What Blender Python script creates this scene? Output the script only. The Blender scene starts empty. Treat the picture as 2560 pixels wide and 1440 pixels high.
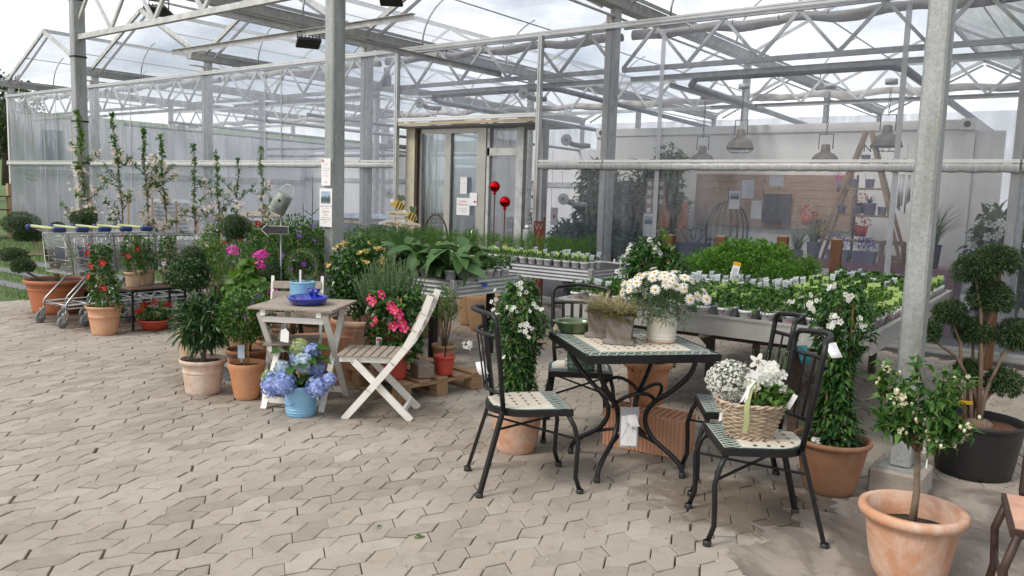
import bpy, math, random
import numpy as np
from mathutils import Vector, Matrix, Euler
R = math.radians
S = bpy.context.scene
COL = S.collection
# ------------------------------------------------------------------ camera
CAM_H = 1.55
cam = bpy.data.cameras.new('camera'); cam.sensor_width = 36; cam.lens = 28.32; cam.clip_end = 900; cam.clip_start = .05
camo = bpy.data.objects.new('camera', cam); COL.objects.link(camo); S.camera = camo
yaw, pitch, roll = R(37.183), R(6.564), R(1.831)
fw = Vector((-math.sin(yaw)*math.cos(pitch), math.cos(yaw)*math.cos(pitch), -math.sin(pitch)))
r0 = Vector((math.cos(yaw), math.sin(yaw), 0)); u0 = r0.cross(fw)
rr = r0*math.cos(roll)+u0*math.sin(roll); uu = -r0*math.sin(roll)+u0*math.cos(roll)
M = Matrix((rr, uu, -fw)).transposed().to_4x4(); M.translation = (0, 0, CAM_H)
camo.matrix_world = M
# ------------------------------------------------------------------ sky, sun, exposure
W = bpy.data.worlds.new('World'); S.world = W; W.use_nodes = True
wn = W.node_tree.nodes; wl = W.node_tree.links
for n in list(wn): wn.remove(n)
wo = wn.new('ShaderNodeOutputWorld'); wb = wn.new('ShaderNodeBackground'); wl.new(wb.outputs[0], wo.inputs[0])
sky = wn.new('ShaderNodeTexSky'); sky.sky_type = 'NISHITA'; sky.sun_disc = False
SUN_EL, SUN_AZ = R(48), R(200)     # sun behind the camera's left shoulder, veiled by cloud
sky.sun_elevation = SUN_EL; sky.sun_rotation = SUN_AZ
sky.air_density = 1.0; sky.dust_density = 2.0
tc = wn.new('ShaderNodeTexCoord'); mp = wn.new('ShaderNodeMapping'); mp.inputs['Scale'].default_value = (1.0, 1.0, 2.6)
nz = wn.new('ShaderNodeTexNoise'); nz.inputs['Scale'].default_value = 2.3; nz.inputs['Detail'].default_value = 7; nz.inputs['Roughness'].default_value = .58
cr = wn.new('ShaderNodeValToRGB'); cr.color_ramp.elements[0].position = .37; cr.color_ramp.elements[1].position = .55
cr.color_ramp.elements[0].color = (.16, .16, .16, 1); cr.color_ramp.elements[1].color = (1, 1, 1, 1)
mx = wn.new('ShaderNodeMix'); mx.data_type = 'RGBA'; mx.inputs['B'].default_value = (11.6, 11.6, 11.6, 1)   # bright cloud, same unit as the sky
wl.new(tc.outputs['Generated'], mp.inputs[0]); wl.new(mp.outputs[0], nz.inputs['Vector']); wl.new(nz.outputs['Fac'], cr.inputs[0])
wl.new(cr.outputs[0], mx.inputs['Factor']); wl.new(sky.outputs[0], mx.inputs['A']); wl.new(mx.outputs['Result'], wb.inputs[0])
wb.inputs[1].default_value = 0.10
sd = bpy.data.lights.new('sun', 'SUN'); sd.energy = 1.7; sd.angle = R(16); sd.color = (1, .93, .82)
so = bpy.data.objects.new('sun', sd); COL.objects.link(so)
sdir = Vector((math.sin(SUN_AZ)*math.cos(SUN_EL), math.cos(SUN_AZ)*math.cos(SUN_EL), math.sin(SUN_EL)))
so.rotation_euler = sdir.to_track_quat('Z', 'Y').to_euler(); so.location = (-8, -12, 16)
S.view_settings.view_transform = 'Standard'; S.view_settings.look = 'None'; S.view_settings.gamma = 1; S.view_settings.exposure = 0.34
S.render.engine = 'CYCLES'
S.cycles.use_denoising = True
S.cycles.transparent_max_bounces = 40; S.cycles.max_bounces = 7; S.cycles.diffuse_bounces = 3; S.cycles.glossy_bounces = 3; S.cycles.transmission_bounces = 4
S.cycles.caustics_reflective = False; S.cycles.caustics_refractive = False
# ------------------------------------------------------------------ helpers
def tag(o, label=None, cat=None, group=None, kind=None):
    if label: o['label'] = label
    if cat: o['category'] = cat
    if group: o['group'] = group
    if kind: o['kind'] = kind
    return o
def empty(name, loc=(0, 0, 0), rz=0, label=None, cat=None, group=None):
    o = bpy.data.objects.new(name, None); COL.objects.link(o); o.location = loc; o.rotation_euler = (0, 0, rz); o.empty_display_size = .05
    return tag(o, label, cat, group)
def inst(name, me, parent=None, loc=(0, 0, 0), rot=(0, 0, 0), sc=1):
    o = bpy.data.objects.new(name, me); COL.objects.link(o); o.parent = parent; o.location = loc; o.rotation_euler = rot
    o.scale = (sc, sc, sc) if isinstance(sc, (int, float)) else sc
    return o
def copy_tree(o, parent=None):
    c = o.copy(); COL.objects.link(c); c.parent = parent
    for ch in o.children: copy_tree(ch, c)
    return c
def rot2(x, y, a): return x*math.cos(a)-y*math.sin(a), x*math.sin(a)+y*math.cos(a)
class MB:
    """collects shapes, then makes ONE mesh object"""
    def __init__(s): s.v = []; s.f = []; s.m = []; s.sm = []
    def add(s, vs, fs, mi=0, sm=False):
        b = len(s.v); s.v += [tuple(v) for v in vs]
        for f in fs: s.f.append(tuple(i+b for i in f)); s.m.append(mi); s.sm.append(sm)
        return s
    def box(s, c, d, rz=0, mi=0, rot=None, bev=0):
        x, y, z = d[0]/2, d[1]/2, d[2]/2
        if bev:
            b = bev; vs = []
            for sz in (-1, 1):
                for sx, sy in ((-1, -1), (1, -1), (1, 1), (-1, 1)):
                    vs += [(sx*(x-b), sy*y, sz*(z-b)), (sx*x, sy*(y-b), sz*(z-b)), (sx*(x-b), sy*(y-b), sz*z)]
            fs = []
            I = lambda k, c_, t: (k*4+c_ % 4)*3+t
            for c_ in range(4):
                n = c_+1
                if c_ % 2 == 0:
                    fs.append((I(0, c_, 0), I(0, n, 0), I(1, n, 0), I(1, c_, 0)))
                    fs.append((I(1, c_, 0), I(1, n, 0), I(1, n, 2), I(1, c_, 2))); fs.append((I(0, n, 0), I(0, c_, 0), I(0, c_, 2), I(0, n, 2)))
                else:
                    fs.append((I(0, c_, 1), I(0, n, 1), I(1, n, 1), I(1, c_, 1)))
                    fs.append((I(1, c_, 1), I(1, n, 1), I(1, n, 2), I(1, c_, 2))); fs.append((I(0, n, 1), I(0, c_, 1), I(0, c_, 2), I(0, n, 2)))
                a, b_ = (0, 1) if c_ % 2 == 0 else (1, 0)
                fs.append((I(0, c_, a), I(0, c_, b_), I(1, c_, b_), I(1, c_, a))[::-1])
                fs.append((I(1, c_, 0), I(1, c_, 1), I(1, c_, 2))); fs.append((I(0, c_, 1), I(0, c_, 0), I(0, c_, 2)))
            fs.append(tuple(I(1, k, 2) for k in range(4))); fs.append(tuple(I(0, k, 2) for k in (3, 2, 1, 0)))
        else:
            vs = [(-x, -y, -z), (x, -y, -z), (x, y, -z), (-x, y, -z), (-x, -y, z), (x, -y, z), (x, y, z), (-x, y, z)]
            fs = [(0, 3, 2, 1), (4, 5, 6, 7), (0, 1, 5, 4), (1, 2, 6, 5), (2, 3, 7, 6), (3, 0, 4, 7)]
        Mx = rot if rot is not None else Matrix.Rotation(rz, 3, 'Z')
        return s.add([Mx @ Vector(v)+Vector(c) for v in vs], fs, mi)
    def bar(s, p0, p1, w, h, mi=0, up=(0, 0, 1), bev=0):
        p0 = Vector(p0); p1 = Vector(p1); d = p1-p0; L = d.length; d.normalize()
        up = Vector(up)
        if abs(d.dot(up)) > .98: up = Vector((0, 1, 0))
        y = up.cross(d).normalized(); z = d.cross(y)
        return s.box((p0+p1)/2, (L, w, h), mi=mi, rot=Matrix((d, y, z)).transposed(), bev=bev)
    def tube(s, path, r, n=8, mi=0, sm=True, closed=False, caps=True):
        P = [Vector(p) for p in path]; k = len(P); rs = r if isinstance(r, (list, tuple)) else [r]*k
        vs = []; prev = None
        for i in range(k):
            a = P[i-1] if (i > 0 or closed) else P[i]; b = P[(i+1) % k] if (i < k-1 or closed) else P[i]
            t = (b-a); t = t.normalized() if t.length > 1e-9 else Vector((0, 0, 1))
            if prev is None:
                nrm = t.orthogonal().normalized()
            else:
                nrm = prev-t*prev.dot(t)
                nrm = nrm.normalized() if nrm.length > 1e-6 else t.orthogonal().normalized()
            prev = nrm; bn = t.cross(nrm)
            for j in range(n):
                a_ = 2*math.pi*j/n; vs.append(P[i]+(nrm*math.cos(a_)+bn*math.sin(a_))*rs[i])
        fs = []
        for i in range(k if closed else k-1):
            i2 = (i+1) % k
            for j in range(n):
                j2 = (j+1) % n; fs.append((i*n+j, i*n+j2, i2*n+j2, i2*n+j))
        s.add(vs, fs, mi, sm)
        if caps and not closed:
            b = len(s.v)-k*n
            s.f.append(tuple(b+j for j in range(n))[::-1]); s.m.append(mi); s.sm.append(False)
            s.f.append(tuple(b+(k-1)*n+j for j in range(n))); s.m.append(mi); s.sm.append(False)
        return s
    def lathe(s, prof, n=28, mi=0, c=(0, 0, 0), sm=True, sx=1, sy=1, seg=None):
        k = len(prof); vs = []
        for r_, z in prof:
            for j in range(n):
                a = 2*math.pi*j/n; vs.append((c[0]+r_*math.cos(a)*sx, c[1]+r_*math.sin(a)*sy, c[2]+z))
        fs = []
        for i in range(k-1):
            for j in range(n):
                j2 = (j+1) % n; fs.append((i*n+j, i*n+j2, (i+1)*n+j2, (i+1)*n+j))
        return s.add(vs, fs, mi, sm)
    def disc(s, r_, z, n=28, mi=0, c=(0, 0, 0), sx=1, sy=1, flip=False):
        vs = [(c[0]+r_*math.cos(2*math.pi*j/n)*sx, c[1]+r_*math.sin(2*math.pi*j/n)*sy, c[2]+z) for j in range(n)]
        f = tuple(range(n)); return s.add(vs, [f[::-1] if flip else f], mi)
    def prism(s, pts, z0, z1, mi=0):
        n = len(pts); vs = [(p[0], p[1], z0) for p in pts]+[(p[0], p[1], z1) for p in pts]
        fs = [tuple(range(n))[::-1], tuple(range(n, 2*n))]+[(i, (i+1) % n, n+(i+1) % n, n+i) for i in range(n)]
        return s.add(vs, fs, mi)
    def slab(s, pts, Mx, t, mi=0):
        """outline pts (x,y) extruded by t along z, then moved by matrix Mx"""
        n = len(pts); vs = [Mx @ Vector((p[0], p[1], -t/2)) for p in pts]+[Mx @ Vector((p[0], p[1], t/2)) for p in pts]
        fs = [tuple(range(n))[::-1], tuple(range(n, 2*n))]+[(i, (i+1) % n, n+(i+1) % n, n+i) for i in range(n)]
        return s.add(vs, fs, mi)
    def ball(s, c, r_, n=10, m=7, mi=0, sc=(1, 1, 1)):
        vs = [(c[0], c[1], c[2]+r_*sc[2])]
        for i in range(1, m):
            t = math.pi*i/m
            for j in range(n):
                a = 2*math.pi*j/n
                vs.append((c[0]+r_*math.sin(t)*math.cos(a)*sc[0], c[1]+r_*math.sin(t)*math.sin(a)*sc[1], c[2]+r_*math.cos(t)*sc[2]))
        vs.append((c[0], c[1], c[2]-r_*sc[2])); fs = []
        for j in range(n):
            j2 = (j+1) % n; fs.append((0, 1+j, 1+j2))
            for i in range(m-2): fs.append((1+i*n+j, 1+(i+1)*n+j, 1+(i+1)*n+j2, 1+i*n+j2))
            fs.append((len(vs)-1, 1+(m-2)*n+j2, 1+(m-2)*n+j))
        return s.add(vs, fs, mi, True)
    def arr(s, V, F, mi=0, sm=False):
        """numpy verts (n,3) and faces (m,k)"""
        b = len(s.v); s.v += [tuple(x) for x in V.tolist()]; F = (F+b).tolist()
        s.f += [tuple(x) for x in F]; s.m += [mi]*len(F); s.sm += [sm]*len(F)
        return s
    def mesh(s, name, mats):
        me = bpy.data.meshes.new(name); me.from_pydata(s.v, [], s.f)
        for m_ in (mats if isinstance(mats, (list, tuple)) else [mats]): me.materials.append(m_)
        me.polygons.foreach_set('material_index', s.m); me.polygons.foreach_set('use_smooth', s.sm); me.update()
        return me
    def build(s, name, mats, parent=None, loc=(0, 0, 0), rot=(0, 0, 0)):
        return inst(name, s.mesh(name, mats), parent, loc, rot)
# ---- leaves: numpy clouds of small folded faces
def unit(a): return a/np.maximum(np.linalg.norm(a, axis=-1, keepdims=True), 1e-9)
def leaf_geo(pos, d, L, Wd, rng, fold=.25, droop=.25, roll=None, long=False):
    n = len(pos); L = np.broadcast_to(np.asarray(L, float), (n,)); Wd = np.broadcast_to(np.asarray(Wd, float), (n,))
    d = unit(d); upv = np.tile([0, 0, 1.], (n, 1))+rng.normal(0, .35 if roll is None else roll, (n, 3))
    side = unit(np.cross(d, upv)); nr = unit(np.cross(side, d))
    L = L[:, None]; Wd = Wd[:, None]
    if not long:
        t1 = pos+d*L*.48+nr*(L*.05); tip = pos+d*L-nr*(L*droop)
        l = t1-side*Wd*.5+nr*Wd*fold; r_ = t1+side*Wd*.5+nr*Wd*fold
        V = np.stack([pos, l, t1, r_, tip], 1).reshape(-1, 3)
        F = np.array([[0, 2, 1], [0, 3, 2], [1, 2, 4], [2, 3, 4]])
        k = 5
    else:
        a = pos+d*L*.3+nr*L*.04; b = pos+d*L*.68-nr*L*droop*.35; tip = pos+d*L-nr*L*droop
        V = np.stack([pos, a-side*Wd*.5+nr*Wd*fold, a, a+side*Wd*.5+nr*Wd*fold, b-side*Wd*.42+nr*Wd*fold, b, b+side*Wd*.42+nr*Wd*fold, tip], 1).reshape(-1, 3)
        F = np.array([[0, 2, 1], [0, 3, 2], [1, 2, 5], [1, 5, 4], [2, 3, 6], [2, 6, 5], [4, 5, 7], [5, 6, 7]]); k = 8
    F = (F[None]+np.arange(n)[:, None, None]*k).reshape(-1, 3)
    return V, F
def sph(rng, n):
    return unit(rng.normal(0, 1, (n, 3)))
def crown_pts(rng, n, c, rad, shell=.55, lumps=7, lump=.22):
    """points through an uneven ellipsoid; returns positions and outward directions"""
    d = sph(rng, n); lc = sph(rng, lumps); amp = rng.uniform(-lump, lump, lumps)
    g = 1+(np.exp(-(1-d@lc.T)*5)*amp).sum(1)
    rads = (shell+(1-shell)*rng.random(n)**.6)*g
    return np.array(c)+d*rads[:, None]*np.array(rad), d
def leafball(mb, rng, n, c, rad, L, Wd, mi=0, shell=.55, out=.6, up=.25, rnd=.7, lumps=7, lump=.22, droop=.25, long=False, fold=.25, cut=None):
    p, d = crown_pts(rng, n, c, rad, shell, lumps, lump)
    if cut is not None:
        k = p[:, 2] > cut; p = p[k]; d = d[k]; n = len(p)
    dd = d*out+np.array([0, 0, up])+rng.normal(0, rnd, (n, 3))
    V, F = leaf_geo(p, dd, L*rng.uniform(.65, 1.2, n), Wd*rng.uniform(.7, 1.15, n), rng, fold, droop, long=long)
    mb.arr(V, F, mi); return p
def blades(mb, rng, n, c, spread, h, w, mi=0, lean=.5, seg=4, base=.02):
    """arching grass blades"""
    for i in range(n):
        a = rng.uniform(0, 2*math.pi); ln = lean*rng.uniform(.3, 1.2); hh = h*rng.uniform(.6, 1.1); b = base*rng.random()
        p0 = np.array(c)+np.array([math.cos(a)*b, math.sin(a)*b, 0]); dr = np.array([math.cos(a), math.sin(a), 0]); sd_ = np.array([-math.sin(a), math.cos(a), 0])
        vs = []
        for k in range(seg+1):
            t = k/seg; p = p0+dr*spread*ln*t**1.8+np.array([0, 0, hh*(t-.45*ln*t**2.4)]); ww = w*(1-t)**.7+.0003
            vs += [p-sd_*ww, p+sd_*ww]
        mb.add(vs, [(2*k, 2*k+1, 2*k+3, 2*k+2) for k in range(seg)], mi)
# ---- text as flat mesh
_tcache = {}
def text_mesh(txt, size, mat, align='CENTER', shear=0.0):
    key = (txt, size, mat.name, align, shear)
    if key in _tcache: return _tcache[key]
    cu = bpy.data.curves.new('text', 'FONT'); cu.body = txt; cu.size = size; cu.align_x = align; cu.align_y = 'CENTER'; cu.shear = shear; cu.resolution_u = 2
    o = bpy.data.objects.new('text', cu); COL.objects.link(o)
    dg = bpy.context.evaluated_depsgraph_get(); me = bpy.data.meshes.new_from_object(o.evaluated_get(dg)); me.name = 'lettering'
    bpy.data.objects.remove(o); bpy.data.curves.remove(cu)
    me.materials.clear(); me.materials.append(mat)
    _tcache[key] = me; return me
# ------------------------------------------------------------------ materials
def newmat(name):
    m = bpy.data.materials.new(name); m.use_nodes = True; nt = m.node_tree
    b = nt.nodes['Principled BSDF']; return m, nt, b
def N(nt, t, **kw):
    n = nt.nodes.new(t)
    for k, v in kw.items():
        if k in n.inputs: n.inputs[k].default_value = v
        else: setattr(n, k, v)
    return n
def ramp(nt, fac, stops):
    r_ = nt.nodes.new('ShaderNodeValToRGB'); e = r_.color_ramp.elements
    while len(e) < len(stops): e.new(.5)
    for i, (p, c) in enumerate(stops): e[i].position = p; e[i].color = (*c, 1)
    nt.links.new(fac, r_.inputs[0]); return r_.outputs[0]
def mul(c, k): return tuple(min(1, x*k) for x in c)
def mat(name, col, rough=.6, metal=0, var=.15, scale=12, bump=0, bscale=60, spec=.5, coords='Object', coat=0, streak=False):
    m, nt, b = newmat(name); L = nt.links
    t = N(nt, 'ShaderNodeTexCoord'); n1 = N(nt, 'ShaderNodeTexNoise', Scale=scale, Detail=5, Roughness=.6)
    vec = t.outputs[coords]
    if streak:
        mpn = N(nt, 'ShaderNodeMapping'); mpn.inputs['Scale'].default_value = streak; L.new(vec, mpn.inputs[0]); vec = mpn.outputs[0]
    L.new(vec, n1.inputs['Vector'])
    L.new(ramp(nt, n1.outputs['Fac'], [(.3, mul(col, 1-var)), (.72, mul(col, 1+var))]), b.inputs['Base Color'])
    b.inputs['Roughness'].default_value = rough; b.inputs['Metallic'].default_value = metal; b.inputs['Specular IOR Level'].default_value = spec
    if coat: b.inputs['Coat Weight'].default_value = coat; b.inputs['Coat Roughness'].default_value = .08
    if bump:
        n2 = N(nt, 'ShaderNodeTexNoise', Scale=bscale, Detail=4); L.new(vec, n2.inputs['Vector'])
        bp = N(nt, 'ShaderNodeBump', Strength=bump, Distance=.004); L.new(n2.outputs['Fac'], bp.inputs['Height']); L.new(bp.outputs[0], b.inputs['Normal'])
    return m
def leafmat(name, dark, mid, light, rough=.42, trans=.3, spec=.4, rare=None):
    m, nt, b = newmat(name); L = nt.links
    g = N(nt, 'ShaderNodeNewGeometry')
    if 'leaf' in name or 'needle' in name: dark, mid, light = [(c[0]*.92, c[1]*1.10, c[2]*.95) for c in (dark, mid, light)]
    stops = [(0, dark), (.5, mid), (.93, light)]
    if rare: stops += [(.97, rare)]
    c = ramp(nt, g.outputs['Random Per Island'], stops)
    L.new(c, b.inputs['Base Color']); b.inputs['Roughness'].default_value = rough; b.inputs['Specular IOR Level'].default_value = spec
    tr = N(nt, 'ShaderNodeBsdfTranslucent'); hs = N(nt, 'ShaderNodeHueSaturation', Saturation=1.15, Value=1.5); hs.inputs['Hue'].default_value = .485
    L.new(c, hs.inputs['Color']); L.new(hs.outputs[0], tr.inputs[0])
    ms = N(nt, 'ShaderNodeMixShader'); ms.inputs[0].default_value = trans
    L.new(b.outputs[0], ms.inputs[1]); L.new(tr.outputs[0], ms.inputs[2]); L.new(ms.outputs[0], nt.nodes['Material Output'].inputs[0])
    return m
def filmmat(name, haze=.16, tint=(.97, .985, 1), hazecol=(.78, .84, .95), scale=1.0, streak=(1, 1, .12), gloss=1.0, bump=.25):
    m, nt, b = newmat(name); nt.nodes.remove(b); L = nt.links
    t = N(nt, 'ShaderNodeTexCoord'); mpn = N(nt, 'ShaderNodeMapping'); mpn.inputs['Scale'].default_value = streak
    L.new(t.outputs['Object'], mpn.inputs[0])
    n1 = N(nt, 'ShaderNodeTexNoise', Scale=3.0*scale, Detail=6, Roughness=.65, Distortion=.6); L.new(mpn.outputs[0], n1.inputs['Vector'])
    n2 = N(nt, 'ShaderNodeTexNoise', Scale=9*scale, Detail=3); L.new(mpn.outputs[0], n2.inputs['Vector'])
    mr = N(nt, 'ShaderNodeMapRange'); mr.inputs['From Min'].default_value = .3; mr.inputs['From Max'].default_value = .75
    mr.inputs['To Min'].default_value = haze*.55; mr.inputs['To Max'].default_value = haze*1.7; L.new(n1.outputs['Fac'], mr.inputs['Value'])
    tr = N(nt, 'ShaderNodeBsdfTransparent'); tr.inputs[0].default_value = (*tint, 1)
    df = N(nt, 'ShaderNodeBsdfDiffuse'); df.inputs[0].default_value = (*hazecol, 1)
    tl = N(nt, 'ShaderNodeBsdfTranslucent'); tl.inputs[0].default_value = (*hazecol, 1)
    m0 = N(nt, 'ShaderNodeMixShader'); m0.inputs[0].default_value = .5; L.new(df.outputs[0], m0.inputs[1]); L.new(tl.outputs[0], m0.inputs[2])
    m1 = N(nt, 'ShaderNodeMixShader'); L.new(mr.outputs[0], m1.inputs[0]); L.new(tr.outputs[0], m1.inputs[1]); L.new(m0.outputs[0], m1.inputs[2])
    bp = N(nt, 'ShaderNodeBump', Strength=bump, Distance=.05); L.new(n2.outputs['Fac'], bp.inputs['Height'])
    gl = N(nt, 'ShaderNodeBsdfGlossy', Roughness=.12); L.new(bp.outputs[0], gl.inputs['Normal'])
    fr = N(nt, 'ShaderNodeFresnel', IOR=1.45); L.new(bp.outputs[0], fr.inputs['Normal'])
    mm = N(nt, 'ShaderNodeMath', operation='MULTIPLY'); mm.inputs[1].default_value = 1.5*gloss; L.new(fr.outputs[0], mm.inputs[0])
    m2 = N(nt, 'ShaderNodeMixShader'); L.new(mm.outputs[0], m2.inputs[0]); L.new(m1.outputs[0], m2.inputs[1]); L.new(gl.outputs[0], m2.inputs[2])
    L.new(m2.outputs[0], nt.nodes['Material Output'].inputs[0]); return m
def terracotta(name, a, b_, c, amt=.5, stops=(.4, .65), rough=.85):
    """clay: body colour a-b with lime bloom c in patches"""
    m, nt, b = newmat(name); L = nt.links
    t = N(nt, 'ShaderNodeTexCoord'); n1 = N(nt, 'ShaderNodeTexNoise', Scale=7, Detail=6, Roughness=.65); L.new(t.outputs['Object'], n1.inputs['Vector'])
    n2 = N(nt, 'ShaderNodeTexNoise', Scale=3.2, Detail=8, Roughness=.7, Distortion=.7); L.new(t.outputs['Object'], n2.inputs['Vector'])
    c1 = ramp(nt, n1.outputs['Fac'], [(.3, a), (.7, b_)]); f = ramp(nt, n2.outputs['Fac'], [(stops[0], (0, 0, 0)), (stops[1], (amt, amt, amt))])
    mxn = N(nt, 'ShaderNodeMix', data_type='RGBA'); mxn.inputs['B'].default_value = (*c, 1); L.new(f, mxn.inputs['Factor']); L.new(c1, mxn.inputs['A'])
    L.new(mxn.outputs['Result'], b.inputs['Base Color']); b.inputs['Roughness'].default_value = rough; b.inputs['Specular IOR Level'].default_value = .25
    n3 = N(nt, 'ShaderNodeTexNoise', Scale=90, Detail=3); L.new(t.outputs['Object'], n3.inputs['Vector'])
    bp = N(nt, 'ShaderNodeBump', Strength=.18, Distance=.004); L.new(n3.outputs['Fac'], bp.inputs['Height']); L.new(bp.outputs[0], b.inputs['Normal'])
    return m
def spangle(name):
    m, nt, b = newmat(name); L = nt.links; t = N(nt, 'ShaderNodeTexCoord'); v = N(nt, 'ShaderNodeTexVoronoi', Scale=85.0); L.new(t.outputs['Object'], v.inputs['Vector'])
    n1 = N(nt, 'ShaderNodeTexNoise', Scale=2.2, Detail=7, Roughness=.7); mp_ = N(nt, 'ShaderNodeMapping'); mp_.inputs['Scale'].default_value = (3, 3, .5); L.new(t.outputs['Object'], mp_.inputs[0]); L.new(mp_.outputs[0], n1.inputs['Vector'])
    a = ramp(nt, v.outputs['Color'], [(.1, (.33, .35, .35)), (.5, (.38, .40, .40)), (.9, (.44, .46, .455))]); c = ramp(nt, n1.outputs['Fac'], [(.34, (.66, .68, .62)), (.55, (1, 1, 1))])
    x = N(nt, 'ShaderNodeMix', data_type='RGBA', blend_type='MULTIPLY'); x.inputs['Factor'].default_value = 1; L.new(a, x.inputs['A']); L.new(c, x.inputs['B']); L.new(x.outputs['Result'], b.inputs['Base Color'])
    b.inputs['Metallic'].default_value = .45; L.new(ramp(nt, v.outputs['Color'], [(0, (.38,)*3), (1, (.6,)*3)]), b.inputs['Roughness']); return m
MT = {}
MT['galv'] = mat('galvanised_steel', (.53, .545, .54), .5, .12, .25, 9, .06, 30)
MT['spangle'] = spangle('spangled_steel')
MT['galv_dark'] = mat('old_galvanised_steel', (.44, .455, .455), .5, .15, .2, 5, .05, 30)
MT['alu'] = mat('aluminium', (.62, .63, .63), .33, .8, .1, 6, .03, 40)
MT['alu_bright'] = mat('bright_aluminium', (.74, .74, .73), .3, .75, .08, 4, .03, 40)
MT['black'] = mat('black_metal', (.010, .010, .0115), .42, .2, .3, 30, .05, 120)
MT['black_pl'] = mat('black_plastic', (.014, .014, .015), .5, 0, .2, 20)
MT['white'] = mat('white_paint', (.78, .76, .71), .5, 0, .07, 8, .06, 80)
MT['whitepl'] = mat('white_plastic', (.80, .81, .82), .38, 0, .05, 8)
MT['paper'] = mat('paper', (.80, .80, .81), .7, 0, .03, 4)
MT['pipe'] = mat('grey_pipe', (.23, .25, .28), .45, .3, .2, 6)
MT['cloth'] = mat('rolled_shade_cloth', (.52, .49, .46), .8, 0, .15, 5, .4, 9)
MT['filmroll'] = mat('rolled_film', (.50, .51, .52), .3, 0, .22, 5, .6, 7, streak=(6, 1, .6))
MT['glass'] = filmmat('door_glass', .03, (.86, .93, .96), (.7, .8, .85), gloss=1.3, bump=.02)
MT['film'] = filmmat('clear_film', .105, (.95, .97, 1), (.60, .69, .92), gloss=1.2, bump=.5)
MT['reflfilm'] = filmmat('film_painted_reflection', .24, (.94, .96, 1), (.68, .75, .92), gloss=1.2, bump=.5)  # extra haze colour stands in for reflections on the left-hand panels
MT['halfhazy'] = filmmat('door_film', .34, (.92, .95, 1), (.70, .72, .76), gloss=1.0)
MT['rooffilm'] = filmmat('roof_film', .10, (.97, .98, 1), (.86, .88, .93), gloss=.5, bump=.2, streak=(1, .15, 1))
MT['hazy'] = filmmat('cloudy_film', .62, (.95, .96, 1), (.78, .80, .84), gloss=.7)
MT['soil'] = mat('soil', (.035, .022, .014), .95, 0, .5, 60, .8, 90)
MT['bark_red'] = mat('bark_mulch', (.12, .05, .025), .95, 0, .5, 70, .8, 90)
MT['red_print'] = mat('red_print', (.50, .03, .09), .6, 0, .1)
MT['black_print'] = mat('dark_print', (.03, .03, .035), .6, 0, .1)
MT['grey_print'] = mat('grey_print', (.22, .22, .24), .6, 0, .1)
TC = terracotta('orange_terracotta', (.45, .19, .085), (.55, .26, .125), (.62, .42, .30), .5)
MT['terra'] = terracotta('terracotta', (.47, .23, .135), (.57, .32, .20), (.68, .55, .46), .85, (.40, .62))
MT['terra_light'] = terracotta('pale_terracotta', (.55, .27, .15), (.62, .34, .20), (.70, .52, .40), .55)
MT['terra_white'] = terracotta('lime_bloomed_terracotta', (.47, .28, .19), (.55, .36, .26), (.66, .58, .51), .95, (.34, .58))
MT['terra_deep'] = terracotta('brown_terracotta', (.22, .10, .055), (.29, .15, .085), (.34, .22, .15), .5)
MT['beige'] = terracotta('sand_clay', (.42, .29, .19), (.50, .36, .25), (.58, .46, .35), .5)
MT['brownclay'] = terracotta('brown_clay', (.33, .20, .11), (.39, .25, .15), (.45, .33, .22), .5)
MT['redpl'] = mat('red_plastic', (.52, .07, .045), .4, 0, .12, 9)
MT['coral'] = mat('coral_plastic', (.62, .10, .08), .42, 0, .08, 9)
MT['brownpl'] = mat('terracotta_plastic', (.44, .15, .07), .45, 0, .08, 6)
MT['bluepot'] = mat('light_blue_glaze', (.22, .45, .66), .3, 0, .1, 8, coat=.4)
MT['cobalt'] = mat('cobalt_glaze', (.008, .022, .30), .1, 0, .25, 8, coat=1.0)
MT['greenglaze'] = mat('olive_green_glaze', (.07, .12, .045), .25, 0, .35, 6, coat=.7)
MT['greenpot'] = mat('sea_green_glaze', (.10, .19, .135), .25, 0, .2, 8, coat=.6)
MT['greywood'] = mat('weathered_grey_wood', (.30, .255, .21), .75, 0, .22, 14, .3, 40, streak=(2, 2, 2))
MT['palletwood'] = mat('pallet_wood', (.36, .23, .125), .8, 0, .35, 10, .4, 40, streak=(1, 6, 6))
MT['brownwood'] = mat('brown_treated_wood', (.11, .045, .016), .6, 0, .45, 10, .3, 40, streak=(5, 5, .6))
MT['plank'] = mat('plank_wood', (.34, .235, .165), .8, 0, .25, 8, .2, 30, streak=(.7, 5, 5))
MT['ladderwood'] = mat('pale_wood', (.42, .29, .18), .7, 0, .2, 12)
MT['stone'] = mat('grey_stone', (.27, .22, .18), .9, 0, .3, 25, .6, 60)
MT['concrete'] = mat('concrete', (.33, .29, .25), .9, 0, .25, 9, .4, 60)
MT['bamboo'] = mat('bamboo', (.42, .27, .10), .6, 0, .25, 20)
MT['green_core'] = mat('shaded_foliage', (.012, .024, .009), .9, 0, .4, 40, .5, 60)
MT['twig'] = mat('dark_bark', (.075, .052, .04), .85, 0, .35, 30, .5, 80)
MT['barkgrey'] = mat('grey_bark', (.20, .15, .105), .85, 0, .35, 25, .6, 60)
MT['barkbrown'] = mat('brown_bark', (.19, .135, .095), .85, 0, .35, 25, .7, 60, streak=(1, 1, .25))
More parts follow.
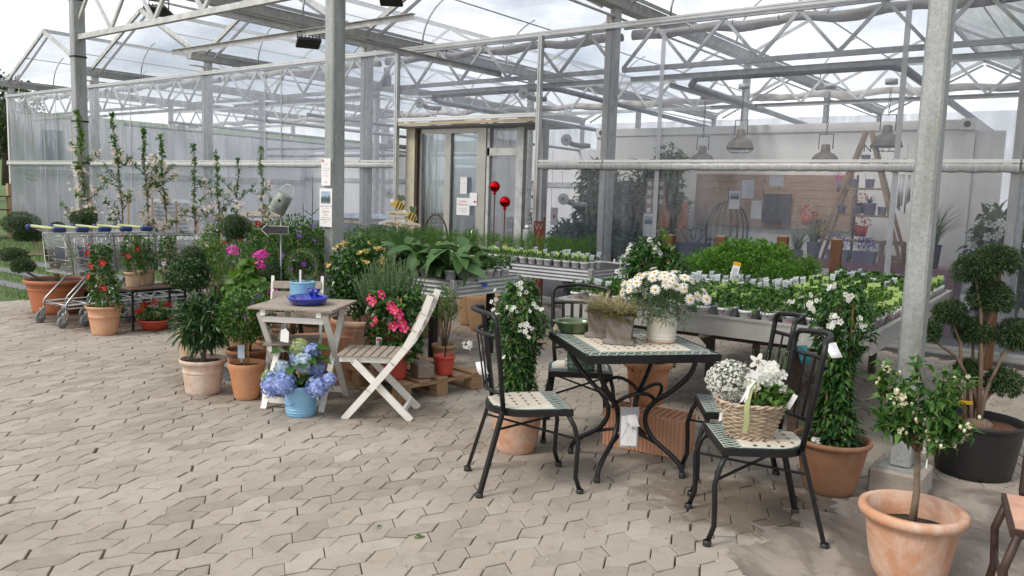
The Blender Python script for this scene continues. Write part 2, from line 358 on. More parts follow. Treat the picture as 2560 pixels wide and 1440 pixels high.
# leaf materials: real foliage reflectances
LF = {}
LF['mid'] = leafmat('mid_green_leaf', (.022, .060, .014), (.050, .115, .024), (.110, .185, .042))
LF['dark'] = leafmat('dark_green_leaf', (.011, .034, .011), (.024, .062, .018), (.060, .115, .032), rough=.33, trans=.15)
LF['glossy'] = leafmat('glossy_leaf', (.013, .044, .012), (.032, .085, .020), (.090, .165, .036), rough=.28, trans=.18)
LF['bright'] = leafmat('bright_green_leaf', (.040, .090, .018), (.075, .150, .026), (.135, .215, .045), trans=.38)
LF['parsley'] = leafmat('parsley_leaf', (.036, .100, .014), (.078, .175, .022), (.145, .245, .040), trans=.35)
LF['grey'] = leafmat('grey_green_leaf', (.048, .075, .038), (.085, .122, .062), (.14, .175, .10), rough=.6, trans=.2)
LF['broad'] = leafmat('broad_leaf', (.045, .092, .036), (.080, .142, .058), (.130, .195, .070), rough=.5, trans=.25, rare=(.24, .22, .03))
LF['rosemary'] = leafmat('rosemary_needle', (.038, .078, .024), (.075, .135, .038), (.135, .200, .065), rough=.55, trans=.2)
LF['juniper'] = leafmat('juniper_leaf', (.022, .045, .016), (.046, .080, .028), (.095, .130, .050), rough=.6, trans=.15)
LF['box'] = leafmat('box_leaf', (.020, .044, .013), (.038, .072, .020), (.085, .125, .034), rough=.35, trans=.15)
LF['thyme'] = leafmat('variegated_grass', (.16, .15, .06), (.30, .27, .14), (.50, .45, .28), rough=.6, trans=.25)
LF['moss'] = leafmat('moss', (.05, .07, .008), (.10, .12, .012), (.18, .19, .02), rough=.9, trans=.2)
LF['grass'] = leafmat('lawn_grass', (.030, .070, .012), (.055, .110, .018), (.090, .150, .030), rough=.6, trans=.3)
LF['farleaf'] = leafmat('far_leaf', (.018, .030, .012), (.034, .050, .018), (.06, .075, .026), rough=.6, trans=.2)
def petal(name, a, b, c, trans=.35): return leafmat(name, a, b, c, rough=.55, trans=trans, spec=.25)
LF['whitepetal'] = petal('white_petal', (.68, .68, .62), (.78, .78, .74), (.85, .85, .82))
LF['creampetal'] = petal('cream_petal', (.62, .58, .36), (.72, .69, .50), (.80, .78, .62))
LF['blossom'] = petal('apple_blossom', (.68, .56, .53), (.78, .72, .69), (.84, .81, .78))
LF['redpetal'] = petal('red_petal', (.26, .004, .010), (.40, .008, .016), (.55, .020, .03), .2)
LF['orangepetal'] = petal('orange_red_petal', (.42, .05, .01), (.52, .035, .02), (.58, .10, .02), .2)
LF['pinkpetal'] = petal('hot_pink_petal', (.60, .012, .11), (.74, .03, .17), (.82, .13, .30), .25)
LF['magenta'] = petal('magenta_petal', (.55, .03, .30), (.68, .09, .44), (.78, .26, .60), .25)
LF['bluepetal'] = petal('blue_petal', (.20, .27, .60), (.32, .41, .72), (.52, .60, .80), .25)
LF['palebluepetal'] = petal('pale_blue_petal', (.34, .46, .66), (.50, .60, .74), (.62, .68, .62), .25)
LF['limepetal'] = petal('lime_petal', (.34, .40, .12), (.46, .52, .20), (.40, .50, .52), .25)
LF['purple'] = petal('purple_petal', (.10, .03, .30), (.18, .06, .45), (.28, .12, .55), .2)
LF['yellowpetal'] = petal('yellow_petal', (.74, .52, .10), (.80, .64, .22), (.82, .70, .40), .25)
LF['yellow'] = petal('yellow_disc', (.60, .33, .01), (.68, .42, .02), (.74, .50, .04), .1)
LF['limetag'] = leafmat('lime_tag', (.46, .60, .20), (.52, .66, .25), (.58, .70, .32), rough=.45, trans=.35)
LF['whitetag'] = leafmat('white_tag', (.66, .70, .72), (.72, .76, .78), (.78, .80, .82), rough=.45, trans=.3)
# ------------------------------------------------------------------ ground
def groundmat():
    m, nt, b = newmat('joint_sand'); L = nt.links; t = N(nt, 'ShaderNodeTexCoord')
    n1 = N(nt, 'ShaderNodeTexNoise', Scale=2.5, Detail=6); n2 = N(nt, 'ShaderNodeTexVoronoi', Scale=120.0); L.new(t.outputs['Object'], n1.inputs['Vector']); L.new(t.outputs['Object'], n2.inputs['Vector'])
    c = ramp(nt, n2.outputs['Color'], [(.1, (.10, .075, .055)), (.5, (.24, .18, .13)), (.95, (.44, .35, .25))]); d = ramp(nt, n1.outputs['Fac'], [(.35, (.35, .32, .30)), (.7, (1, 1, 1))])
    mxn = N(nt, 'ShaderNodeMix', data_type='RGBA', blend_type='MULTIPLY'); mxn.inputs['Factor'].default_value = 1; L.new(c, mxn.inputs['A']); L.new(d, mxn.inputs['B'])
    L.new(mxn.outputs['Result'], b.inputs['Base Color']); b.inputs['Roughness'].default_value = .95
    bp = N(nt, 'ShaderNodeBump', Strength=.7, Distance=.006); L.new(n2.outputs['Distance'], bp.inputs['Height']); L.new(bp.outputs[0], b.inputs['Normal'])
    return m
def pavermat():
    m, nt, b = newmat('concrete_paver'); L = nt.links; g = N(nt, 'ShaderNodeNewGeometry'); oi = N(nt, 'ShaderNodeObjectInfo')
    add = N(nt, 'ShaderNodeMath', operation='ADD'); L.new(g.outputs['Random Per Island'], add.inputs[0]); L.new(oi.outputs['Random'], add.inputs[1])
    fr = N(nt, 'ShaderNodeMath', operation='FRACT'); L.new(add.outputs[0], fr.inputs[0])
    base = ramp(nt, fr.outputs[0], [(0, (.305, .272, .232)), (.18, (.352, .315, .270)), (.5, (.380, .345, .303)), (.8, (.392, .348, .300)), (1, (.428, .392, .348))])
    sp = N(nt, 'ShaderNodeTexNoise', Scale=240, Detail=2); L.new(g.outputs['Position'], sp.inputs['Vector'])
    bl = N(nt, 'ShaderNodeTexNoise', Scale=1.1, Detail=7, Roughness=.65); L.new(g.outputs['Position'], bl.inputs['Vector'])
    bl2 = N(nt, 'ShaderNodeTexNoise', Scale=9, Detail=6, Roughness=.7); L.new(g.outputs['Position'], bl2.inputs['Vector'])
    def mulc(a, f, lo, hi, p0, p1):
        r_ = ramp(nt, f, [(p0, lo), (p1, hi)]); x = N(nt, 'ShaderNodeMix', data_type='RGBA', blend_type='MULTIPLY'); x.inputs['Factor'].default_value = 1
        L.new(a, x.inputs['A']); L.new(r_, x.inputs['B']); return x.outputs['Result']
    c = mulc(base, sp.outputs['Fac'], (.86, .86, .86), (1.0, 1.0, 1.0), .3, .6)
    c = mulc(c, bl.outputs['Fac'], (.84, .82, .80), (1.0, 1.0, 1.0), .36, .62)
    c = mulc(c, bl2.outputs['Fac'], (.80, .78, .75), (1.0, 1.0, 1.0), .28, .5)
    # spilt potting soil around the trolleys and a damp, dirty patch by the right-hand chairs, each with its own ragged outline
    for (px, py, rx, ry, col, amt, ro) in ((-9.2, 4.35, 1.25, .55, (.075, .05, .034), .9, None), (-1.42, 3.95, .62, .42, (.13, .10, .075), .80, 1), (-4.1, 3.95, .6, .45, (.16, .13, .10), .65, None), (-5.5, 3.75, 1.0, .55, (.17, .135, .105), .55, None), (-5.6, 7.0, 1.1, .5, (.22, .15, .10), .5, None), (-2.6, 4.0, .8, .5, (.2, .165, .135), .35, None), (-1.0, 4.15, .6, .45, (.12, .095, .072), .75, 1)):
        mp_ = N(nt, 'ShaderNodeMapping', vector_type='POINT'); mp_.inputs['Location'].default_value = (-px/rx, -py/ry, 0); mp_.inputs['Scale'].default_value = (1/rx, 1/ry, 0)
        L.new(g.outputs['Position'], mp_.inputs[0]); ln = N(nt, 'ShaderNodeVectorMath', operation='LENGTH'); L.new(mp_.outputs[0], ln.inputs[0])
        nn = N(nt, 'ShaderNodeTexNoise', Scale=6, Detail=6, Roughness=.7); L.new(g.outputs['Position'], nn.inputs['Vector'])
        ad = N(nt, 'ShaderNodeMath', operation='MULTIPLY_ADD'); L.new(nn.outputs['Fac'], ad.inputs[0]); ad.inputs[1].default_value = 1.7; L.new(ln.outputs['Value'], ad.inputs[2])
        f = ramp(nt, ad.outputs[0], [(.0, (amt,)*3), (1, (amt,)*3)]); mr = N(nt, 'ShaderNodeMapRange'); L.new(ad.outputs[0], mr.inputs['Value'])
        mr.inputs['From Min'].default_value = 1.55; mr.inputs['From Max'].default_value = 1.9; mr.inputs['To Min'].default_value = amt; mr.inputs['To Max'].default_value = 0
        x = N(nt, 'ShaderNodeMix', data_type='RGBA'); L.new(mr.outputs[0], x.inputs['Factor']); L.new(c, x.inputs['A']); x.inputs['B'].default_value = (*col, 1); c = x.outputs['Result']
    L.new(c, b.inputs['Base Color']); b.inputs['Roughness'].default_value = .82; b.inputs['Specular IOR Level'].default_value = .3
    bp = N(nt, 'ShaderNodeBump', Strength=.22, Distance=.002); L.new(sp.outputs['Fac'], bp.inputs['Height']); L.new(bp.outputs[0], b.inputs['Normal'])
    return m
SAND = groundmat(); PAVE = pavermat()
pave = empty('pavement'); pave['kind'] = 'structure'
MB().add([(-60, -40, -.016), (40, -40, -.016), (40, 9.44, -.016), (-60, 9.44, -.016)], [(0, 1, 2, 3)]).build('joint_bed', SAND, pave)
# wavy interlocking pavers in rows along Y: zigzag long edges, ends square to alternate legs
PL, PW, PA = .205, .1135, .023
rng = np.random.default_rng(5)
def zig(t):      # triangle wave, period 1, -1..1
    t = t % 1; return 4*t-1 if t < .5 else 3-4*t
def paver_outline(kind, gs, gw):
    """local: s along row from mid-leg to mid-leg, x across; kind 0 starts on a rising leg, kind 1 on a falling leg"""
    sgn = 1 if kind == 0 else -1; h = PW/2; sl = .030*sgn
    t = [0, .25, .75, 1.0]; s_ = [k*PL for k in t]; z_ = [0, 1*sgn, -1*sgn, 0]
    up = [(s_[i]-(sl if i in (0, 3) else 0), z_[i]*PA+(0 if i not in (0, 3) else 0)+h) for i in range(4)]
    dn = [(s_[i]+(sl if i in (0, 3) else 0), z_[i]*PA-h) for i in range(4)]
    k = PA/(PL*.25)*sgn
    up[0] = (up[0][0], h-sl*k); up[3] = (up[3][0], h-sl*k); dn[0] = (dn[0][0], -h+sl*k); dn[3] = (dn[3][0], -h+sl*k)
    up = [(a, b-gw/2) for a, b in up]; dn = [(a, b+gw/2) for a, b in dn]
    up[0] = (up[0][0]+gs/2, up[0][1]); dn[0] = (dn[0][0]+gs/2, dn[0][1]); up[3] = (up[3][0]-gs/2, up[3][1]); dn[3] = (dn[3][0]-gs/2, dn[3][1])
    return dn+up[::-1]
def paver_verts(kind, gs, gw, ch=.0035):
    o = paver_outline(kind, gs, gw); cx = sum(p[0] for p in o)/8; cy = sum(p[1] for p in o)/8
    ins = [((p[0]-cx)*(1-ch/.085)+cx, (p[1]-cy)*(1-ch/.05)+cy) for p in o]
    top = [(-p[1], p[0], 0) for p in ins]; mid = [(-p[1], p[0], -.0028) for p in o]; bot = [(-p[1], p[0], -.045) for p in o]
    return top+mid+bot
PF = [(0, 1, 6, 7), (1, 2, 5, 6), (2, 3, 4, 5)]+[(8+i, 8+(i+1) % 8, (i+1) % 8, i) for i in range(8)]+[(16+i, 16+(i+1) % 8, 8+(i+1) % 8, 8+i) for i in range(8)]
paver_mesh = {}
for kind in (0, 1):
    for gi, (gs, gw) in enumerate(((.003, .003), (.0045, .0035), (.010, .0045), (.007, .0055))):
        paver_mesh[(kind, gi)] = MB().add(paver_verts(kind, gs, gw), PF).mesh('paver', PAVE)
slots = []
for i in range(int(-13.5/PW), int(3.5/PW)):
    x = i*PW; kind = i % 2
    for j in range(0, int(9.35/PL)):
        y = j*PL+(PL*.5 if kind else 0)+.02
        # keep the wedge that this spot and a few steps either side can see
        d = Vector((x, y)); ang = math.degrees(math.atan2(-x, max(y, .001)))
        if not (-22 < ang < 90 and d.length > 1.3): continue
        if x < -9.3 and y > 4.35+(-9.3-x)*.05: continue
        if x < -11.3 and y > 4.0: continue
        slots.append((math.hypot(x*.97+.2, y), x, y, kind))
slots.sort()
def paver_gap(x, y):
    p = .42 if x < -2.9 and y < 3.2 else .05
    if rng.random() > p: return 0 if rng.random() < .6 else 1
    return 2 if rng.random() < .55 else (3 if rng.random() < .4 else 1)
lost = set()
rest = MB(); npav = 0
seen_first = []
for d, x, y, kind in slots:
    # what fills the lower picture first: the 300 that show largest become parts of their own
    ang = math.degrees(math.atan2(-x, y)); infront = 4 < ang < 71 and d > 2.75
    gi = paver_gap(x, y); z = rng.normal(0, .0011); tl = (rng.normal(0, .0045), rng.normal(0, .004), rng.normal(0, .011))
    jx, jy = rng.normal(0, .0016), rng.normal(0, .003)
    if infront and npav < 300:
        inst('paver', paver_mesh[(kind, gi)], pave, (x+jx, y+jy, z), tl); npav += 1
    else:
        Mx = Matrix.Translation((x+jx, y+jy, z)) @ Euler(tl).to_matrix().to_4x4()
        gs, gw = ((.003, .003), (.0045, .0035), (.010, .0045), (.007, .0055))[gi]
        rest.add([Mx @ Vector(v) for v in paver_verts(kind, gs, gw)], PF)
tag(rest.build('paver_field', PAVE, pave), kind='stuff')
# grit lying in the wide joints and broken corners at the left
gm = MB(); gr = np.random.default_rng(8)
for k in range(450):
    if k < 420: x = gr.uniform(-4.3, -2.9); y = gr.uniform(1.2, 2.6)
    else: x = gr.uniform(-1.9, -.7); y = gr.uniform(3.2, 4.4)
    r_ = gr.uniform(.002, .006); gm.ball((x, y, r_*.4 if k >= 420 else -.014+r_), r_, 5, 3, sc=(1, 1.2, .7))
tag(gm.build('grit', mat('grit', (.30, .235, .17), .9, 0, .4, 40)), 'fine tan grit in the joints of the paving', 'grit', kind='stuff')
# poured concrete collar round the right-hand post, flush with the paving
wet = newmat('damp_concrete'); m_, nt_, b_ = wet; t_ = N(nt_, 'ShaderNodeTexCoord'); n_ = N(nt_, 'ShaderNodeTexNoise', Scale=1.8, Detail=8, Roughness=.7, Distortion=.5); nt_.links.new(t_.outputs['Object'], n_.inputs['Vector'])
nt_.links.new(ramp(nt_, n_.outputs['Fac'], [(.36, (.12, .10, .085)), (.5, (.20, .17, .145)), (.56, (.29, .25, .215)), (.7, (.33, .29, .25))]), b_.inputs['Base Color'])
nt_.links.new(ramp(nt_, n_.outputs['Fac'], [(.4, (.42,)*3), (.6, (.85,)*3)]), b_.inputs['Roughness'])
pts = [(-1.18, 3.22), (-1.30, 3.40), (-1.18, 3.55), (-1.28, 3.72), (-1.10, 3.84), (-1.24, 4.02), (-1.05, 4.15), (-1.12, 4.33), (-.95, 4.52), (-.78, 5.02), (-.35, 5.12), (.1, 4.95), (.45, 4.6), (.5, 3.2), (.2, 2.7), (-.55, 2.75), (-.95, 3.0)]
pr = np.random.default_rng(3); fine = []
for i in range(len(pts)):
    a, b = Vector(pts[i]), Vector(pts[(i+1) % len(pts)])
    for k in range(6):
        p = a.lerp(b, k/6)+Vector(pr.normal(0, .018, 2)); fine.append((p.x, p.y))
cm = MB(); cm.prism(fine, -.03, .0065)
o = cm.build('concrete_pad', m_); o['kind'] = 'structure'
# lawn with stepping strips, far field and hill at the left
def lawnmat(name, a, b, c, sc):
    m, nt, bs = newmat(name); t = N(nt, 'ShaderNodeTexCoord'); n1 = N(nt, 'ShaderNodeTexNoise', Scale=sc, Detail=8, Roughness=.75); nt.links.new(t.outputs['Object'], n1.inputs['Vector'])
    nt.links.new(ramp(nt, n1.outputs['Fac'], [(.3, a), (.5, b), (.7, c)]), bs.inputs['Base Color']); bs.inputs['Roughness'].default_value = .9; return m
LAWN = lawnmat('lawn', (.030, .062, .012), (.052, .10, .018), (.085, .135, .028), 14)
lm = MB(); lm.add([(-9.25, 4.42, -.008), (-9.25, 9.40, -.008), (-90, 9.40, -.008), (-90, 4.5, -.008), (-30, 4.15, -.008), (-11.2, 4.1, -.008)], [(0, 1, 2, 3, 4, 5)])
lm.add([(-25.2, 9.41, -.02), (-25.2, 60, -.02), (-90, 60, -.02), (-90, 9.41, -.02)], [(0, 1, 2, 3)])
lm.build('lawn', LAWN)['kind'] = 'structure'
STRIP = mat('slate_path', (.15, .155, .165), .85, 0, .25, 12, .4, 50)
for k, (ya, yb) in enumerate(((4.62, 4.92), (5.42, 5.72), (6.25, 6.6))):
    MB().add([(-10.4, ya+.25, -.003), (-10.4, yb+.25, -.003), (-34, yb-.35, -.003), (-34, ya-.35, -.003)], [(0, 1, 2, 3)]).build('path', STRIP)['kind'] = 'structure'
gb = MB(); g_rng = np.random.default_rng(12)
n = 15000; gx = -9.6-g_rng.random(n)**1.6*14; gy = 4.35+g_rng.random(n)*5.0
keep = np.ones(n, bool)
for ya, yb in ((4.62, 4.92), (5.42, 5.72), (6.25, 6.6)):
    off = .25-(-10.4-gx)/23.6*.6
    keep &= ~((gy > ya+off-.01) & (gy < yb+off+.01) & (gx < -10.4))
keep &= (gy > 4.42) | (gx < -10.8); gx = gx[keep]; gy = gy[keep]; n = len(gx)
V, F = leaf_geo(np.stack([gx, gy, np.full(n, -.009)], 1), np.stack([g_rng.normal(0, .35, n), g_rng.normal(0, .35, n), np.ones(n)], 1), g_rng.uniform(.04, .085, n), .010, g_rng, .1, .15)
gb.arr(V, F); tag(gb.build('grass', LF['grass']), 'short green lawn grass behind the trolleys', 'grass', kind='stuff')
# field and wooded hill on the horizon, only a sliver shows at the left edge
hm = MB(); FX = [(-92, -60, -.02), (-92, 220, -.02)]
hm.add([(-90, -120, -.03), (-90, 400, -.03), (-190, 400, 5), (-190, -120, 5), (-420, 400, 34), (-420, -120, 34)], [(0, 1, 2, 3), (3, 2, 4, 5)])
hm.build('hill', lawnmat('far_meadow', (.045, .085, .018), (.065, .115, .025), (.09, .14, .035), .2))['kind'] = 'structure'
MB().add([(-90, 60, -.025), (60, 60, -.025), (60, 420, -.025), (-90, 420, -.025)], [(0, 1, 2, 3)]).build('field', LAWN)['kind'] = 'structure'
MB().add([(-26, 9.40, -.03), (30, 9.40, -.03), (30, 60, -.03), (-26, 60, -.03)], [(0, 1, 2, 3)]).build('greenhouse_floor', mat('dark_floor', (.13, .12, .11), .8, 0, .3, 2))['kind'] = 'structure'
MB().add([(-90, -120, -.05), (40, -120, -.05), (40, -30, -.05), (-90, -30, -.05)], [(0, 1, 2, 3)]).build('yard', SAND)['kind'] = 'structure'
# trees on the hill edge
def far_tree(x, y, z, h, seed, lab):
    r_ = np.random.default_rng(seed); t = empty('tree', (x, y, z), 0, lab, 'tree', 'trees beyond the lawn')
    MB().tube([(0, 0, 0), (.1, 0, h*.3), (0, .1, h*.7)], [h*.04, h*.03, h*.012], 7).build('trunk', MT['twig'], t)
    mb = MB()
    for k in range(5):
        a = r_.uniform(0, 6.28); q = r_.uniform(0, h*.18)
        leafball(mb, r_, 420, (math.cos(a)*q, math.sin(a)*q, h*r_.uniform(.45, .8)), (h*.24, h*.24, h*.2), h*.045, h*.03)
    mb.build('crown', LF['farleaf'], t)
far_tree(-64, 22.3, .3, 9, 1, 'dark bushy tree cut off by the left edge of the picture')
far_tree(-78, 29.5, 1.0, 10, 2, 'rounder tree beyond the first dark one at the left edge')
# small open timber shelter post with a bird-feeder board at the far left edge
t = empty('garden_rack', (-23.4, 8.35, 0), R(12), 'brown timber rack standing on the lawn at the left edge', 'rack')
for dx, dy in ((0, 0), (-1.3, 0), (0, .6), (-1.3, .6)): MB().box((dx, dy, .72), (.09, .09, 1.44)).build('post', MT['ladderwood'], t)
for z in (.35, .75, 1.1):
    MB().box((-.65, .3, z), (1.4, .62, .03)).build('shelf', MT['brownwood'], t)
# ------------------------------------------------------------------ greenhouse with open canopy bays
XS = [3.9, -.9, -5.7, -10.5, -15.3, -20.1, -24.9]
YF, YC, YB = 9.5, 4.75, 23.9
ZG, ZR, ZT, ZM, ZCH = 4.07, 5.33, 3.79, 1.99, 3.28
GH = empty('greenhouse', (0, YF, 0), 0, 'large film greenhouse with gabled steel frame and open canopy', 'greenhouse')
def gpart(mb, name, mats, parent=None):
    o = mb.build(name, mats, parent or GH); 
    if parent is None: o.location = (0, -YF, 0)
    return o
# columns
for i, x in enumerate(XS):
    for y in (YC, YF+.12, 14.3, 19.1, YB):
        if y == YC and i > 3: continue
        mb = MB(); xk = x; x = x+(0, .03, .09, .17)[i] if y == YC else x
        if y == YC:
            mb.box((x, y, 2.12), (.11, .15, 3.95), bev=.012)
            mb.box((x, y, .14), (.19, .23, .014))
        else:
            mb.box((x, y, 2.05), (.10, .14, 4.1), bev=.008)
        c = gpart(mb, 'post' if y == YC else 'column', MT['spangle'] if y == YC else MT['galv'])
        if y == YC:
            gpart(MB().box((x, y, .066), (.27, .30, .14), bev=.01), 'footing', MT['concrete'], c)
            if i == 3:
                for z in (3.72, 3.05, 2.28, 1.78): gpart(MB().box((x, y, z), (.118, .158, .022)), 'cable_tie', MT['black_pl'], c)
        x = xk
# gutters, ridges, rafters, purlins
def gutter(x, y0, y1):
    mb = MB(); pr = [(-.13, .13), (-.11, .135), (-.075, .015), (.075, .015), (.11, .135), (.13, .13), (.09, 0), (-.09, 0)]
    n = len(pr); vs = [(x+a, y0, ZG+b) for a, b in pr]+[(x+a, y1, ZG+b) for a, b in pr]
    mb.add(vs, [(i, (i+1) % n, n+(i+1) % n, n+i) for i in range(n)]+[tuple(range(n))[::-1], tuple(range(n, 2*n))])
    g = gpart(mb, 'gutter', MT['galv'])
    m2 = MB().box((x+.15, (y0+y1)/2, ZG+.16), (.02, y1-y0, .05)).box((x-.15, (y0+y1)/2, ZG+.16), (.02, y1-y0, .05))
    gpart(m2, 'seal_profile', MT['galv_dark'], g)
    gpart(MB().tube([(x+.02, y0, ZG-.12), (x+.02, y1, ZG-.12)], .018, 6), 'cross_tube', MT['galv'], g)
for i, x in enumerate(XS): gutter(x, YC-.25 if i <= 3 else YF-.32, YB)
RAKE = math.atan2(ZR-ZG-.14, 2.4)
for i in range(6):
    xa, xb = XS[i+1], XS[i]; xm = (xa+xb)/2; yy = ([YC] if i < 3 else [])+[YF, 14.3, 19.1, YB]
    gpart(MB().box((xm, ((YC if i < 3 else YF)+YB)/2, ZR+.02), (.06, YB-(YC if i < 3 else YF), .08)), 'ridge_beam', MT['galv'])
    for y in yy:
        for xe in (xa, xb):
            s = 1 if xm > xe else -1; big = y in (YC, YF, YB)
            gpart(MB().bar((xe+s*.1, y, ZG+.16), (xm, y, ZR), .05 if big else .03, .085 if big else .05), 'rafter', MT['galv'])
            if big:
                gpart(MB().bar((xe+s*.22, y+.12, ZG+.05), (xm-s*.03, y+.12, ZR-.10), .035, .045), 'brace', MT['galv'])
    # purlins along Y on each slope, and the curved rack arms of the ridge vents
    for xe in (xa, xb):
        for f in (.52,):
            px = xe+(xm-xe)*f; pz = ZG+.14+(ZR-ZG-.14)*f-.04
            gpart(MB().tube([(px, YC if i < 3 else YF, pz), (px, YB, pz)], .014, 6), 'purlin', MT['galv'])
    for y in ([6.2, 8.0] if i < 3 else [])+[10.6, 13.0, 17.5]:
        arc = [(xa+.3+1.0*(1-math.cos(a)), y, ZG+.06+.85*math.sin(a)) for a in np.linspace(0, 1.25, 9)]
        gpart(MB().tube(arc, .016, 6), 'vent_rack', MT['galv'])
# trusses across the bays
TR_web = MB().bar((0, 0, 0), (.30, 0, .52), .030, .030).mesh('web', MT['galv'])
TR_web2 = MB().bar((.30, 0, .52), (.60, 0, 0), .028, .028).mesh('web', MT['galv'])
def truss(i, y, dark=False):
    xa, xb = XS[i+1]+.05, XS[i]-.05; L = xb-xa
    t = bpy.data.objects.new('truss', None); COL.objects.link(t); t.parent = GH; t.location = (0, y-YF, 0)
    MB().box(((xa+xb)/2, 0, ZCH), (L, .055, .06)).build('chord', MT['galv'], t)
    MB().box(((xa+xb)/2, 0, ZCH+.56), (L, .055, .05)).build('chord', MT['galv'], t)
    k = 5; w = L/k
    for j in range(k):
        sx = w/.60
        inst('web', TR_web, t, (xa+j*w, 0, ZCH+.02), sc=(sx, 1, 1)); inst('web', TR_web2, t, (xa+j*w, 0, ZCH+.02), sc=(sx, 1, 1))
    return t
for i in range(3): truss(i, YC)
for y in (9.78, 14.3):
    for i in range(6): truss(i, y)
# perforated mounting rails under the canopy
def perf_rail(a, b, name='mounting_rail'):
    a = Vector(a); b = Vector(b); mb = MB().bar(a, b, .062, .005).bar(a+Vector((0, 0, -.03)), b+Vector((0, 0, -.03)), .004, .058)
    d = (b-a); n = int(d.length/.09); sd_ = Vector((-d.y, d.x, 0)).normalized()
    for k in range(n):
        p = a+d*((k+.5)/n); mb.bar(p+sd_*.0025+Vector((0, 0, -.03))-d.normalized()*.018, p+sd_*.0025+Vector((0, 0, -.03))+d.normalized()*.018, .003, .014, 1)
    return gpart(mb, name, [MT['galv'], MT['pipe']])
perf_rail((-7.62, 4.9, 3.36), (-7.62, 9.62, 3.36)); perf_rail((-10.2, 5.9, 3.30), (-5.8, 5.9, 3.30))
perf_rail((-14.9, 9.95, 3.22), (-10.6, 9.95, 3.22)); perf_rail((-20.0, 9.95, 3.22), (-15.4, 9.95, 3.22)); perf_rail((-24.6, 9.95, 3.2), (-20.2, 9.95, 3.2))
perf_rail((-9.6, 9.92, 3.2), (-5.8, 9.92, 3.2)); perf_rail((-5.6, 9.92, 3.2), (-1, 9.92, 3.2)); perf_rail((-5.1, 10.1, 3.12), (-5.1, 13.6, 3.12)); perf_rail((-5.6, 12.6, 3.1), (-.9, 12.6, 3.1))
# ---- film cladding
def sheet(name, P, nu, nv, matl, amp=.012, seed=0, parent=None, fu=3.0, fv=7.0):
    """film stretched between corners P (4), with shallow waves along its normal"""
    r_ = random.Random(seed); P = [Vector(p) for p in P]; nrm = (P[1]-P[0]).cross(P[3]-P[0]).normalized(); vs = []
    ph = [r_.uniform(0, 6.28) for _ in range(6)]
    for j in range(nv+1):
        for i in range(nu+1):
            u, v = i/nu, j/nv; p = P[0].lerp(P[1], u).lerp(P[3].lerp(P[2], u), v)
            e = min(1, 6*min(u, 1-u, v, 1-v)+.0)
            w = math.sin(u*fu*6.28+ph[0]+v*2.1)*.5+math.sin(u*fu*2.3*6.28+ph[1]-v*3.7)*.3+math.sin(v*fv+ph[2]+u*5)*.3
            vs.append(p+nrm*amp*w*e)
    fs = [(j*(nu+1)+i, j*(nu+1)+i+1, (j+1)*(nu+1)+i+1, (j+1)*(nu+1)+i) for j in range(nv) for i in range(nu)]
    mb = MB().add(vs, fs, 0, True); return gpart(mb, name, matl, parent)
DX0, DX1 = -9.65, -6.80
segs = []
for i in range(6):
    a, b = XS[i+1], XS[i]
    if a < DX0 < b: segs += [(a, DX0), (DX1, b)] if DX1 < b else [(a, DX0)]
    else: segs.append((a, b))
segs = [(-24.9, -20.1), (-20.1, -15.3), (-15.3, -10.5), (-10.5, DX0), (DX1, -5.7), (-5.7, -.9), (-.9, 3.9)]
for k, (a, b) in enumerate(segs):
    nu = max(10, int((b-a)*10))
    sheet('film_panel', [(a, YF, .06), (b, YF, .06), (b, YF, ZM-.06), (a, YF, ZM-.06)], nu, 16, MT['reflfilm' if k < 4 else 'film'], .014, k+1, fu=(b-a)*.9)
    sheet('film_panel', [(a, YF, ZM+.07), (b, YF, ZM+.07), (b, YF, ZT), (a, YF, ZT)], nu, 14, MT['reflfilm' if k < 4 else 'film'], .016, k+21, fu=(b-a)*1.2)
sheet('film_panel', [(DX0, YF, 2.70), (DX1, YF, 2.70), (DX1, YF, ZT), (DX0, YF, ZT)], 30, 12, MT['film'], .014, 60, fu=4)
# welded seams in the film, standing strips of doubled film
for k, (x, z0, z1) in enumerate(((-22.6, .1, 3.7), (-21.9, .1, 3.7), (-18.2, .1, 3.7), (-13.2, .1, 3.7), (-12.7, 2.1, 3.7), (-4.9, .1, 3.7), (-2.05, .1, 3.7), (-.35, .1, 3.7))):
    gpart(MB().box((x, YF-.022, (z0+z1)/2), (.035 if k < 5 else .06, .002, z1-z0)), 'film_seam', MT['hazy'])
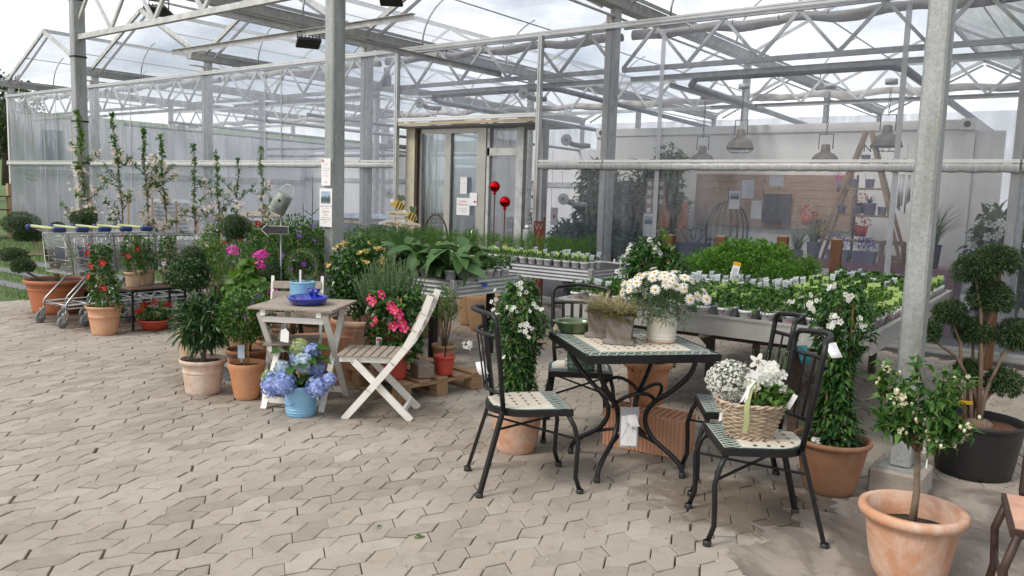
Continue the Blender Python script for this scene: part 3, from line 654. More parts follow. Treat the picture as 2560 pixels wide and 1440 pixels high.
# clamp rails
def rail(x0, x1, z, h, d, ribs=2, name='clamp_rail', m='alu'):
    mb = MB().box(((x0+x1)/2, YF-.03, z), (x1-x0, d, h))
    for r_ in range(ribs): mb.box(((x0+x1)/2, YF-.03-d/2-.004, z-h/2+h*(r_+.5)/ribs), (x1-x0, .01, h/ribs*.42))
    return gpart(mb, name, MT[m])
for k, (a, b) in enumerate([(XS[i+1]+.001, XS[i]-.001) for i in range(6)]): rail(a, b, ZT+.02, .07, .05, 2)
for a, b in [(-24.9, -20.11), (-20.09, -15.31), (-15.29, -10.51), (-10.49, DX0-.03), (DX1+.03, -5.71), (-5.69, -.91), (-.89, 3.9)]:
    c = rail(a, b, ZM+.055, .035, .05, 2, m='alu_bright')
    # surplus film rolled up under the rail, lumpy
    nu = int((b-a)*14); vs = []; r_ = random.Random(int(a*10)); lum = [r_.uniform(.6, 1.25) for _ in range(nu+1)]
    pr = [(-.070, .03), (-.080, .005), (-.070, -.04), (-.052, -.062), (-.03, -.055), (-.02, .03)]
    for i in range(nu+1):
        x = a+(b-a)*i/nu
        for (dy, dz) in pr: vs.append((x, YF+dy*(1+.22*(lum[i]-1)*2), ZM+dz*(1+.3*(lum[i]-1))))
    n = len(pr); fs = [(i*n+j, i*n+(j+1) % n, (i+1)*n+(j+1) % n, (i+1)*n+j) for i in range(nu) for j in range(n)]
    gpart(MB().add(vs, fs, 0, True), 'film_roll', MT['filmroll'], c)
    # loose ends of cord hanging from the roll
    for q in range(max(1, int((b-a)/1.6))):
        xx = a+(b-a)*(q+.4)/max(1, int((b-a)/1.6)); gpart(MB().tube([(xx, YF-.06, ZM-.07), (xx+.01, YF-.062, ZM-.28)], .003, 5), 'cord', MT['pipe'], c)
for a, b in [(-24.9, -20.11), (-20.09, -15.31), (-15.29, -10.51), (-10.49, DX0-.03), (DX1+.03, -5.71), (-5.69, -.91), (-.89, 3.9)]:
    rail(a, b, .07, .09, .06, 2)
for x in (DX0, DX1): gpart(MB().box((x, YF-.035, 1.9), (.06, .07, 3.78)).box((x-.012, YF-.074, 1.9), (.02, .01, 3.78)), 'door_post_rail', MT['alu'])
rail(DX0+.04, DX1-.04, 2.70, .06, .05, 2, m='alu_bright')
gpart(MB().box(((DX0+DX1)/2, YF-.02, 2.635), (DX1-DX0-.07, .06, .04)), 'door_lintel', mat('cream_lintel', (.52, .44, .30), .6))
for x in (-24.9, -20.1, -15.3, -10.5, -5.7, -.9): gpart(MB().box((x-.045, YF+.034, 2.0), (.085, .03, 3.95)), 'corner_strip', MT['white'])
# roof film
for i in range(6):
    xa, xb = XS[i+1], XS[i]; xm = (xa+xb)/2; y0 = YC-.05 if i < 3 else YF
    for xe in (xa, xb):
        s = .14 if xe < xm else -.14; rows = [(y0, YF), (YF, 14.3), (14.3, 19.1), (19.1, YB)] if i < 3 else [(YF, 14.3), (14.3, 19.1), (19.1, YB)]
        for q, (ya, yb) in enumerate(rows):
            sheet('roof_film', [(xe+s, ya, ZG+.215), (xe+s, yb, ZG+.215), (xm, yb, ZR+.07), (xm, ya, ZR+.07)], 14, 8, MT['rooffilm'], .015, i*9+q, fu=1.5)
    sheet('gable_film', [(xa+.1, YF+.03, ZG+.16), (xb-.1, YF+.03, ZG+.16), (xm+.02, YF+.03, ZR-.02), (xm-.02, YF+.03, ZR-.02)], 8, 6, MT['rooffilm'], .006, i)
    sheet('back_film', [(xa, YB+.05, .05), (xb, YB+.05, .05), (xb, YB+.05, ZG), (xa, YB+.05, ZG)], 8, 8, MT['hazy'], .01, i)
sheet('side_film', [(4.0, YF, .05), (4.0, YB, .05), (4.0, YB, ZG), (4.0, YF, ZG)], 8, 8, MT['hazy'], .01, 7)
# rolled shade cloth hung under the trusses, with wire hooks
for y, z in ((9.95, ZCH+.50), (14.5, ZCH+.18)):
    for i in range(6):
        xa, xb = XS[i+1]+.08, XS[i]-.08; r_ = random.Random(i+int(y)); n = 30; path = []
        vs = []; hh = .13
        for k in range(n+1):
            x = xa+(xb-xa)*k/n; sag = .02*math.sin(k*.9+i)+r_.uniform(-.008, .008); w = .045+.012*math.sin(k*1.7)
            for a in range(8):
                t = 2*math.pi*a/8; vs.append((x, y+w*math.cos(t), z+sag-.03+hh*.5*math.sin(t)*(1.1 if math.sin(t) > 0 else .8+.25*math.sin(k*.7+i))))
        fs = [(k*8+a, k*8+(a+1) % 8, (k+1)*8+(a+1) % 8, (k+1)*8+a) for k in range(n) for a in range(8)]
        c = gpart(MB().add(vs, fs, 0, True), 'shade_cloth', MT['cloth'])
        if y < 10:
            hk = MB()
            for k in range(8): hk.box((xa+(xb-xa)*(k+.5)/8, y-.07, z+.01), (.01, .006, .05))
            gpart(hk, 'wire_hook', MT['black_pl'], c)
# heating pipes
def pipe(path, r_=.042): gpart(MB().tube(path, r_, 10), 'heating_pipe', MT['pipe'])
pipe([(-9.35, 10.0, 3.14), (-7.0, 10.0, 3.14), (-6.9, 10.15, 3.13), (-6.9, 17, 3.0)]); pipe([(-9.35, 10.0, 3.10), (-9.38, 10.2, 3.07), (-9.4, 17, 3.0)])
pipe([(-4.75, 10.1, 3.16), (-2.35, 10.1, 3.16), (-2.22, 10.25, 3.14), (-2.2, 18, 3.0)], .05); pipe([(-4.75, 10.1, 3.12), (-4.86, 10.25, 3.10), (-4.9, 18, 2.95)], .045)
pipe([(-.75, 10.1, 3.16), (2, 10.1, 3.16)], .045)
for x in (-19.5, -17.5, -14.6, -12.6): pipe([(x, 10.0, 2.95), (x, 23, 2.85)], .035)
for z in (2.45, 2.65): pipe([(-19.9, 14.4, z), (-10.8, 14.4, z)], .04)
# ---- entrance: jambs, glazed sliding door, lined left reveal
DY = 9.72
dm = empty('entrance', (0, 0, 0)); dm.parent = GH; dm.location = (0, -YF, 0)
MB().box((-9.50, 9.70, 1.30), (.20, .12, 2.58)).build('lined_reveal', mat('cream_insulation', (.64, .60, .46), .55, 0, .12, 7, .3, 14), dm)
vine = MB(); vr = np.random.default_rng(31)
for k in range(4):
    zc = (.45, 1.0, 1.55, 2.15)[k]; n = 34
    p = np.stack([vr.normal(-9.52, .025, n), np.full(n, 9.637), vr.normal(zc, .16, n)], 1); d_ = np.stack([vr.normal(0, .6, n), np.zeros(n), vr.normal(.2, .7, n)], 1)
    V, F = leaf_geo(p, d_, .05, .010, vr, .0, .0, roll=.01); V[:, 1] = 9.636+vr.random(len(V))*.002; vine.arr(V, F)
vine.build('leaf_print', mat('dark_green_print', (.05, .17, .09), .6), dm)
MB().box((-9.365, DY-.02, 1.29), (.06, .14, 2.56)).build('jamb', MT['twig'], dm)
fr = MB()
for x, w in ((-9.31, .05), (-8.715, .12), (-8.02, .17)): fr.box((x, DY, 1.28), (w, .07, 2.46))
fr.box((-8.63, DY, 2.53), (1.39, .068, .07)).box((-8.63, DY, .09), (1.39, .068, .14))
d1 = fr.build('door_frame', mat('door_aluminium', (.46, .45, .42), .42, .5, .08, 5), dm)
for a, b in ((-9.285, -8.775), (-8.655, -8.105)): MB().box(((a+b)/2, DY+.01, 1.32), (b-a, .012, 2.33)).build('pane', MT['glass'], d1)
MB().tube([(-8.07, DY-.04, 1.0), (-8.11, DY-.11, .98), (-8.11, DY-.11, .72), (-8.07, DY-.04, .70)], .013, 7).build('handle', MT['alu_bright'], d1)
MB().tube([(-7.97, DY-.045, .93), (-7.97, DY-.055, .93)], .02, 8).build('lock', MT['alu_bright'], d1)
d2 = MB().box((-7.63, DY+.02, 2.20), (.62, .08, .12)).box((-7.29, DY+.02, 1.28), (.13, .09, 2.56)).box((-7.90, DY+.02, 1.28), (.05, .08, 2.56)).build('transom', MT['galv'], dm)
MB().box((-7.62, DY+.03, 1.06), (.52, .012, 2.1)).build('pane', MT['halfhazy'], d2); MB().box((-7.62, DY+.03, 2.41), (.52, .012, .28)).build('pane', MT['halfhazy'], d2)
MB().box((-6.93, DY+.05, 1.3), (.12, .14, 2.6)).build('jamb', MT['galv_dark'], dm)
ivy = MB(); leafball(ivy, vr, 260, (-7.10, DY+.15, 1.1), (.07, .05, .9), .07, .03, shell=.1); ivy.build('ivy', LF['dark'], dm)
MB().box((-8.23, DY+.35, 2.605), (2.75, .9, .03)).build('ceiling', MT['galv_dark'], dm)
# the inner porch door seen through the glass
pc = MB()
for x, w in ((-10.6, .09), (-9.9, .09), (-9.3, .12)): pc.box((x, 11.9, 1.1), (w, .08, 2.2))
pc.box((-9.95, 11.9, 2.16), (1.4, .079, .12)).box((-9.95, 11.9, .1), (1.4, .079, .2))
pcd = pc.build('inner_door', MT['whitepl'], dm); MB().box((-10.25, 11.91, 1.1), (.6, .01, 1.9)).build('pane', MT['hazy'], pcd); MB().box((-9.62, 11.91, 1.1), (.44, .01, 1.9)).build('pane', MT['glass'], pcd)
MB().box((-10.0, 11.5, 2.42), (2.6, .08, .20)).build('track_beam', MT['galv_dark'], dm)
# left side wall: white boards with a grey belt and a dark hatch
for k in range(6):
    y = 9.55+k*2.4; gpart(MB().box((-24.85, y+1.2, 1.7), (.05, 2.39, 3.3)), 'wall_board', MT['whitepl'])
gpart(MB().box((-24.80, 16.7, 1.78), (.06, 14.2, .16)), 'belt_rail', MT['galv_dark'])
gpart(MB().box((-24.80, 10.62, 2.52), (.05, .55, .95)), 'hatch', mat('blue_grey_panel', (.13, .19, .27), .5, 0, .1, 4))
# ------------------------------------------------------------------ mosaic bistro set
CREAM = mat('cream_tile', (.70, .63, .53), .35, 0, .08, 20, .05, 60); DGREEN = mat('dark_green_tile', (.028, .055, .047), .35, 0, .35, 30, .05, 60)
GROUT = mat('pale_grout', (.50, .55, .50), .8, 0, .1, 30); DKDOT = mat('dark_dot_tile', (.045, .05, .045), .4, 0, .2, 30)
def clip_oct(sz, cut):   # square tile with clipped corners, flat, 3 mm proud
    h = sz/2; c = cut
    return [(-h+c, -h), (h-c, -h), (h, -h+c), (h, h-c), (h-c, h), (-h+c, h), (-h, h-c), (-h, -h+c)]
tile_mesh = {}
def tilem(sz, cut):
    k = (sz, cut)
    if k not in tile_mesh: tile_mesh[k] = MB().prism(clip_oct(sz-.0025, cut), 0, .0032).mesh('tile', CREAM)
    return tile_mesh[k]
def net_border(mb, x0, x1, y0, y1, z, along, n, mi=0, w=.0022):
    """pale lattice lines laid over the green border strip"""
    for k in range(n):
        a = k/n; b = (k+1)/n
        if along == 'x':
            xa, xb = x0+(x1-x0)*a, x0+(x1-x0)*b
            mb.bar((xa, y0, z), (xb, y1, z), w*2, .001, mi); mb.bar((xa, y1, z+.0004), (xb, y0, z+.0004), w*2, .001, mi)
        else:
            ya, yb = y0+(y1-y0)*a, y0+(y1-y0)*b
            mb.bar((x0, ya, z), (x1, yb, z), w*2, .001, mi); mb.bar((x1, ya, z+.0004), (x0, yb, z+.0004), w*2, .001, mi)
    for y in ((y0, y1) if along == 'x' else ()): mb.bar((x0, y, z), (x1, y, z), w*1.6, .0012, mi)
    for x in ((x0, x1) if along == 'y' else ()): mb.bar((x, y0, z), (x, y1, z), w*1.6, .0012, mi)
def bistro_table(loc, rz):
    t = empty('bistro_table', (*loc, 0), rz, 'square mosaic bistro table with black curved legs and planters on top', 'table')
    s, z = .76, .73; h = s/2
    fr = MB()
    for a in range(4):
        c, sn = math.cos(a*math.pi/2), math.sin(a*math.pi/2)
        fr.box((c*(h-.006), sn*(h-.006), z-.02), (.012, s-(.0 if a % 2 == 0 else .024), .045), rz=a*math.pi/2)
    fr.box((0, 0, z-.022), (s-.026, s-.026, .02))
    fr.build('top_frame', MT['black'], t)
    bd = MB().box((0, 0, z-.006), (s-.028, s-.028, .012)); b = bd.build('mosaic_border', DGREEN, t)
    lat = MB(); bw = .095; i0 = h-.018; i1 = i0-bw
    for y0, y1 in ((i1, i0), (-i0, -i1)): net_border(lat, -i0, i0, y0, y1, z+.0008, 'x', 15)
    for x0, x1 in ((i1, i0), (-i0, -i1)): net_border(lat, x0, x1, -i1, i1, z+.0008, 'y', 11)
    tag(lat.build('lattice_line', GROUT, b), kind='stuff')
    f = i1-.006; fl = MB().box((0, 0, z-.0045), (2*f, 2*f, .0125)).build('grout_field', GROUT, t)
    n = 9; p = 2*f/n; dots = MB()
    for i in range(n):
        for j in range(n):
            inst('tile', tilem(p, p*.13), t, (-f+p*(i+.5), -f+p*(j+.5), z+.0005))
            if i and j: dots.prism([(-f+p*i+dx*p*.15, -f+p*j+dy*p*.15) for dx, dy in ((1, 0), (0, 1), (-1, 0), (0, -1))], z+.0012, z+.0052)
    tag(dots.build('corner_dot', DKDOT, t), kind='stuff')
    prof = [(.40, .70), (.37, .60), (.27, .49), (.165, .405), (.12, .33), (.125, .26), (.18, .185), (.29, .115), (.345, .06), (.355, .004)]
    # smooth the profile
    def cat(P, k=4):
        out = []
        for i in range(len(P)-1):
            p0 = P[max(i-1, 0)]; p1 = P[i]; p2 = P[i+1]; p3 = P[min(i+2, len(P)-1)]
            for q in range(k):
                u = q/k; out.append(tuple(.5*((2*p1[d])+(-p0[d]+p2[d])*u+(2*p0[d]-5*p1[d]+4*p2[d]-p3[d])*u*u+(-p0[d]+3*p1[d]-3*p2[d]+p3[d])*u**3) for d in range(len(p1))))
        return out+[P[-1]]
    sp = cat(prof)
    for a in range(4):
        an = math.pi/4+a*math.pi/2; c, sn = math.cos(an), math.sin(an)
        lg = MB().tube([(r_*c, r_*sn, zz) for r_, zz in sp], .0145, 8).build('leg', MT['black'], t)
        MB().lathe([(.018, 0), (.018, .03), (.014, .034)], 10, c=(.355*c, .355*sn, 0)).build('foot_cap', MT['black_pl'], lg)
    for a in range(4):      # arched yokes between neighbouring legs
        a0 = math.pi/4+a*math.pi/2; path = []
        for k in range(9):
            u = k/8; an = a0+u*math.pi/2; rr_ = .17+.03*math.sin(u*math.pi); path.append((rr_*math.cos(an), rr_*math.sin(an), .405+.075*math.sin(u*math.pi)))
        MB().tube(path, .011, 7).build('yoke', MT['black'], t)
    for a in range(2):
        a0 = math.pi/4+a*math.pi/2; c, sn = math.cos(a0), math.sin(a0)
        MB().tube([(-.20*c, -.20*sn, .17), (-.08*c, -.08*sn, .205), (.08*c, .08*sn, .205+.001*a), (.20*c, .20*sn, .17)], .010, 7).build('lower_brace', MT['black'], t)
    return t
TABLE = bistro_table((-2.215, 4.06), R(-85-45))
def seat_outline():
    o = [(.215, -.205), (.215, .205)]
    for k in range(0, 13):
        a = math.pi/2+k*math.pi/12; o.append((-.03+.185*math.cos(a)*1.0, .205*math.sin(a)))
    return o
def mosaic_chair():
    t = empty('bistro_chair'); z = .45; O = seat_outline()
    def ins(k): return [(x*(1-k/.215), y*(1-k/.205)) for x, y in O]
    MB().prism(O, z-.034, z-.002).build('seat_frame', MT['black'], t)
    st = MB().prism(ins(.010), z-.003, z+.0015).build('seat_border', DGREEN, t)
    lat = MB(); net_border(lat, .125, .203, -.19, .19, z+.0018, 'y', 10)
    tag(lat.build('lattice_line', GROUT, st), kind='stuff')
    fld = [(x, y) for x, y in ins(.022)]; fld = [(min(x, .12), y) for x, y in fld]
    MB().prism(fld, z-.002, z+.0024).build('grout_field', GROUT, t)
    p = .062; dots = MB()
    for i in range(-4, 5):
        for j in range(-4, 5):
            x, y = .088-p*(i+4), p*j
            if x < -.2: continue
            inside = (x+.03 >= 0 or ((x+.03)/.160)**2+(y/.178)**2 < .92) and abs(y) < .17
            if not inside: continue
            inst('tile', tilem(p, p*.13), t, (x, y, z+.0024))
            x2, y2 = x-p/2, y+p/2
            if ((min(x2, -.03)+.03)/.165)**2+(y2/.185)**2 < .85: dots.prism([(x2+dx*p*.16, y2+dy*p*.16) for dx, dy in ((1, 0), (0, 1), (-1, 0), (0, -1))], z+.003, z+.0068)
    tag(dots.build('corner_dot', DKDOT, t), kind='stuff')
    for s in (-1, 1):
        lg = MB().bar((-.155, s*.165, z-.01), (-.272, s*.205, .012), .026, .020).build('leg', MT['black'], t)
        MB().lathe([(.021, 0), (.021, .022), (.016, .026)], 10, c=(-.273, s*.205, 0)).build('foot_cap', MT['black_pl'], lg)
        path = [(.19, s*.19, z-.03), (.222, s*.205, z-.09), (.243, s*.215, z-.17), (.238, s*.217, z-.26), (.235, s*.217, z-.36), (.262, s*.22, .012)]
        lg = MB().tube(path, .0125, 8).build('leg', MT['black'], t)
        MB().lathe([(.020, 0), (.020, .022), (.015, .026)], 10, c=(.262, s*.22, 0)).build('foot_cap', MT['black_pl'], lg)
        # uprights and top rail share one bent tube per side drawn below
    def arc(zz, x0, bulge, half, rise=0, n=9): return [(x0-bulge*math.sin(math.pi*k/n), half*(2*k/n-1), zz+rise*math.sin(math.pi*k/n)) for k in range(n+1)]
    top = [(-.152, -.165, z-.01), (-.178, -.185, z+.22), (-.205, -.195, z+.43), (-.212, -.192, z+.475)]+arc(z+.492, -.222, .075, .165, .012)+[(-.212, .192, z+.475), (-.205, .195, z+.43), (-.178, .185, z+.22), (-.152, .165, z-.01)]
    MB().tube(top, .0135, 8).build('back_frame', MT['black'], t)
    MB().tube(arc(z+.385, -.201, .072, .190), .011, 7).build('back_rail', MT['black'], t)
    MB().tube(arc(z+.085, -.166, .060, .172), .010, 7).build('back_rail', MT['black'], t)
    for k in range(5):
        u = (k+1)/6; y = .185*(2*u-1); b1 = .072*math.sin(math.pi*u); b0 = .060*math.sin(math.pi*u)
        MB().bar((-.166-b0, y*.9, z+.085), (-.201-b1, y, z+.385), .022, .006, up=(1, 0, 0)).build('back_slat', MT['black'], t)
    for s in (-1, 1): MB().bar((-.19, s*.18, z-.11-.006*s), (.236, -s*.212, z-.15-.006*s), .010, .010).build('stretcher', MT['black'], t)
    return t
ch0 = mosaic_chair()
chairs = [(ch0, (-2.50, 3.445), 49, 'black mosaic-seat bistro chair with empty seat left of the table', None),
          (None, (-2.78, 4.43), -56, 'black mosaic-seat bistro chair behind the table carrying the green pot', None),
          (None, (-1.30, 3.68), 216, 'black mosaic-seat bistro chair carrying the wicker flower basket', None),
          (None, (-1.60, 4.20), 212, 'black mosaic-seat bistro chair half hidden behind the basket chair', None)]
for o, p, a, lab, _ in chairs:
    c = o or copy_tree(ch0); c.location = (*p, 0); c.rotation_euler = (0, 0, R(a)); tag(c, lab, 'chair', 'mosaic bistro chairs')
# curled paper swing tags on the chairs and table
def swing_tag(base, drop, lab, m='paper', tall=.075, rz=0, curl=.03):
    t = empty('swing_tag', base, rz, lab, 'tag')
    MB().tube([(0, 0, 0), (.004, 0, -drop*.5), (0, 0, -drop)], .0012, 5).build('string', MT['paper'], t)
    vs = []; n = 7
    for k in range(n):
        u = k/(n-1); y = -curl*math.sin(u*1.9); z = -drop-tall*u*(1-.12*u)
        w = .026; vs += [(-w+.02*u*u, y, z), (w+.02*u*u, y, z+.006)]
    MB().add(vs, [(2*k, 2*k+1, 2*k+3, 2*k+2) for k in range(n-1)], 0, True).build('card', MT[m], t)
    return t
MT['teal'] = mat('teal_paper', (.012, .16, .19), .6)
swing_tag((-2.785, 3.40, .835), .21, 'curled white paper tag hanging from the left bistro chair', rz=R(50))
swing_tag((-1.07, 3.92, .93), .03, 'curled white paper tag on the back of the basket chair', rz=R(35), tall=.07, curl=.05)
swing_tag((-1.36, 4.44, .83), .05, 'curled teal paper tag on the half hidden chair back', 'teal', rz=R(30), tall=.10, curl=.05)
swing_tag((-2.10, 3.90, .475), .10, 'curled white tag tied under the mosaic table', rz=R(40), tall=.09, curl=.035)
t = empty('info_sleeve', (-2.10, 3.885, .40), R(40), 'clear plastic sleeve with a printed drawing under the mosaic table', 'leaflet')
MB().box((0, 0, -.11), (.105, .002, .23)).build('sleeve', MT['hazy'], t); MB().box((0, -.003, -.13), (.09, .001, .17)).build('sheet', MT['paper'], t)
lm_ = MB(); lr = random.Random(3)
for k in range(9): lm_.bar((lr.uniform(-.04, .04), -.0042, -.05-lr.random()*.15), (lr.uniform(-.04, .04), -.0042, -.05-lr.random()*.15), .0015, .0006, up=(0, 1, 0))
lm_.build('drawing', MT['grey_print'], t)
# ------------------------------------------------------------------ white wooden folding set
def fold_chair(loc, rz, lab):
    t = empty('folding_chair', (*loc, 0), rz, lab, 'chair', 'white folding chairs'); hw = .20; m = MT['white']
    pA = [(.0, .0), (.17, .20), (.33, .395), (.41, .50), (.48, .62), (.535, .74), (.575, .86)]
    for s in (-1, 1):
        y = s*(hw-.012); mb = MB(); w = .026
        for i in range(len(pA)-1):
            a, b = Vector((pA[i][0], y, pA[i][1])), Vector((pA[i+1][0], y, pA[i+1][1]))
            d = (b-a).normalized()*.004; mb.bar(a-d, b+d, .022, .046, up=(0, 1, 0)) if False else mb.bar(a-d, b+d, .046*.48, .046, up=(-d.z, 0, d.x))
        mb.build('back_leg', m, t)
        y2 = s*(hw-.040)
        MB().bar((.055, y2, .40), (.455, y2, .0), .022, .046, up=(1, 0, 1)).build('front_leg', m, t)
        r_ = MB().box((.155, s*(hw-.065), .408), (.40, .022, .044)).build('seat_rail', m, t)
        for bx, bz in ((.06, .395), (.33, .395), (.228, .222)): MB().tube([(bx, s*(hw+.001), bz), (bx, s*(hw+.004), bz)], .008, 8).build('bolt', MT['galv'], t)
    for k in range(7): MB().box((-.03+k*.058, 0, .437), (.049, 2*hw-.028, .014), bev=.003).build('seat_slat', MT['greywood'], t)
    for k in range(4):
        u = .565+k*.077; z = u; x = .445+(z-.56)*.44
        MB().box((x-.018, 0, z+.005), (.014, 2*hw-.03, .062), bev=.003, rot=Matrix.Rotation(R(24), 3, 'Y')).build('back_slat', MT['greywood'], t)
    MB().bar((.40, -hw+.04, .055), (.40, hw-.04, .055), .02, .045).build('cross_bar', m, t); MB().bar((.07, -hw+.02, .075), (.07, hw-.02, .075), .02, .045).build('cross_bar', m, t)
    return t
fold_chair((-4.234, 3.744), R(35), 'white wooden folding chair with grey slats standing right of the small table')
fold_chair((-4.72, 3.60), R(137), 'white wooden folding chair pushed in behind the small table')
t = empty('folding_table', (-4.66, 3.68, 0), R(31), 'small white wooden folding table with grey slatted top', 'table')
for k in range(6): MB().box((0, -.245+k*.098, .722), (.60, .0945, .016), bev=.002).build('top_slat', MT['greywood'], t)
for x in (-.2, .2): MB().box((x, 0, .692), (.035, .55, .04)).build('top_batten', MT['white'], t)
for x in (-.235, .235):
    s = 1 if x > 0 else -1
    MB().bar((x, -.24, .68), (x, .24, .0), .022, .040, up=(1, 0, 0)).build('leg', MT['white'], t); MB().bar((x-s*.026, .24, .68), (x-s*.026, -.24, .0), .022, .040, up=(1, 0, 0)).build('leg', MT['white'], t)
for y, z in ((-.20, .06), (.20, .06), (-.22, .64)): MB().box((-.0, y, z), (.44, .02, .04)).build('cross_bar', MT['white'], t)
t = empty('price_label', (-4.60, 3.46, .69), R(20), 'pale grey paper label hanging under the small white table', 'label')
MB().tube([(0, 0, 0), (0, 0, -.10)], .001, 5).build('string', MT['paper'], t); MB().slab([(-.035, -.05), (.03, -.055), (.035, .02), (.008, .045), (-.03, .03)], Matrix.Translation((0, 0, -.155)) @ Matrix.Rotation(R(90), 4, 'X'), .002).build('card', MT['paper'], t)
# pallet with what stands on it
t = empty('pallet', (-4.66, 4.62, 0), R(171), 'weathered wooden pallet under the potted plants', 'pallet')
for y in (-.34, -.17, 0, .17, .34): MB().box((0, y, .133), (1.2, .10, .022), bev=.003).build('deck_board', MT['palletwood'], t)
for y in (-.35, 0, .35): MB().box((0, y, .011), (1.2, .10, .022), bev=.003).build('runner', MT['palletwood'], t)
for x in (-.545, 0, .545):
    MB().box((x, 0, .111), (.10, .80, .022), bev=.003).build('cross_board', MT['palletwood'], t)
    for y in (-.35, 0, .35): MB().box((x, y, .061), (.10, .11, .078), bev=.004).build('block', MT['palletwood'], t)
t = MB().box((0, 0, .055), (.24, .13, .11), bev=.012).build('stone_block', MT['stone'], None, (-4.22, 4.45, .145), (0, 0, R(150))); tag(t, 'rough grey stone block lying on the pallet edge', 'stone')
# hollow clay brick under the mosaic table
cb = MB(); cbm = terracotta('fired_brick', (.52, .25, .15), (.60, .33, .21), (.62, .42, .31), .3)
t = empty('clay_block', (-2.27, 4.46, 0), R(7), 'ribbed hollow clay block lying under the mosaic table', 'brick')
mb = MB().box((0, 0, .122), (.52, .235, .236))
for k in range(21):
    x = -.25+k*.025; mb.box((x, -.1195, .122), (.013, .006, .236)); mb.box((x, .1195, .122), (.013, .006, .236))
b0 = mb.build('body', cbm, t); hl = MB()
for i in range(12):
    for j in range(5): hl.box((-.225+i*.041, -.085+j*.042, .2405), (.026, .024, .002))
hl.build('hole', MT['terra_deep'], b0)
t2 = empty('clay_block', (-5.05, 4.22, 0), R(60), 'ribbed clay blocks standing behind the small white table', 'brick')
for k in (-1, 1):
    mb = MB().box((k*.125, 0, .19), (.235, .25, .38))
    for q in range(9): mb.box((k*.125-.10+q*.025, -.127, .19), (.013, .006, .38))
    mb.build('body', cbm, t2)
# partly visible metal armchair at the right edge
t = empty('armchair', (-.05, 3.46, 0), R(190), 'brown metal armchair with tiled seat cut off by the right edge', 'chair')
RUST = mat('brown_metal', (.055, .032, .026), .5, .3, .3, 20)
MB().prism(seat_outline(), .42, .448).build('seat_frame', RUST, t); MB().prism([(x*.93, y*.93) for x, y in seat_outline()], .447, .4525).build('seat_tile', mat('peach_tile', (.58, .34, .24), .45, 0, .2, 12), t)
for s in (-1, 1):
    MB().tube([(.19, s*.2, .43), (.225, s*.21, .30), (.215, s*.215, .15), (.24, s*.22, .0)], .015, 8).build('leg', RUST, t)
    MB().bar((-.18, s*.17, .44), (-.26, s*.2, 0), .026, .026).build('leg', RUST, t)
    MB().tube([(.14, s*.225, .43), (.145, s*.235, .46), (.14, s*.24, .64), (.12, s*.24, .665), (-.05, s*.24, .675), (-.2, s*.21, .70)], .012, 7).build('arm', RUST, t)
    MB().bar((.15, s*.24, .672), (-.16, s*.23, .678), .05, .008).build('arm_rest', RUST, t)
MB().tube([(-.17, -.18, .44), (-.23, -.19, .86), (-.26, 0, .92), (-.23, .19, .86), (-.17, .18, .44)], .013, 8).build('back_frame', RUST, t)
MB().tube([(.22, -.21, .22), (.22, .21, .22)], .007, 6).build('stretcher', RUST, t)
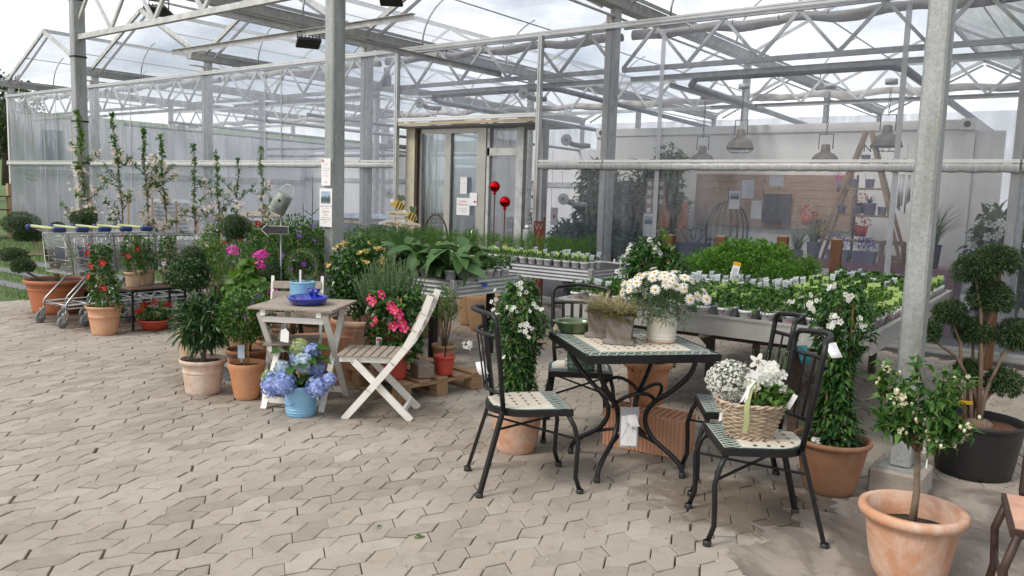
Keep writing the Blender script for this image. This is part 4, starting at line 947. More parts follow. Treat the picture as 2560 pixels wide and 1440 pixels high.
# ------------------------------------------------------------------ shopping trolleys
CHROME = mat('zinc_wire', (.42, .44, .44), .35, .8, .1, 10); LIME = mat('lime_plastic', (.43, .48, .20), .4, 0, .05); NAVY = mat('navy_plastic', (.018, .035, .16), .4, 0, .1); TYRE = mat('grey_rubber', (.20, .21, .22), .6, 0, .1)
def trolley():
    t = empty('shopping_trolley'); wire = MB()
    # basket: back (handle side, y=0) tall, front (y=.82) low and narrow
    def sec(v): y = .02+v*.80; return y, .265-.075*v, .545+.10*v+.02, .98-.035*v      # half-width, bottom z, top z
    for v in np.linspace(0, 1, 9):
        y, hw, zb, zt = sec(v); wire.tube([(-hw, y, zt), (-hw*.92, y+.02, zb), (hw*.92, y+.02, zb), (hw, y, zt)], .0036, 4)
    for zf in np.linspace(0, 1, 6):
        for s in (-1, 1):
            wire.tube([(s*(sec(v)[1])*(.92+.08*zf), sec(v)[0]+.02*(1-zf), sec(v)[2]+(sec(v)[3]-sec(v)[2])*zf) for v in (0, .5, 1)], .0036 if zf < 1 else .0065, 4)
    for xf in np.linspace(-.8, .8, 7): wire.tube([(sec(0)[1]*xf, sec(0)[0]+.02, sec(0)[2]), (sec(1)[1]*xf, sec(1)[0]+.02, sec(1)[2])], .0036, 4)
    for xf in np.linspace(-1, 1, 15):   # tilted back flap and front grille
        wire.tube([(.25*xf*.86, .13, .56), (.255*xf, .02, .97)], .0036, 4); wire.tube([(sec(1)[1]*.92*xf, sec(1)[0]+.02, sec(1)[2]), (sec(1)[1]*xf, sec(1)[0], sec(1)[3])], .0036, 4)
    for zf in (0, .35, .7, 1): wire.tube([(-.25*(.86+.14*zf), .13-.11*zf, .56+.41*zf), (.25*(.86+.14*zf), .13-.11*zf, .56+.41*zf)], .0045, 5)
    wire.build('basket', CHROME, t)
    MB().box((.03, .085, .77), (.20, .012, .19), rot=Matrix.Rotation(R(15), 3, 'X')).build('child_seat', NAVY, t)
    hd = MB().tube([(-.30, -.075, 1.055), (.27, -.075, 1.055)], .017, 9).build('handle', LIME, t)
    for s in (-1, 1): MB().box((s*.315, -.055, 1.045), (.055, .13, .055), bev=.012).build('handle_cap', NAVY, hd)
    fr = MB()
    for s in (-1, 1):
        fr.tube([(s*.30, -.04, 1.03), (s*.285, .05, .99), (s*.262, .10, .56)], .008, 6)
        fr.tube([(s*.235, .30, .56), (s*.262, .03, .27), (s*.265, .01, .235), (s*.265, .01, .14)], .010, 7)
        fr.tube([(s*.262, .02, .235), (s*.20, .80, .25), (s*.20, .80, .15)], .008, 6); fr.tube([(s*.262, .02, .20), (s*.20, .80, .20)], .006, 5)
    fr.tube([(-.262, .02, .235), (.262, .02, .235)], .007, 6); fr.tube([(-.2, .80, .25), (.2, .80, .25)], .007, 6)
    for q in (-.12, 0, .12): fr.tube([(q, .02, .21), (q*.8, .80, .22)], .004, 5)
    fr.build('chassis', CHROME, t)
    for (x, y) in ((-.265, 0), (.265, 0), (-.2, .80), (.2, .80)):
        w = MB().lathe([(.022, -.013), (.055, -.015), (.062, -.008), (.062, .008), (.055, .015), (.022, .013)], 16)
        wh = w.build('wheel', TYRE, t, (x, y-.03, .062), (0, R(90), R(14)))
        MB().lathe([(0, -.017), (.022, -.017), (.022, .017), (0, .017)], 10).build('hub', MT['galv'], wh)
        f = MB().box((x+.022, y-.012, .105), (.004, .05, .10), rot=Matrix.Rotation(R(-18), 3, 'X')).box((x-.022, y-.012, .105), (.004, .05, .10), rot=Matrix.Rotation(R(-18), 3, 'X')).box((x, y, .150), (.05, .05, .022))
        f.build('caster_fork', MT['alu'], t)
    return t
tr0 = trolley()
tl = ['nearest shopping trolley of the nested row, its basket flap fully visible', 'second shopping trolley of the nested row counted from the lawn pot', 'third shopping trolley, the middle one of the nested row', 'fourth shopping trolley of the nested row', 'last shopping trolley of the nested row, beside the red flowers']
for k in range(5):
    c = tr0 if k == 0 else copy_tree(tr0); c.location = (-9.12, 3.86+k*.235, 0); tag(c, tl[k], 'trolley', 'nested shopping trolleys')
# ------------------------------------------------------------------ benches
CORR = mat('corrugated_zinc', (.55, .57, .58), .3, .8, .1, 5); TRAY = MT['black_pl']
def corr_panel(x0, x1, h, n=4):
    """horizontal corrugations on a side wall in the local x-z plane"""
    mb = MB(); k = n*6; pts = [(-.008*math.cos(2*math.pi*i/6), h*i/k) for i in range(k+1)]
    vs = [(x0, y, z) for y, z in pts]+[(x1, y, z) for y, z in pts]; m = k+1
    return mb.add(vs, [(i, m+i, m+i+1, i+1) for i in range(k)], 0, True)
def corr_bench(name, x0, x1, y0, y1, rim, lab, h=.15):
    t = empty(name, ((x0+x1)/2, (y0+y1)/2, 0), 0, lab, 'bench'); a, b = (x1-x0)/2, (y1-y0)/2
    for L, px, py, rz in ((a, 0, -b, 0), (a, 0, b, 180), (b, a, 0, 90), (b, -a, 0, -90)):
        o = corr_panel(-L, L, h).build('side_panel', CORR, t, (px, py, rim-h), (0, 0, R(rz)))
    for sx in (-1, 1):
        for sy in (-1, 1):
            MB().box((sx*a, sy*b, rim-h/2), (.05, .05, h+.006), bev=.006).build('corner_cap', MT['alu'], t)
            MB().box((sx*(a-.28), sy*(b-.06), (rim-h)/2), (.06, .06, rim-h)).build('leg', MT['black'], t)
    MB().box((0, 0, rim-.025), (2*a-.05, 2*b-.05, .012)).build('tray', TRAY, t)
    return t
BA = corr_bench('plant_bench', -7.0, -4.60, 5.22, 6.15, .80, 'corrugated zinc bench on black legs holding the big-leaved plants')
BB = corr_bench('plant_bench', -8.6, -4.46, 7.25, 8.35, .80, 'corrugated zinc bench near the door with lime tagged herb rows')
MB().box((0, -.001, 0), (.075, .004, .028)).build('sticker', mat('blue_sticker', (.03, .09, .45), .4), BA, (1.212, -.05, .735), (0, 0, R(90)))
# the long aluminium rolling bench
BMR = R(2)
BM = empty('rolling_bench', (-2.29, 6.70, 0), BMR, 'long aluminium rolling bench crowded with potted herbs', 'bench'); a, b = 1.08, 1.66
for L, px, py, rz in ((a, 0, -b, 0), (a, 0, b, 180), (b, a, 0, 90), (b, -a, 0, -90)):
    MB().box((0, 0, 0), (2*L+.02, .02, .135)).box((0, -.012, .062), (2*L+.04, .03, .014)).build('side_panel', MT['alu'], BM, (px, py, .735), (0, 0, R(rz)))
MB().box((0, 0, .762), (2*a-.04, 2*b-.04, .012)).build('tray', TRAY, BM)
for x in (-.8, 0, .8): MB().box((x, 0, .655), (.04, 2*b-.1, .05)).build('bearer', MT['galv_dark'], BM)
for y in (-1.25, 0, 1.25):
    MB().box((0, y, .60), (1.9, .05, .05)).build('cross_bearer', MT['twig'], BM)
    for s in (-1, 1):
        MB().box((s*.55, y, .29), (.06, .06, .58)).build('leg', MT['twig'], BM); MB().bar((s*.55, y, .28), (s*.93, y, .62), .04, .04).build('brace', MT['twig'], BM)
MB().tube([(1.0, -1.72, .66), (1.0, -1.60, .66)], .028, 10).build('roller_end', MT['black_pl'], BM)
# ------------------------------------------------------------------ pots and plants
def pot_part(t, rt, rb, h, m, rim=.035, lip=.008, th=.012, fill=.035, soil='soil', n=30, bands=(), z0=0, sx=1, sy=1, round_=0, roll=False):
    """clay pot: tapering wall, rim collar, hollow inside, with its own soil disc"""
    rr = lambda z: rb+(rt-lip-rb)*((z/h)**(1-round_) if z > 0 else 0)
    pr = [(0, z0+.001), (rb*.96, z0+.001), (rb, z0+.006)]
    zs = [h*k/8 for k in range(1, 8)]
    for z in zs:
        if z < h-rim: pr.append((rr(z), z0+z))
    for bz in bands: pr += [(rr(bz)+.0, z0+bz-.006), (rr(bz)+.004, z0+bz-.003), (rr(bz)+.004, z0+bz+.003), (rr(bz), z0+bz+.006)]
    pr = sorted(pr[3:], key=lambda q: q[1]); pr = [(0, z0+.001), (rb*.96, z0+.001), (rb, z0+.006)]+pr
    if roll: pr += [(rr(h-rim), z0+h-rim), (rt, z0+h-rim*.8), (rt+.006, z0+h-rim*.45), (rt+.002, z0+h-rim*.1), (rt-.008, z0+h)]
    elif rim: pr += [(rr(h-rim), z0+h-rim-.002), (rt, z0+h-rim+.003), (rt, z0+h-.004), (rt-.004, z0+h)]
    else: pr += [(rt, z0+h-.003), (rt-.003, z0+h)]
    pr += [(rt-th, z0+h-.002), (rt-th-.006, z0+h-fill-.02)]
    p = MB().lathe(pr, n, sx=sx, sy=sy).build('pot', m, t)
    MB().add([(math.cos(2*math.pi*j/20)*(rt-th-.003)*sx, math.sin(2*math.pi*j/20)*(rt-th-.003)*sy, z0+h-fill+.004*math.sin(j*2.3)) for j in range(20)]+[(0, 0, z0+h-fill+.012)], [(j, (j+1) % 20, 20) for j in range(20)], 0, True).build('soil', MT[soil], t)
    return p
def flower5(r_, m, cup=.35, n=5, c=None, w=.95, name='flower', double=False):
    """open five-petal flower facing +z"""
    mb = MB()
    for ring, (sc, cp, k) in enumerate(((1, cup, n), (.65, cup+.5, n)) if double else ((1, cup, n),)):
        for i in range(k):
            a = 2*math.pi*(i+.5*ring)/k; d = Vector((math.cos(a), math.sin(a), 0)); s = Vector((-math.sin(a), math.cos(a), 0)); q = r_*sc
            b = d*q*.12; mid = d*q*.62+Vector((0, 0, q*cp*.5)); tip = d*q+Vector((0, 0, q*cp*.62))
            mb.add([b, mid-s*q*w*.42, mid+Vector((0, 0, -q*.08)), mid+s*q*w*.42, tip-s*q*w*.26, tip+s*q*w*.26], [(0, 2, 1), (0, 3, 2), (1, 2, 4), (2, 5, 4), (2, 3, 5)], 0)
    if c: mb.ball((0, 0, r_*.10), r_*.20, 7, 4, 1, sc=(1, 1, .6))
    return mb.mesh(name, [m]+([c] if c else []))
FL = dict(dip=flower5(.034, LF['redpetal'], .45, c=LF['yellow']), pink=flower5(.040, LF['pinkpetal'], .40, c=LF['yellow']),
          jas=flower5(.016, LF['whitepetal'], .2), bloss=flower5(.021, LF['blossom'], .35, c=LF['yellow'], double=False),
          solan=flower5(.020, LF['purple'], .15, c=LF['yellow']), lant=flower5(.011, LF['yellowpetal'], .2),
          white=flower5(.024, LF['whitepetal'], .3), orangeb=flower5(.019, LF['creampetal'], .5))
def daisy_mesh():
    mb = MB()
    for i in range(15):
        a = 2*math.pi*i/15+.07*math.sin(i*7); d = Vector((math.cos(a), math.sin(a), 0)); s = Vector((-math.sin(a), math.cos(a), 0)); L = .036*(1+.1*math.sin(i*3.1)); w = .0052; z = .003*math.sin(i*2.2)
        mb.add([d*.006-s*w*.5, d*.006+s*w*.5, d*L*.6+s*w+Vector((0, 0, .002+z)), d*L+s*w*.4+Vector((0, 0, -.003+z)), d*L-s*w*.4+Vector((0, 0, -.003+z)), d*L*.6-s*w+Vector((0, 0, .002+z))], [(0, 1, 2, 5), (5, 2, 3, 4)], 0)
    mb.ball((0, 0, .003), .0095, 9, 5, 1, sc=(1, 1, .55)); return mb.mesh('flower', [LF['whitepetal'], LF['yellow']])
FL['daisy'] = daisy_mesh()
def face(d):     # rotation that turns +z to direction d
    return Vector(d).to_track_quat('Z', 'Y').to_euler()
def put_flowers(t, key, pts, dirs, rng_, sc=1.0, jit=.4, name='flower'):
    for p, d in zip(pts, dirs):
        dd = Vector(d)+Vector(rng_.normal(0, jit, 3)); e = dd.to_track_quat('Z', 'Y'); inst(name, FL[key], t, p, e.to_euler(), sc*rng_.uniform(.8, 1.15))
def joined(keys_pts, me):
    """many small flowers as one mesh (too small to pick apart)"""
    V0 = np.array([v.co[:] for v in me.vertices]); F0 = [tuple(p.vertices) for p in me.polygons]; M0 = [p.material_index for p in me.polygons]
    mb = MB()
    for p, d, s in keys_pts:
        q = Vector(d).to_track_quat('Z', 'Y').to_matrix(); V = (V0*s) @ np.array(q).T+np.array(p); b = len(mb.v); mb.v += [tuple(x) for x in V.tolist()]
        for f, m_ in zip(F0, M0): mb.f.append(tuple(i+b for i in f)); mb.m.append(m_); mb.sm.append(False)
    return mb
def stems(mb, rng_, base, tips, r_=.003, mi=0, bow=.02):
    for tp in tips:
        a = Vector(base)+Vector(rng_.normal(0, .008, 3)); a.z = base[2]; b = Vector(tp); m_ = (a+b)/2+Vector(rng_.normal(0, bow, 3)); mb.tube([a, m_, b], [r_*1.2, r_, r_*.6], 5, mi)
def plant_tag(t, p, rz=0, m='paper', w=.022, h=.06, stick=.06, tilt=0, pr=True):
    o = MB().box((0, 0, stick+h/2), (w, .0015, h)).box((0, 0, stick/2), (.006, .0015, stick)).build('plant_label', MT[m] if m in MT else LF[m], t, p, (R(tilt), 0, rz))
    if pr: MB().box((0, -.0012, stick+h*.68), (w*.7, .0004, h*.3)).box((0, -.0012, stick+h*.3), (w*.6, .0004, h*.08)).build('print', MT['red_print'], o)
    return o
def rg(s): return np.random.default_rng(s)
# ---- cloud-pruned box in the wide plastic tub by the trolleys
def clouds(t, pads, seed, L=.022, Wd=.012, n0=2200, lm='box', trunk=None, tm='barkgrey'):
    r_ = rg(seed)
    for k, (p, rad) in enumerate(pads):
        mb = MB(); leafball(mb, r_, int(n0*max(.6, rad[0]/.16)), p, rad, L, Wd, shell=.72, lump=.14, lumps=12, cut=p[2]-rad[2]*.75); mb.build('crown', LF[lm], t)
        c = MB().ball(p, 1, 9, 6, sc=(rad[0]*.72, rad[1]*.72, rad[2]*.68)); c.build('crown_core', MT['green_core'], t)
    for path, rs in trunk: MB().tube(path, rs, 7).build('branch', MT[tm], t)
t = empty('cloud_pruned_box', (-10.02, 4.28, 0), 0, 'cloud-pruned box tree in a wide terracotta tub beside the trolleys', 'plant')
pot_part(t, .345, .25, .40, MT['brownpl'], rim=.05, lip=.02, fill=.03, n=36, bands=(.29,))
W_ = lambda px: px
clouds(t, [((-.42, -.20, 1.03), (.20, .20, .13)), ((-.38, -.14, .90), (.17, .17, .10)), ((.12, .28, 1.11), (.155, .155, .105)), ((-.05, .05, 1.0), (.08, .08, .06)), ((-.40, -.30, .66), (.17, .15, .085)), ((.02, -.02, .70), (.11, .11, .11)), ((-.16, -.30, .55), (.15, .13, .09))], 41,
       trunk=[([(.02, 0, .36), (.0, .0, .55), (-.18, -.08, .74), (-.36, -.16, .92)], [.035, .03, .02, .012]), ([(.02, 0, .5), (.05, .1, .8), (.12, .26, 1.02)], [.025, .018, .01]), ([(.0, 0, .52), (-.12, -.08, .68), (-.4, -.28, .66), (-.62, -.45, .72)], [.024, .02, .015, .008]), ([(-.08, -.1, .37), (-.15, -.25, .47)], [.02, .012])])
# ---- apple trees on stakes
def apple(x, y, h, seed, leafy, bloom, lab, lean=(0, 0)):
    r_ = rg(seed); t = empty('apple_tree', (x, y, 0), 0, lab, 'tree', 'young apple trees in a row')
    path = [(0, 0, 0)]
    for k in range(1, 9):
        u = k/8; path.append((lean[0]*u+r_.normal(0, .012), lean[1]*u+r_.normal(0, .012), h*u))
    pot_part(t, .13, .10, .24, MT['black_pl'], rim=.015, lip=.003, n=20)
    MB().tube(path, [.017-.013*k/8 for k in range(9)], 7).build('trunk', MT['barkgrey'], t)
    MB().tube([(.025, .02, 0), (.03, .02, h*.62)], .012, 7).build('stake', MT['ladderwood'], t)
    tw = MB(); P = []; D = []; B = []; BD = []
    nb = 11
    for k in range(nb):
        u = r_.uniform(.34, .78); i = int(u*8); a0 = Vector(path[i]).lerp(Vector(path[min(i+1, 8)]), u*8-i); an = r_.uniform(0, 6.28); L = r_.uniform(.10, .36)*(1.15-u*.5)
        e = a0+Vector((math.cos(an)*L, math.sin(an)*L, L*r_.uniform(.3, 1.0))); m_ = (a0+e)/2+Vector((0, 0, -.02)); tw.tube([a0, m_, e], [.006, .0045, .002], 5)
        for q in range(int(8+leafy*16)):
            v = r_.uniform(.35, 1.05); P.append(a0.lerp(e, v)); D.append(r_.normal(0, 1, 3)+np.array([0, 0, .3]))
        if r_.random() < bloom+.1:
            cl = a0.lerp(e, r_.uniform(.5, 1)); 
            for q in range(int(r_.integers(14, 26))): B.append(cl+Vector(r_.normal(0, .036, 3))); BD.append(r_.normal(0, 1, 3)+np.array([.2, -.5, .3]))
    for k in range(int(60+150*leafy)):
        u = r_.uniform(.55, 1.02) if k % 3 else r_.uniform(.8, 1.02); i = min(int(u*8), 7); a0 = Vector(path[i]).lerp(Vector(path[i+1]), min(1, u*8-i)); P.append(a0+Vector(r_.normal(0, .008, 3))); D.append(r_.normal(0, 1, 3)+np.array([0, 0, .5]))
    for k in range(int(4+11*bloom)):
        u = r_.uniform(.36, .70); i = int(u*8); c = Vector(path[i])+Vector(r_.normal(0, .05, 3))
        for q in range(int(r_.integers(8, 18)*min(1, bloom+.2))): B.append(c+Vector(r_.normal(0, .033, 3))); BD.append(r_.normal(0, 1, 3)+np.array([.2, -.5, .3]))
    tw.build('twigs', MT['twig'], t)
    lf = MB(); P_ = np.array([p[:] for p in P]); n = len(P_); V, F = leaf_geo(P_, np.array(D), r_.uniform(.040, .075, n), r_.uniform(.022, .036, n), r_, .2, .3); lf.arr(V, F); lf.build('foliage', LF['bright'], t)
    if B: tag(joined([(p[:], d, r_.uniform(.75, 1.1)) for p, d in zip(B, BD)], FL['bloss']).build('blossom', [LF['blossom'], LF['yellow']], t), kind='stuff')
AP = [(-9.98, 4.66, 2.36, 1.0, 1.0, 'leftmost apple tree, full of blossom, in front of the steel post', (-.04, -.08)), (-9.92, 5.08, 2.38, .9, .7, 'second apple tree from the left with tall leafy tip', (-.12, -.06)),
      (-9.9, 5.38, 2.22, .7, 1.0, 'third apple tree from the left, blossoming thickly on low twigs', (-.06, -.03)), (-9.86, 5.68, 2.16, .8, .9, 'fourth apple tree from the left with leaning leafy tip', (-.16, -.08)),
      (-9.84, 5.95, 2.06, .45, .5, 'fifth apple tree from the left with few blossoms', (.0, .02)), (-9.82, 6.32, 1.98, .3, .45, 'sixth apple tree from the left, forked thin crown', (-.05, .0)),
      (-9.8, 6.55, 1.90, .2, .4, 'seventh apple tree from the left, slim and nearly bare', (.03, .03)), (-9.78, 6.98, 2.10, .3, .3, 'rightmost apple tree, slim, on a thick stake', (-.02, .0))]
for k, (x, y, h, lf, bl, lab, ln) in enumerate(AP): apple(x, y, h, 100+k, lf, bl, lab, ln)
for k, (x, y, h, lab) in enumerate(((-9.3, 7.45, 1.75, 'bare budding fruit tree behind the watering can birdhouse'), (-9.0, 7.05, 1.35, 'small bare twiggy sapling left of the watering can birdhouse'))):
    r_ = rg(150+k); t = empty('bare_tree', (x, y, 0), 0, lab, 'tree'); mb = MB(); mb.tube([(0, 0, 0), (.02, 0, h*.5), (.0, .03, h)], [.013, .009, .003], 6)
    for q in range(9):
        u = r_.uniform(.35, .85); an = r_.uniform(0, 6.28); L = r_.uniform(.2, .5)*(1.2-u); p = Vector((.02, 0, h*u)); e = p+Vector((math.cos(an)*L, math.sin(an)*L, L*.8)); mb.tube([p, p.lerp(e, .5)+Vector((0, 0, -.015)), e], [.006, .004, .002], 5)
        for b in range(6): c = p.lerp(e, r_.uniform(.3, 1)); mb.ball(c+Vector(r_.normal(0, .004, 3)), .006, 5, 4)
    pot_part(t, .12, .09, .22, MT['black_pl'], rim=.015, lip=.003, n=18); mb.build('trunk', MT['twig'], t)
# ---- climbing dipladenias on a pyramid
def column_plant(t, r_, z0, z1, rad0, rad1, n, lm, L, Wd, wob=.02, core=True, lump=.25):
    """leafy column from z0 to z1, radius rad0 to rad1"""
    u = r_.random(n); an = r_.uniform(0, 2*math.pi, n); rad = rad0+(rad1-rad0)*u
    amp = 1+lump*np.sin(u*13+an*2)+lump*.6*np.sin(an*3+u*29); rr_ = rad*amp*(.45+.55*r_.random(n)**.5)
    p = np.stack([np.cos(an)*rr_+wob*np.sin(u*6), np.sin(an)*rr_+wob*np.cos(u*5), z0+(z1-z0)*u], 1); d = np.stack([np.cos(an), np.sin(an), np.full(n, .15)], 1)+r_.normal(0, .55, (n, 3))
    V, F = leaf_geo(p, d, L*r_.uniform(.6, 1.2, n), Wd*r_.uniform(.7, 1.15, n), r_, .22, .3); mb = MB().arr(V, F); mb.build('foliage', LF[lm], t)
    if core:
        c = MB()
        for a in np.linspace(0, 6.28, 4)[:3]: c.tube([(math.cos(a)*rad0*.5, math.sin(a)*rad0*.5, z0-.05), (math.cos(a)*rad1*.3, math.sin(a)*rad1*.3, z1*.97)], .004, 5)
        c.build('cane', MT['bamboo'], t)
def rim_pts(r_, n, z0, z1, rad, lo=None):
    an = r_.uniform(0, 2*math.pi, n) if lo is None else r_.uniform(*lo, n); z = r_.uniform(z0, z1, n)
    return [(math.cos(a)*rad, math.sin(a)*rad, q) for a, q in zip(an, z)], [(math.cos(a), math.sin(a), .25) for a in an]
CAMF = (R(-130), R(10))     # sides of a plant that face the yard
t = empty('dipladenia', (-8.25, 3.98, 0), 0, 'red climbing dipladenia on a pyramid in the terracotta pot by the trolleys', 'plant'); r_ = rg(201)
pot_part(t, .175, .12, .30, MT['terra_light'], rim=.03, lip=.012, bands=(.19,)); column_plant(t, r_, .28, .92, .15, .06, 900, 'mid', .055, .03)
P, D = rim_pts(r_, 9, .45, .9, .14, (R(-170), R(30))); put_flowers(t, 'dip', P, D, r_, 1.15)
def stand(loc, rz, lab, w, d, h):
    t = empty('plant_stand', (*loc, 0), rz, lab, 'stand'); MB().box((0, 0, h), (w, d, .018)).build('top', mat('brown_tile_top', (.20, .135, .10), .6, 0, .2, 14), t); MB().box((0, 0, h-.022), (w+.012, d+.012, .026)).build('frame', MT['black'], t)
    for sx in (-1, 1):
        for sy in (-1, 1): MB().box((sx*(w/2-.012), sy*(d/2-.012), (h-.03)/2), (.02, .02, h-.03)).build('leg', MT['black'], t)
    for sy in (-1, 1): MB().box((0, sy*(d/2-.012), .10), (w-.04, .012, .012)).build('rail', MT['black'], t)
stand((-8.42, 4.58), R(90), 'low black metal plant stand with brown top beside the trolleys', .62, .34, .44)
stand((-7.72, 5.12), R(90), 'taller black metal plant stand behind the lilac standard', .60, .36, .52)
def dip_pot(loc, z, lab, seed, hh=.42, red=6, pm='beige', key='dip', rim=.03):
    t = empty('dipladenia', (*loc, z), 0, lab, 'plant'); r_ = rg(seed); pot_part(t, .095, .070, .165, MT[pm], rim=rim, lip=.006, n=24)
    column_plant(t, r_, .15, .15+hh, .10, .055, 420, 'mid', .05, .026); P, D = rim_pts(r_, red, .3, .15+hh, .10, (R(-170), R(40))); put_flowers(t, key, P, D, r_, 1.05); return t
dip_pot((-8.38, 4.36), .45, 'red dipladenia in the left beige pot on the low stand', 211, .40, 5)
dip_pot((-8.50, 4.56), .45, 'leafy dipladenia in the rear beige pot on the low stand', 212, .36, 1)
t = dip_pot((-8.40, 4.78), .45, 'green dipladenia trellis in the right beige pot on the low stand', 213, .38, 0, rim=.04)
MB().ball((-.03, -.10, .175), .024, 9, 7).build('snail_ornament', MT['white'], t); plant_tag(t, (.06, -.10, .16), R(40), h=.075, w=.045)
for k, (x, y, lab, red) in enumerate(((-7.75, 4.92, 'bright green dipladenia with a white label on the taller stand', 0), (-7.70, 5.14, 'red dipladenia in the middle of the taller stand', 4), (-7.66, 5.38, 'red dipladenia at the right end of the taller stand', 6))):
    t = dip_pot((x, y), .53, lab, 220+k, .46, red)
    if k != 1: plant_tag(t, (.03, -.10, .30), R(35), h=.07, w=.045)
t = empty('geranium_bowl', (-8.22, 4.50, 0), 0, 'low red bowl of orange and red geraniums under the stand', 'plant'); r_ = rg(230); pot_part(t, .185, .12, .11, MT['redpl'], rim=.022, lip=.006, fill=.02)
mb = MB(); leafball(mb, r_, 420, (0, 0, .15), (.17, .17, .07), .04, .03, shell=.2); mb.build('foliage', LF['mid'], t)
for (x, y, z, k) in ((-.10, -.06, .26, 'orangepetal'), (-.02, .02, .28, 'orangepetal'), (.09, .10, .25, 'redpetal'), (-.15, -.1, .17, 'redpetal'), (-.06, -.12, .21, 'orangepetal'), (.08, -.02, .17, 'creampetal')):
    mb = MB(); leafball(mb, r_, 60, (x, y, z), (.04, .04, .03), .02, .018, shell=.5); mb.build('flower_head', LF[k], t)
# ---- lollipop standards and box balls
def standard(name, loc, lab, pot, stem_h, c_r, seed, lm, L, Wd, n, canes=1, tm='barkgrey', shell=.55, lump=.2, core=False, long=False, out=.6, droop=.25, stemr=.010):
    t = empty(name, (*loc, 0), 0, lab, 'plant'); r_ = rg(seed); pot_part(t, **pot); z0 = pot['h']-.04
    cz = stem_h+c_r[2]*.75
    if canes == 1: MB().tube([(0, 0, z0), (.008, .004, (z0+stem_h)/2), (0, 0, cz)], [stemr*1.2, stemr, stemr*.7], 8).build('stem', MT[tm], t)
    else:
        for k in range(canes): a = k*2.1; MB().tube([(math.cos(a)*.018, math.sin(a)*.018, z0), (math.cos(a+.8)*.014, math.sin(a+.8)*.014, cz)], .006, 6).build('stem', MT[tm], t)
    br = MB()
    for k in range(9): d = sph(r_, 1)[0]; br.tube([(0, 0, stem_h), (d[0]*c_r[0]*.4, d[1]*c_r[1]*.4, cz-.02+d[2]*.03), (d[0]*c_r[0]*.85, d[1]*c_r[1]*.85, cz+abs(d[2])*c_r[2]*.7)], [.006, .004, .002], 5)
    br.build('branch', MT[tm], t)
    mb = MB(); leafball(mb, r_, n, (0, 0, cz), c_r, L, Wd, shell=shell, lump=lump, long=long, out=out, droop=droop); mb.build('crown', LF[lm], t)
    return t, r_, cz
t, r_, cz = standard('standard_lilac', (-6.55, 3.90), 'dark-leaved standard tree in the tall beige pot, yellow pansies at its foot', dict(rt=.10, rb=.075, h=.30, m=MT['beige'], rim=.05, lip=.008), .66, (.21, .21, .15), 240, 'dark', .038, .026, 1500, lump=.3)
mb = MB(); leafball(mb, r_, 200, (0, 0, .36), (.11, .11, .07), .03, .012, shell=.3); mb.build('underplanting', LF['bright'], t)
put_flowers(t, 'lant', [(r_.normal(-.02, .05), r_.normal(-.04, .05), .42+r_.normal(0, .03)) for _ in range(14)], [(.3, -.7, .5)]*14, r_, 1.3)
t, r_, cz = standard('oleander', (-5.42, 3.34), 'long-leaved oleander in the lime-washed terracotta pot at the front', dict(rt=.17, rb=.125, h=.265, m=MT['terra_white'], rim=.035, lip=.012, bands=(.17,)), .40, (.17, .17, .17), 241, 'dark', .125, .022, 620, stemr=.017, shell=.15, long=True, out=1.0, droop=.35, tm='barkgrey')
plant_tag(t, (.05, -.06, .30), R(35), h=.085, w=.045, stick=.03)
t, r_, cz = standard('potato_bush', (-5.06, 3.47), 'blue potato bush standard on canes in the smooth orange pot', dict(rt=.135, rb=.088, h=.27, m=TC, rim=0, lip=.0, round_=.05), .46, (.20, .20, .19), 242, 'mid', .042, .024, 1500, canes=3, tm='bamboo', lump=.3)
P, D = rim_pts(r_, 9, cz+.02, cz+.20, .13, (R(-160), R(60))); put_flowers(t, 'solan', P, D, r_, .9); plant_tag(t, (-.01, -.04, .27), R(35), m='palebluepetal', h=.10, w=.05, stick=.03, pr=False)
# big pink geranium behind them
t = empty('geranium', (-5.62, 3.86, 0), 0, 'tall pink geranium with round scalloped leaves in a wide brown pot', 'plant'); r_ = rg(250); pot_part(t, .17, .12, .24, MT['terra_deep'], rim=.04, lip=.012)
mb = MB(); stems(mb, r_, (0, 0, .2), [(r_.normal(0, .1), r_.normal(0, .1), r_.uniform(.55, .95)) for _ in range(9)], .006); mb.build('stem', LF['bright'], t)
leafdisc = MB(); kk = 11
leafdisc.add([(0, 0, 0)]+[(math.cos(2*math.pi*i/kk)*(.038+.004*math.sin(i*2.6)), math.sin(2*math.pi*i/kk)*(.038+.004*math.cos(i*3.1)), .010+.006*math.sin(i*2.2)) for i in range(kk)], [(0, 1+i, 1+(i+1) % kk) for i in range(kk)], 0, True)
GLM = leafdisc.mesh('leaf', LF['bright']); nn = 0
while nn < 190:
    d = sph(r_, 1)[0]; p = (d[0]*.20*r_.uniform(.5, 1), d[1]*.20*r_.uniform(.5, 1), .66+d[2]*.32*r_.uniform(.5, 1)); dd = Vector((d[0]*.7+.1, d[1]*.7-.15, .55))+Vector(r_.normal(0, .3, 3))
    inst('leaf', GLM, t, p, face(dd), r_.uniform(.6, 1.35)); nn += 1
for (x, y, z) in ((-.16, -.02, 1.03), (.02, .10, 1.00), (.07, .10, 1.01), (.085, .06, .93), (.17, .10, .72)):
    mb = MB(); leafball(mb, r_, 95, (x, y, z), (.043, .043, .03), .022, .02, shell=.55, out=1); mb.build('flower_head', LF['magenta'], t); MB().tube([(x*.5, y*.5, z-.25), (x, y, z)], .0035, 5).build('flower_stalk', LF['bright'], t)
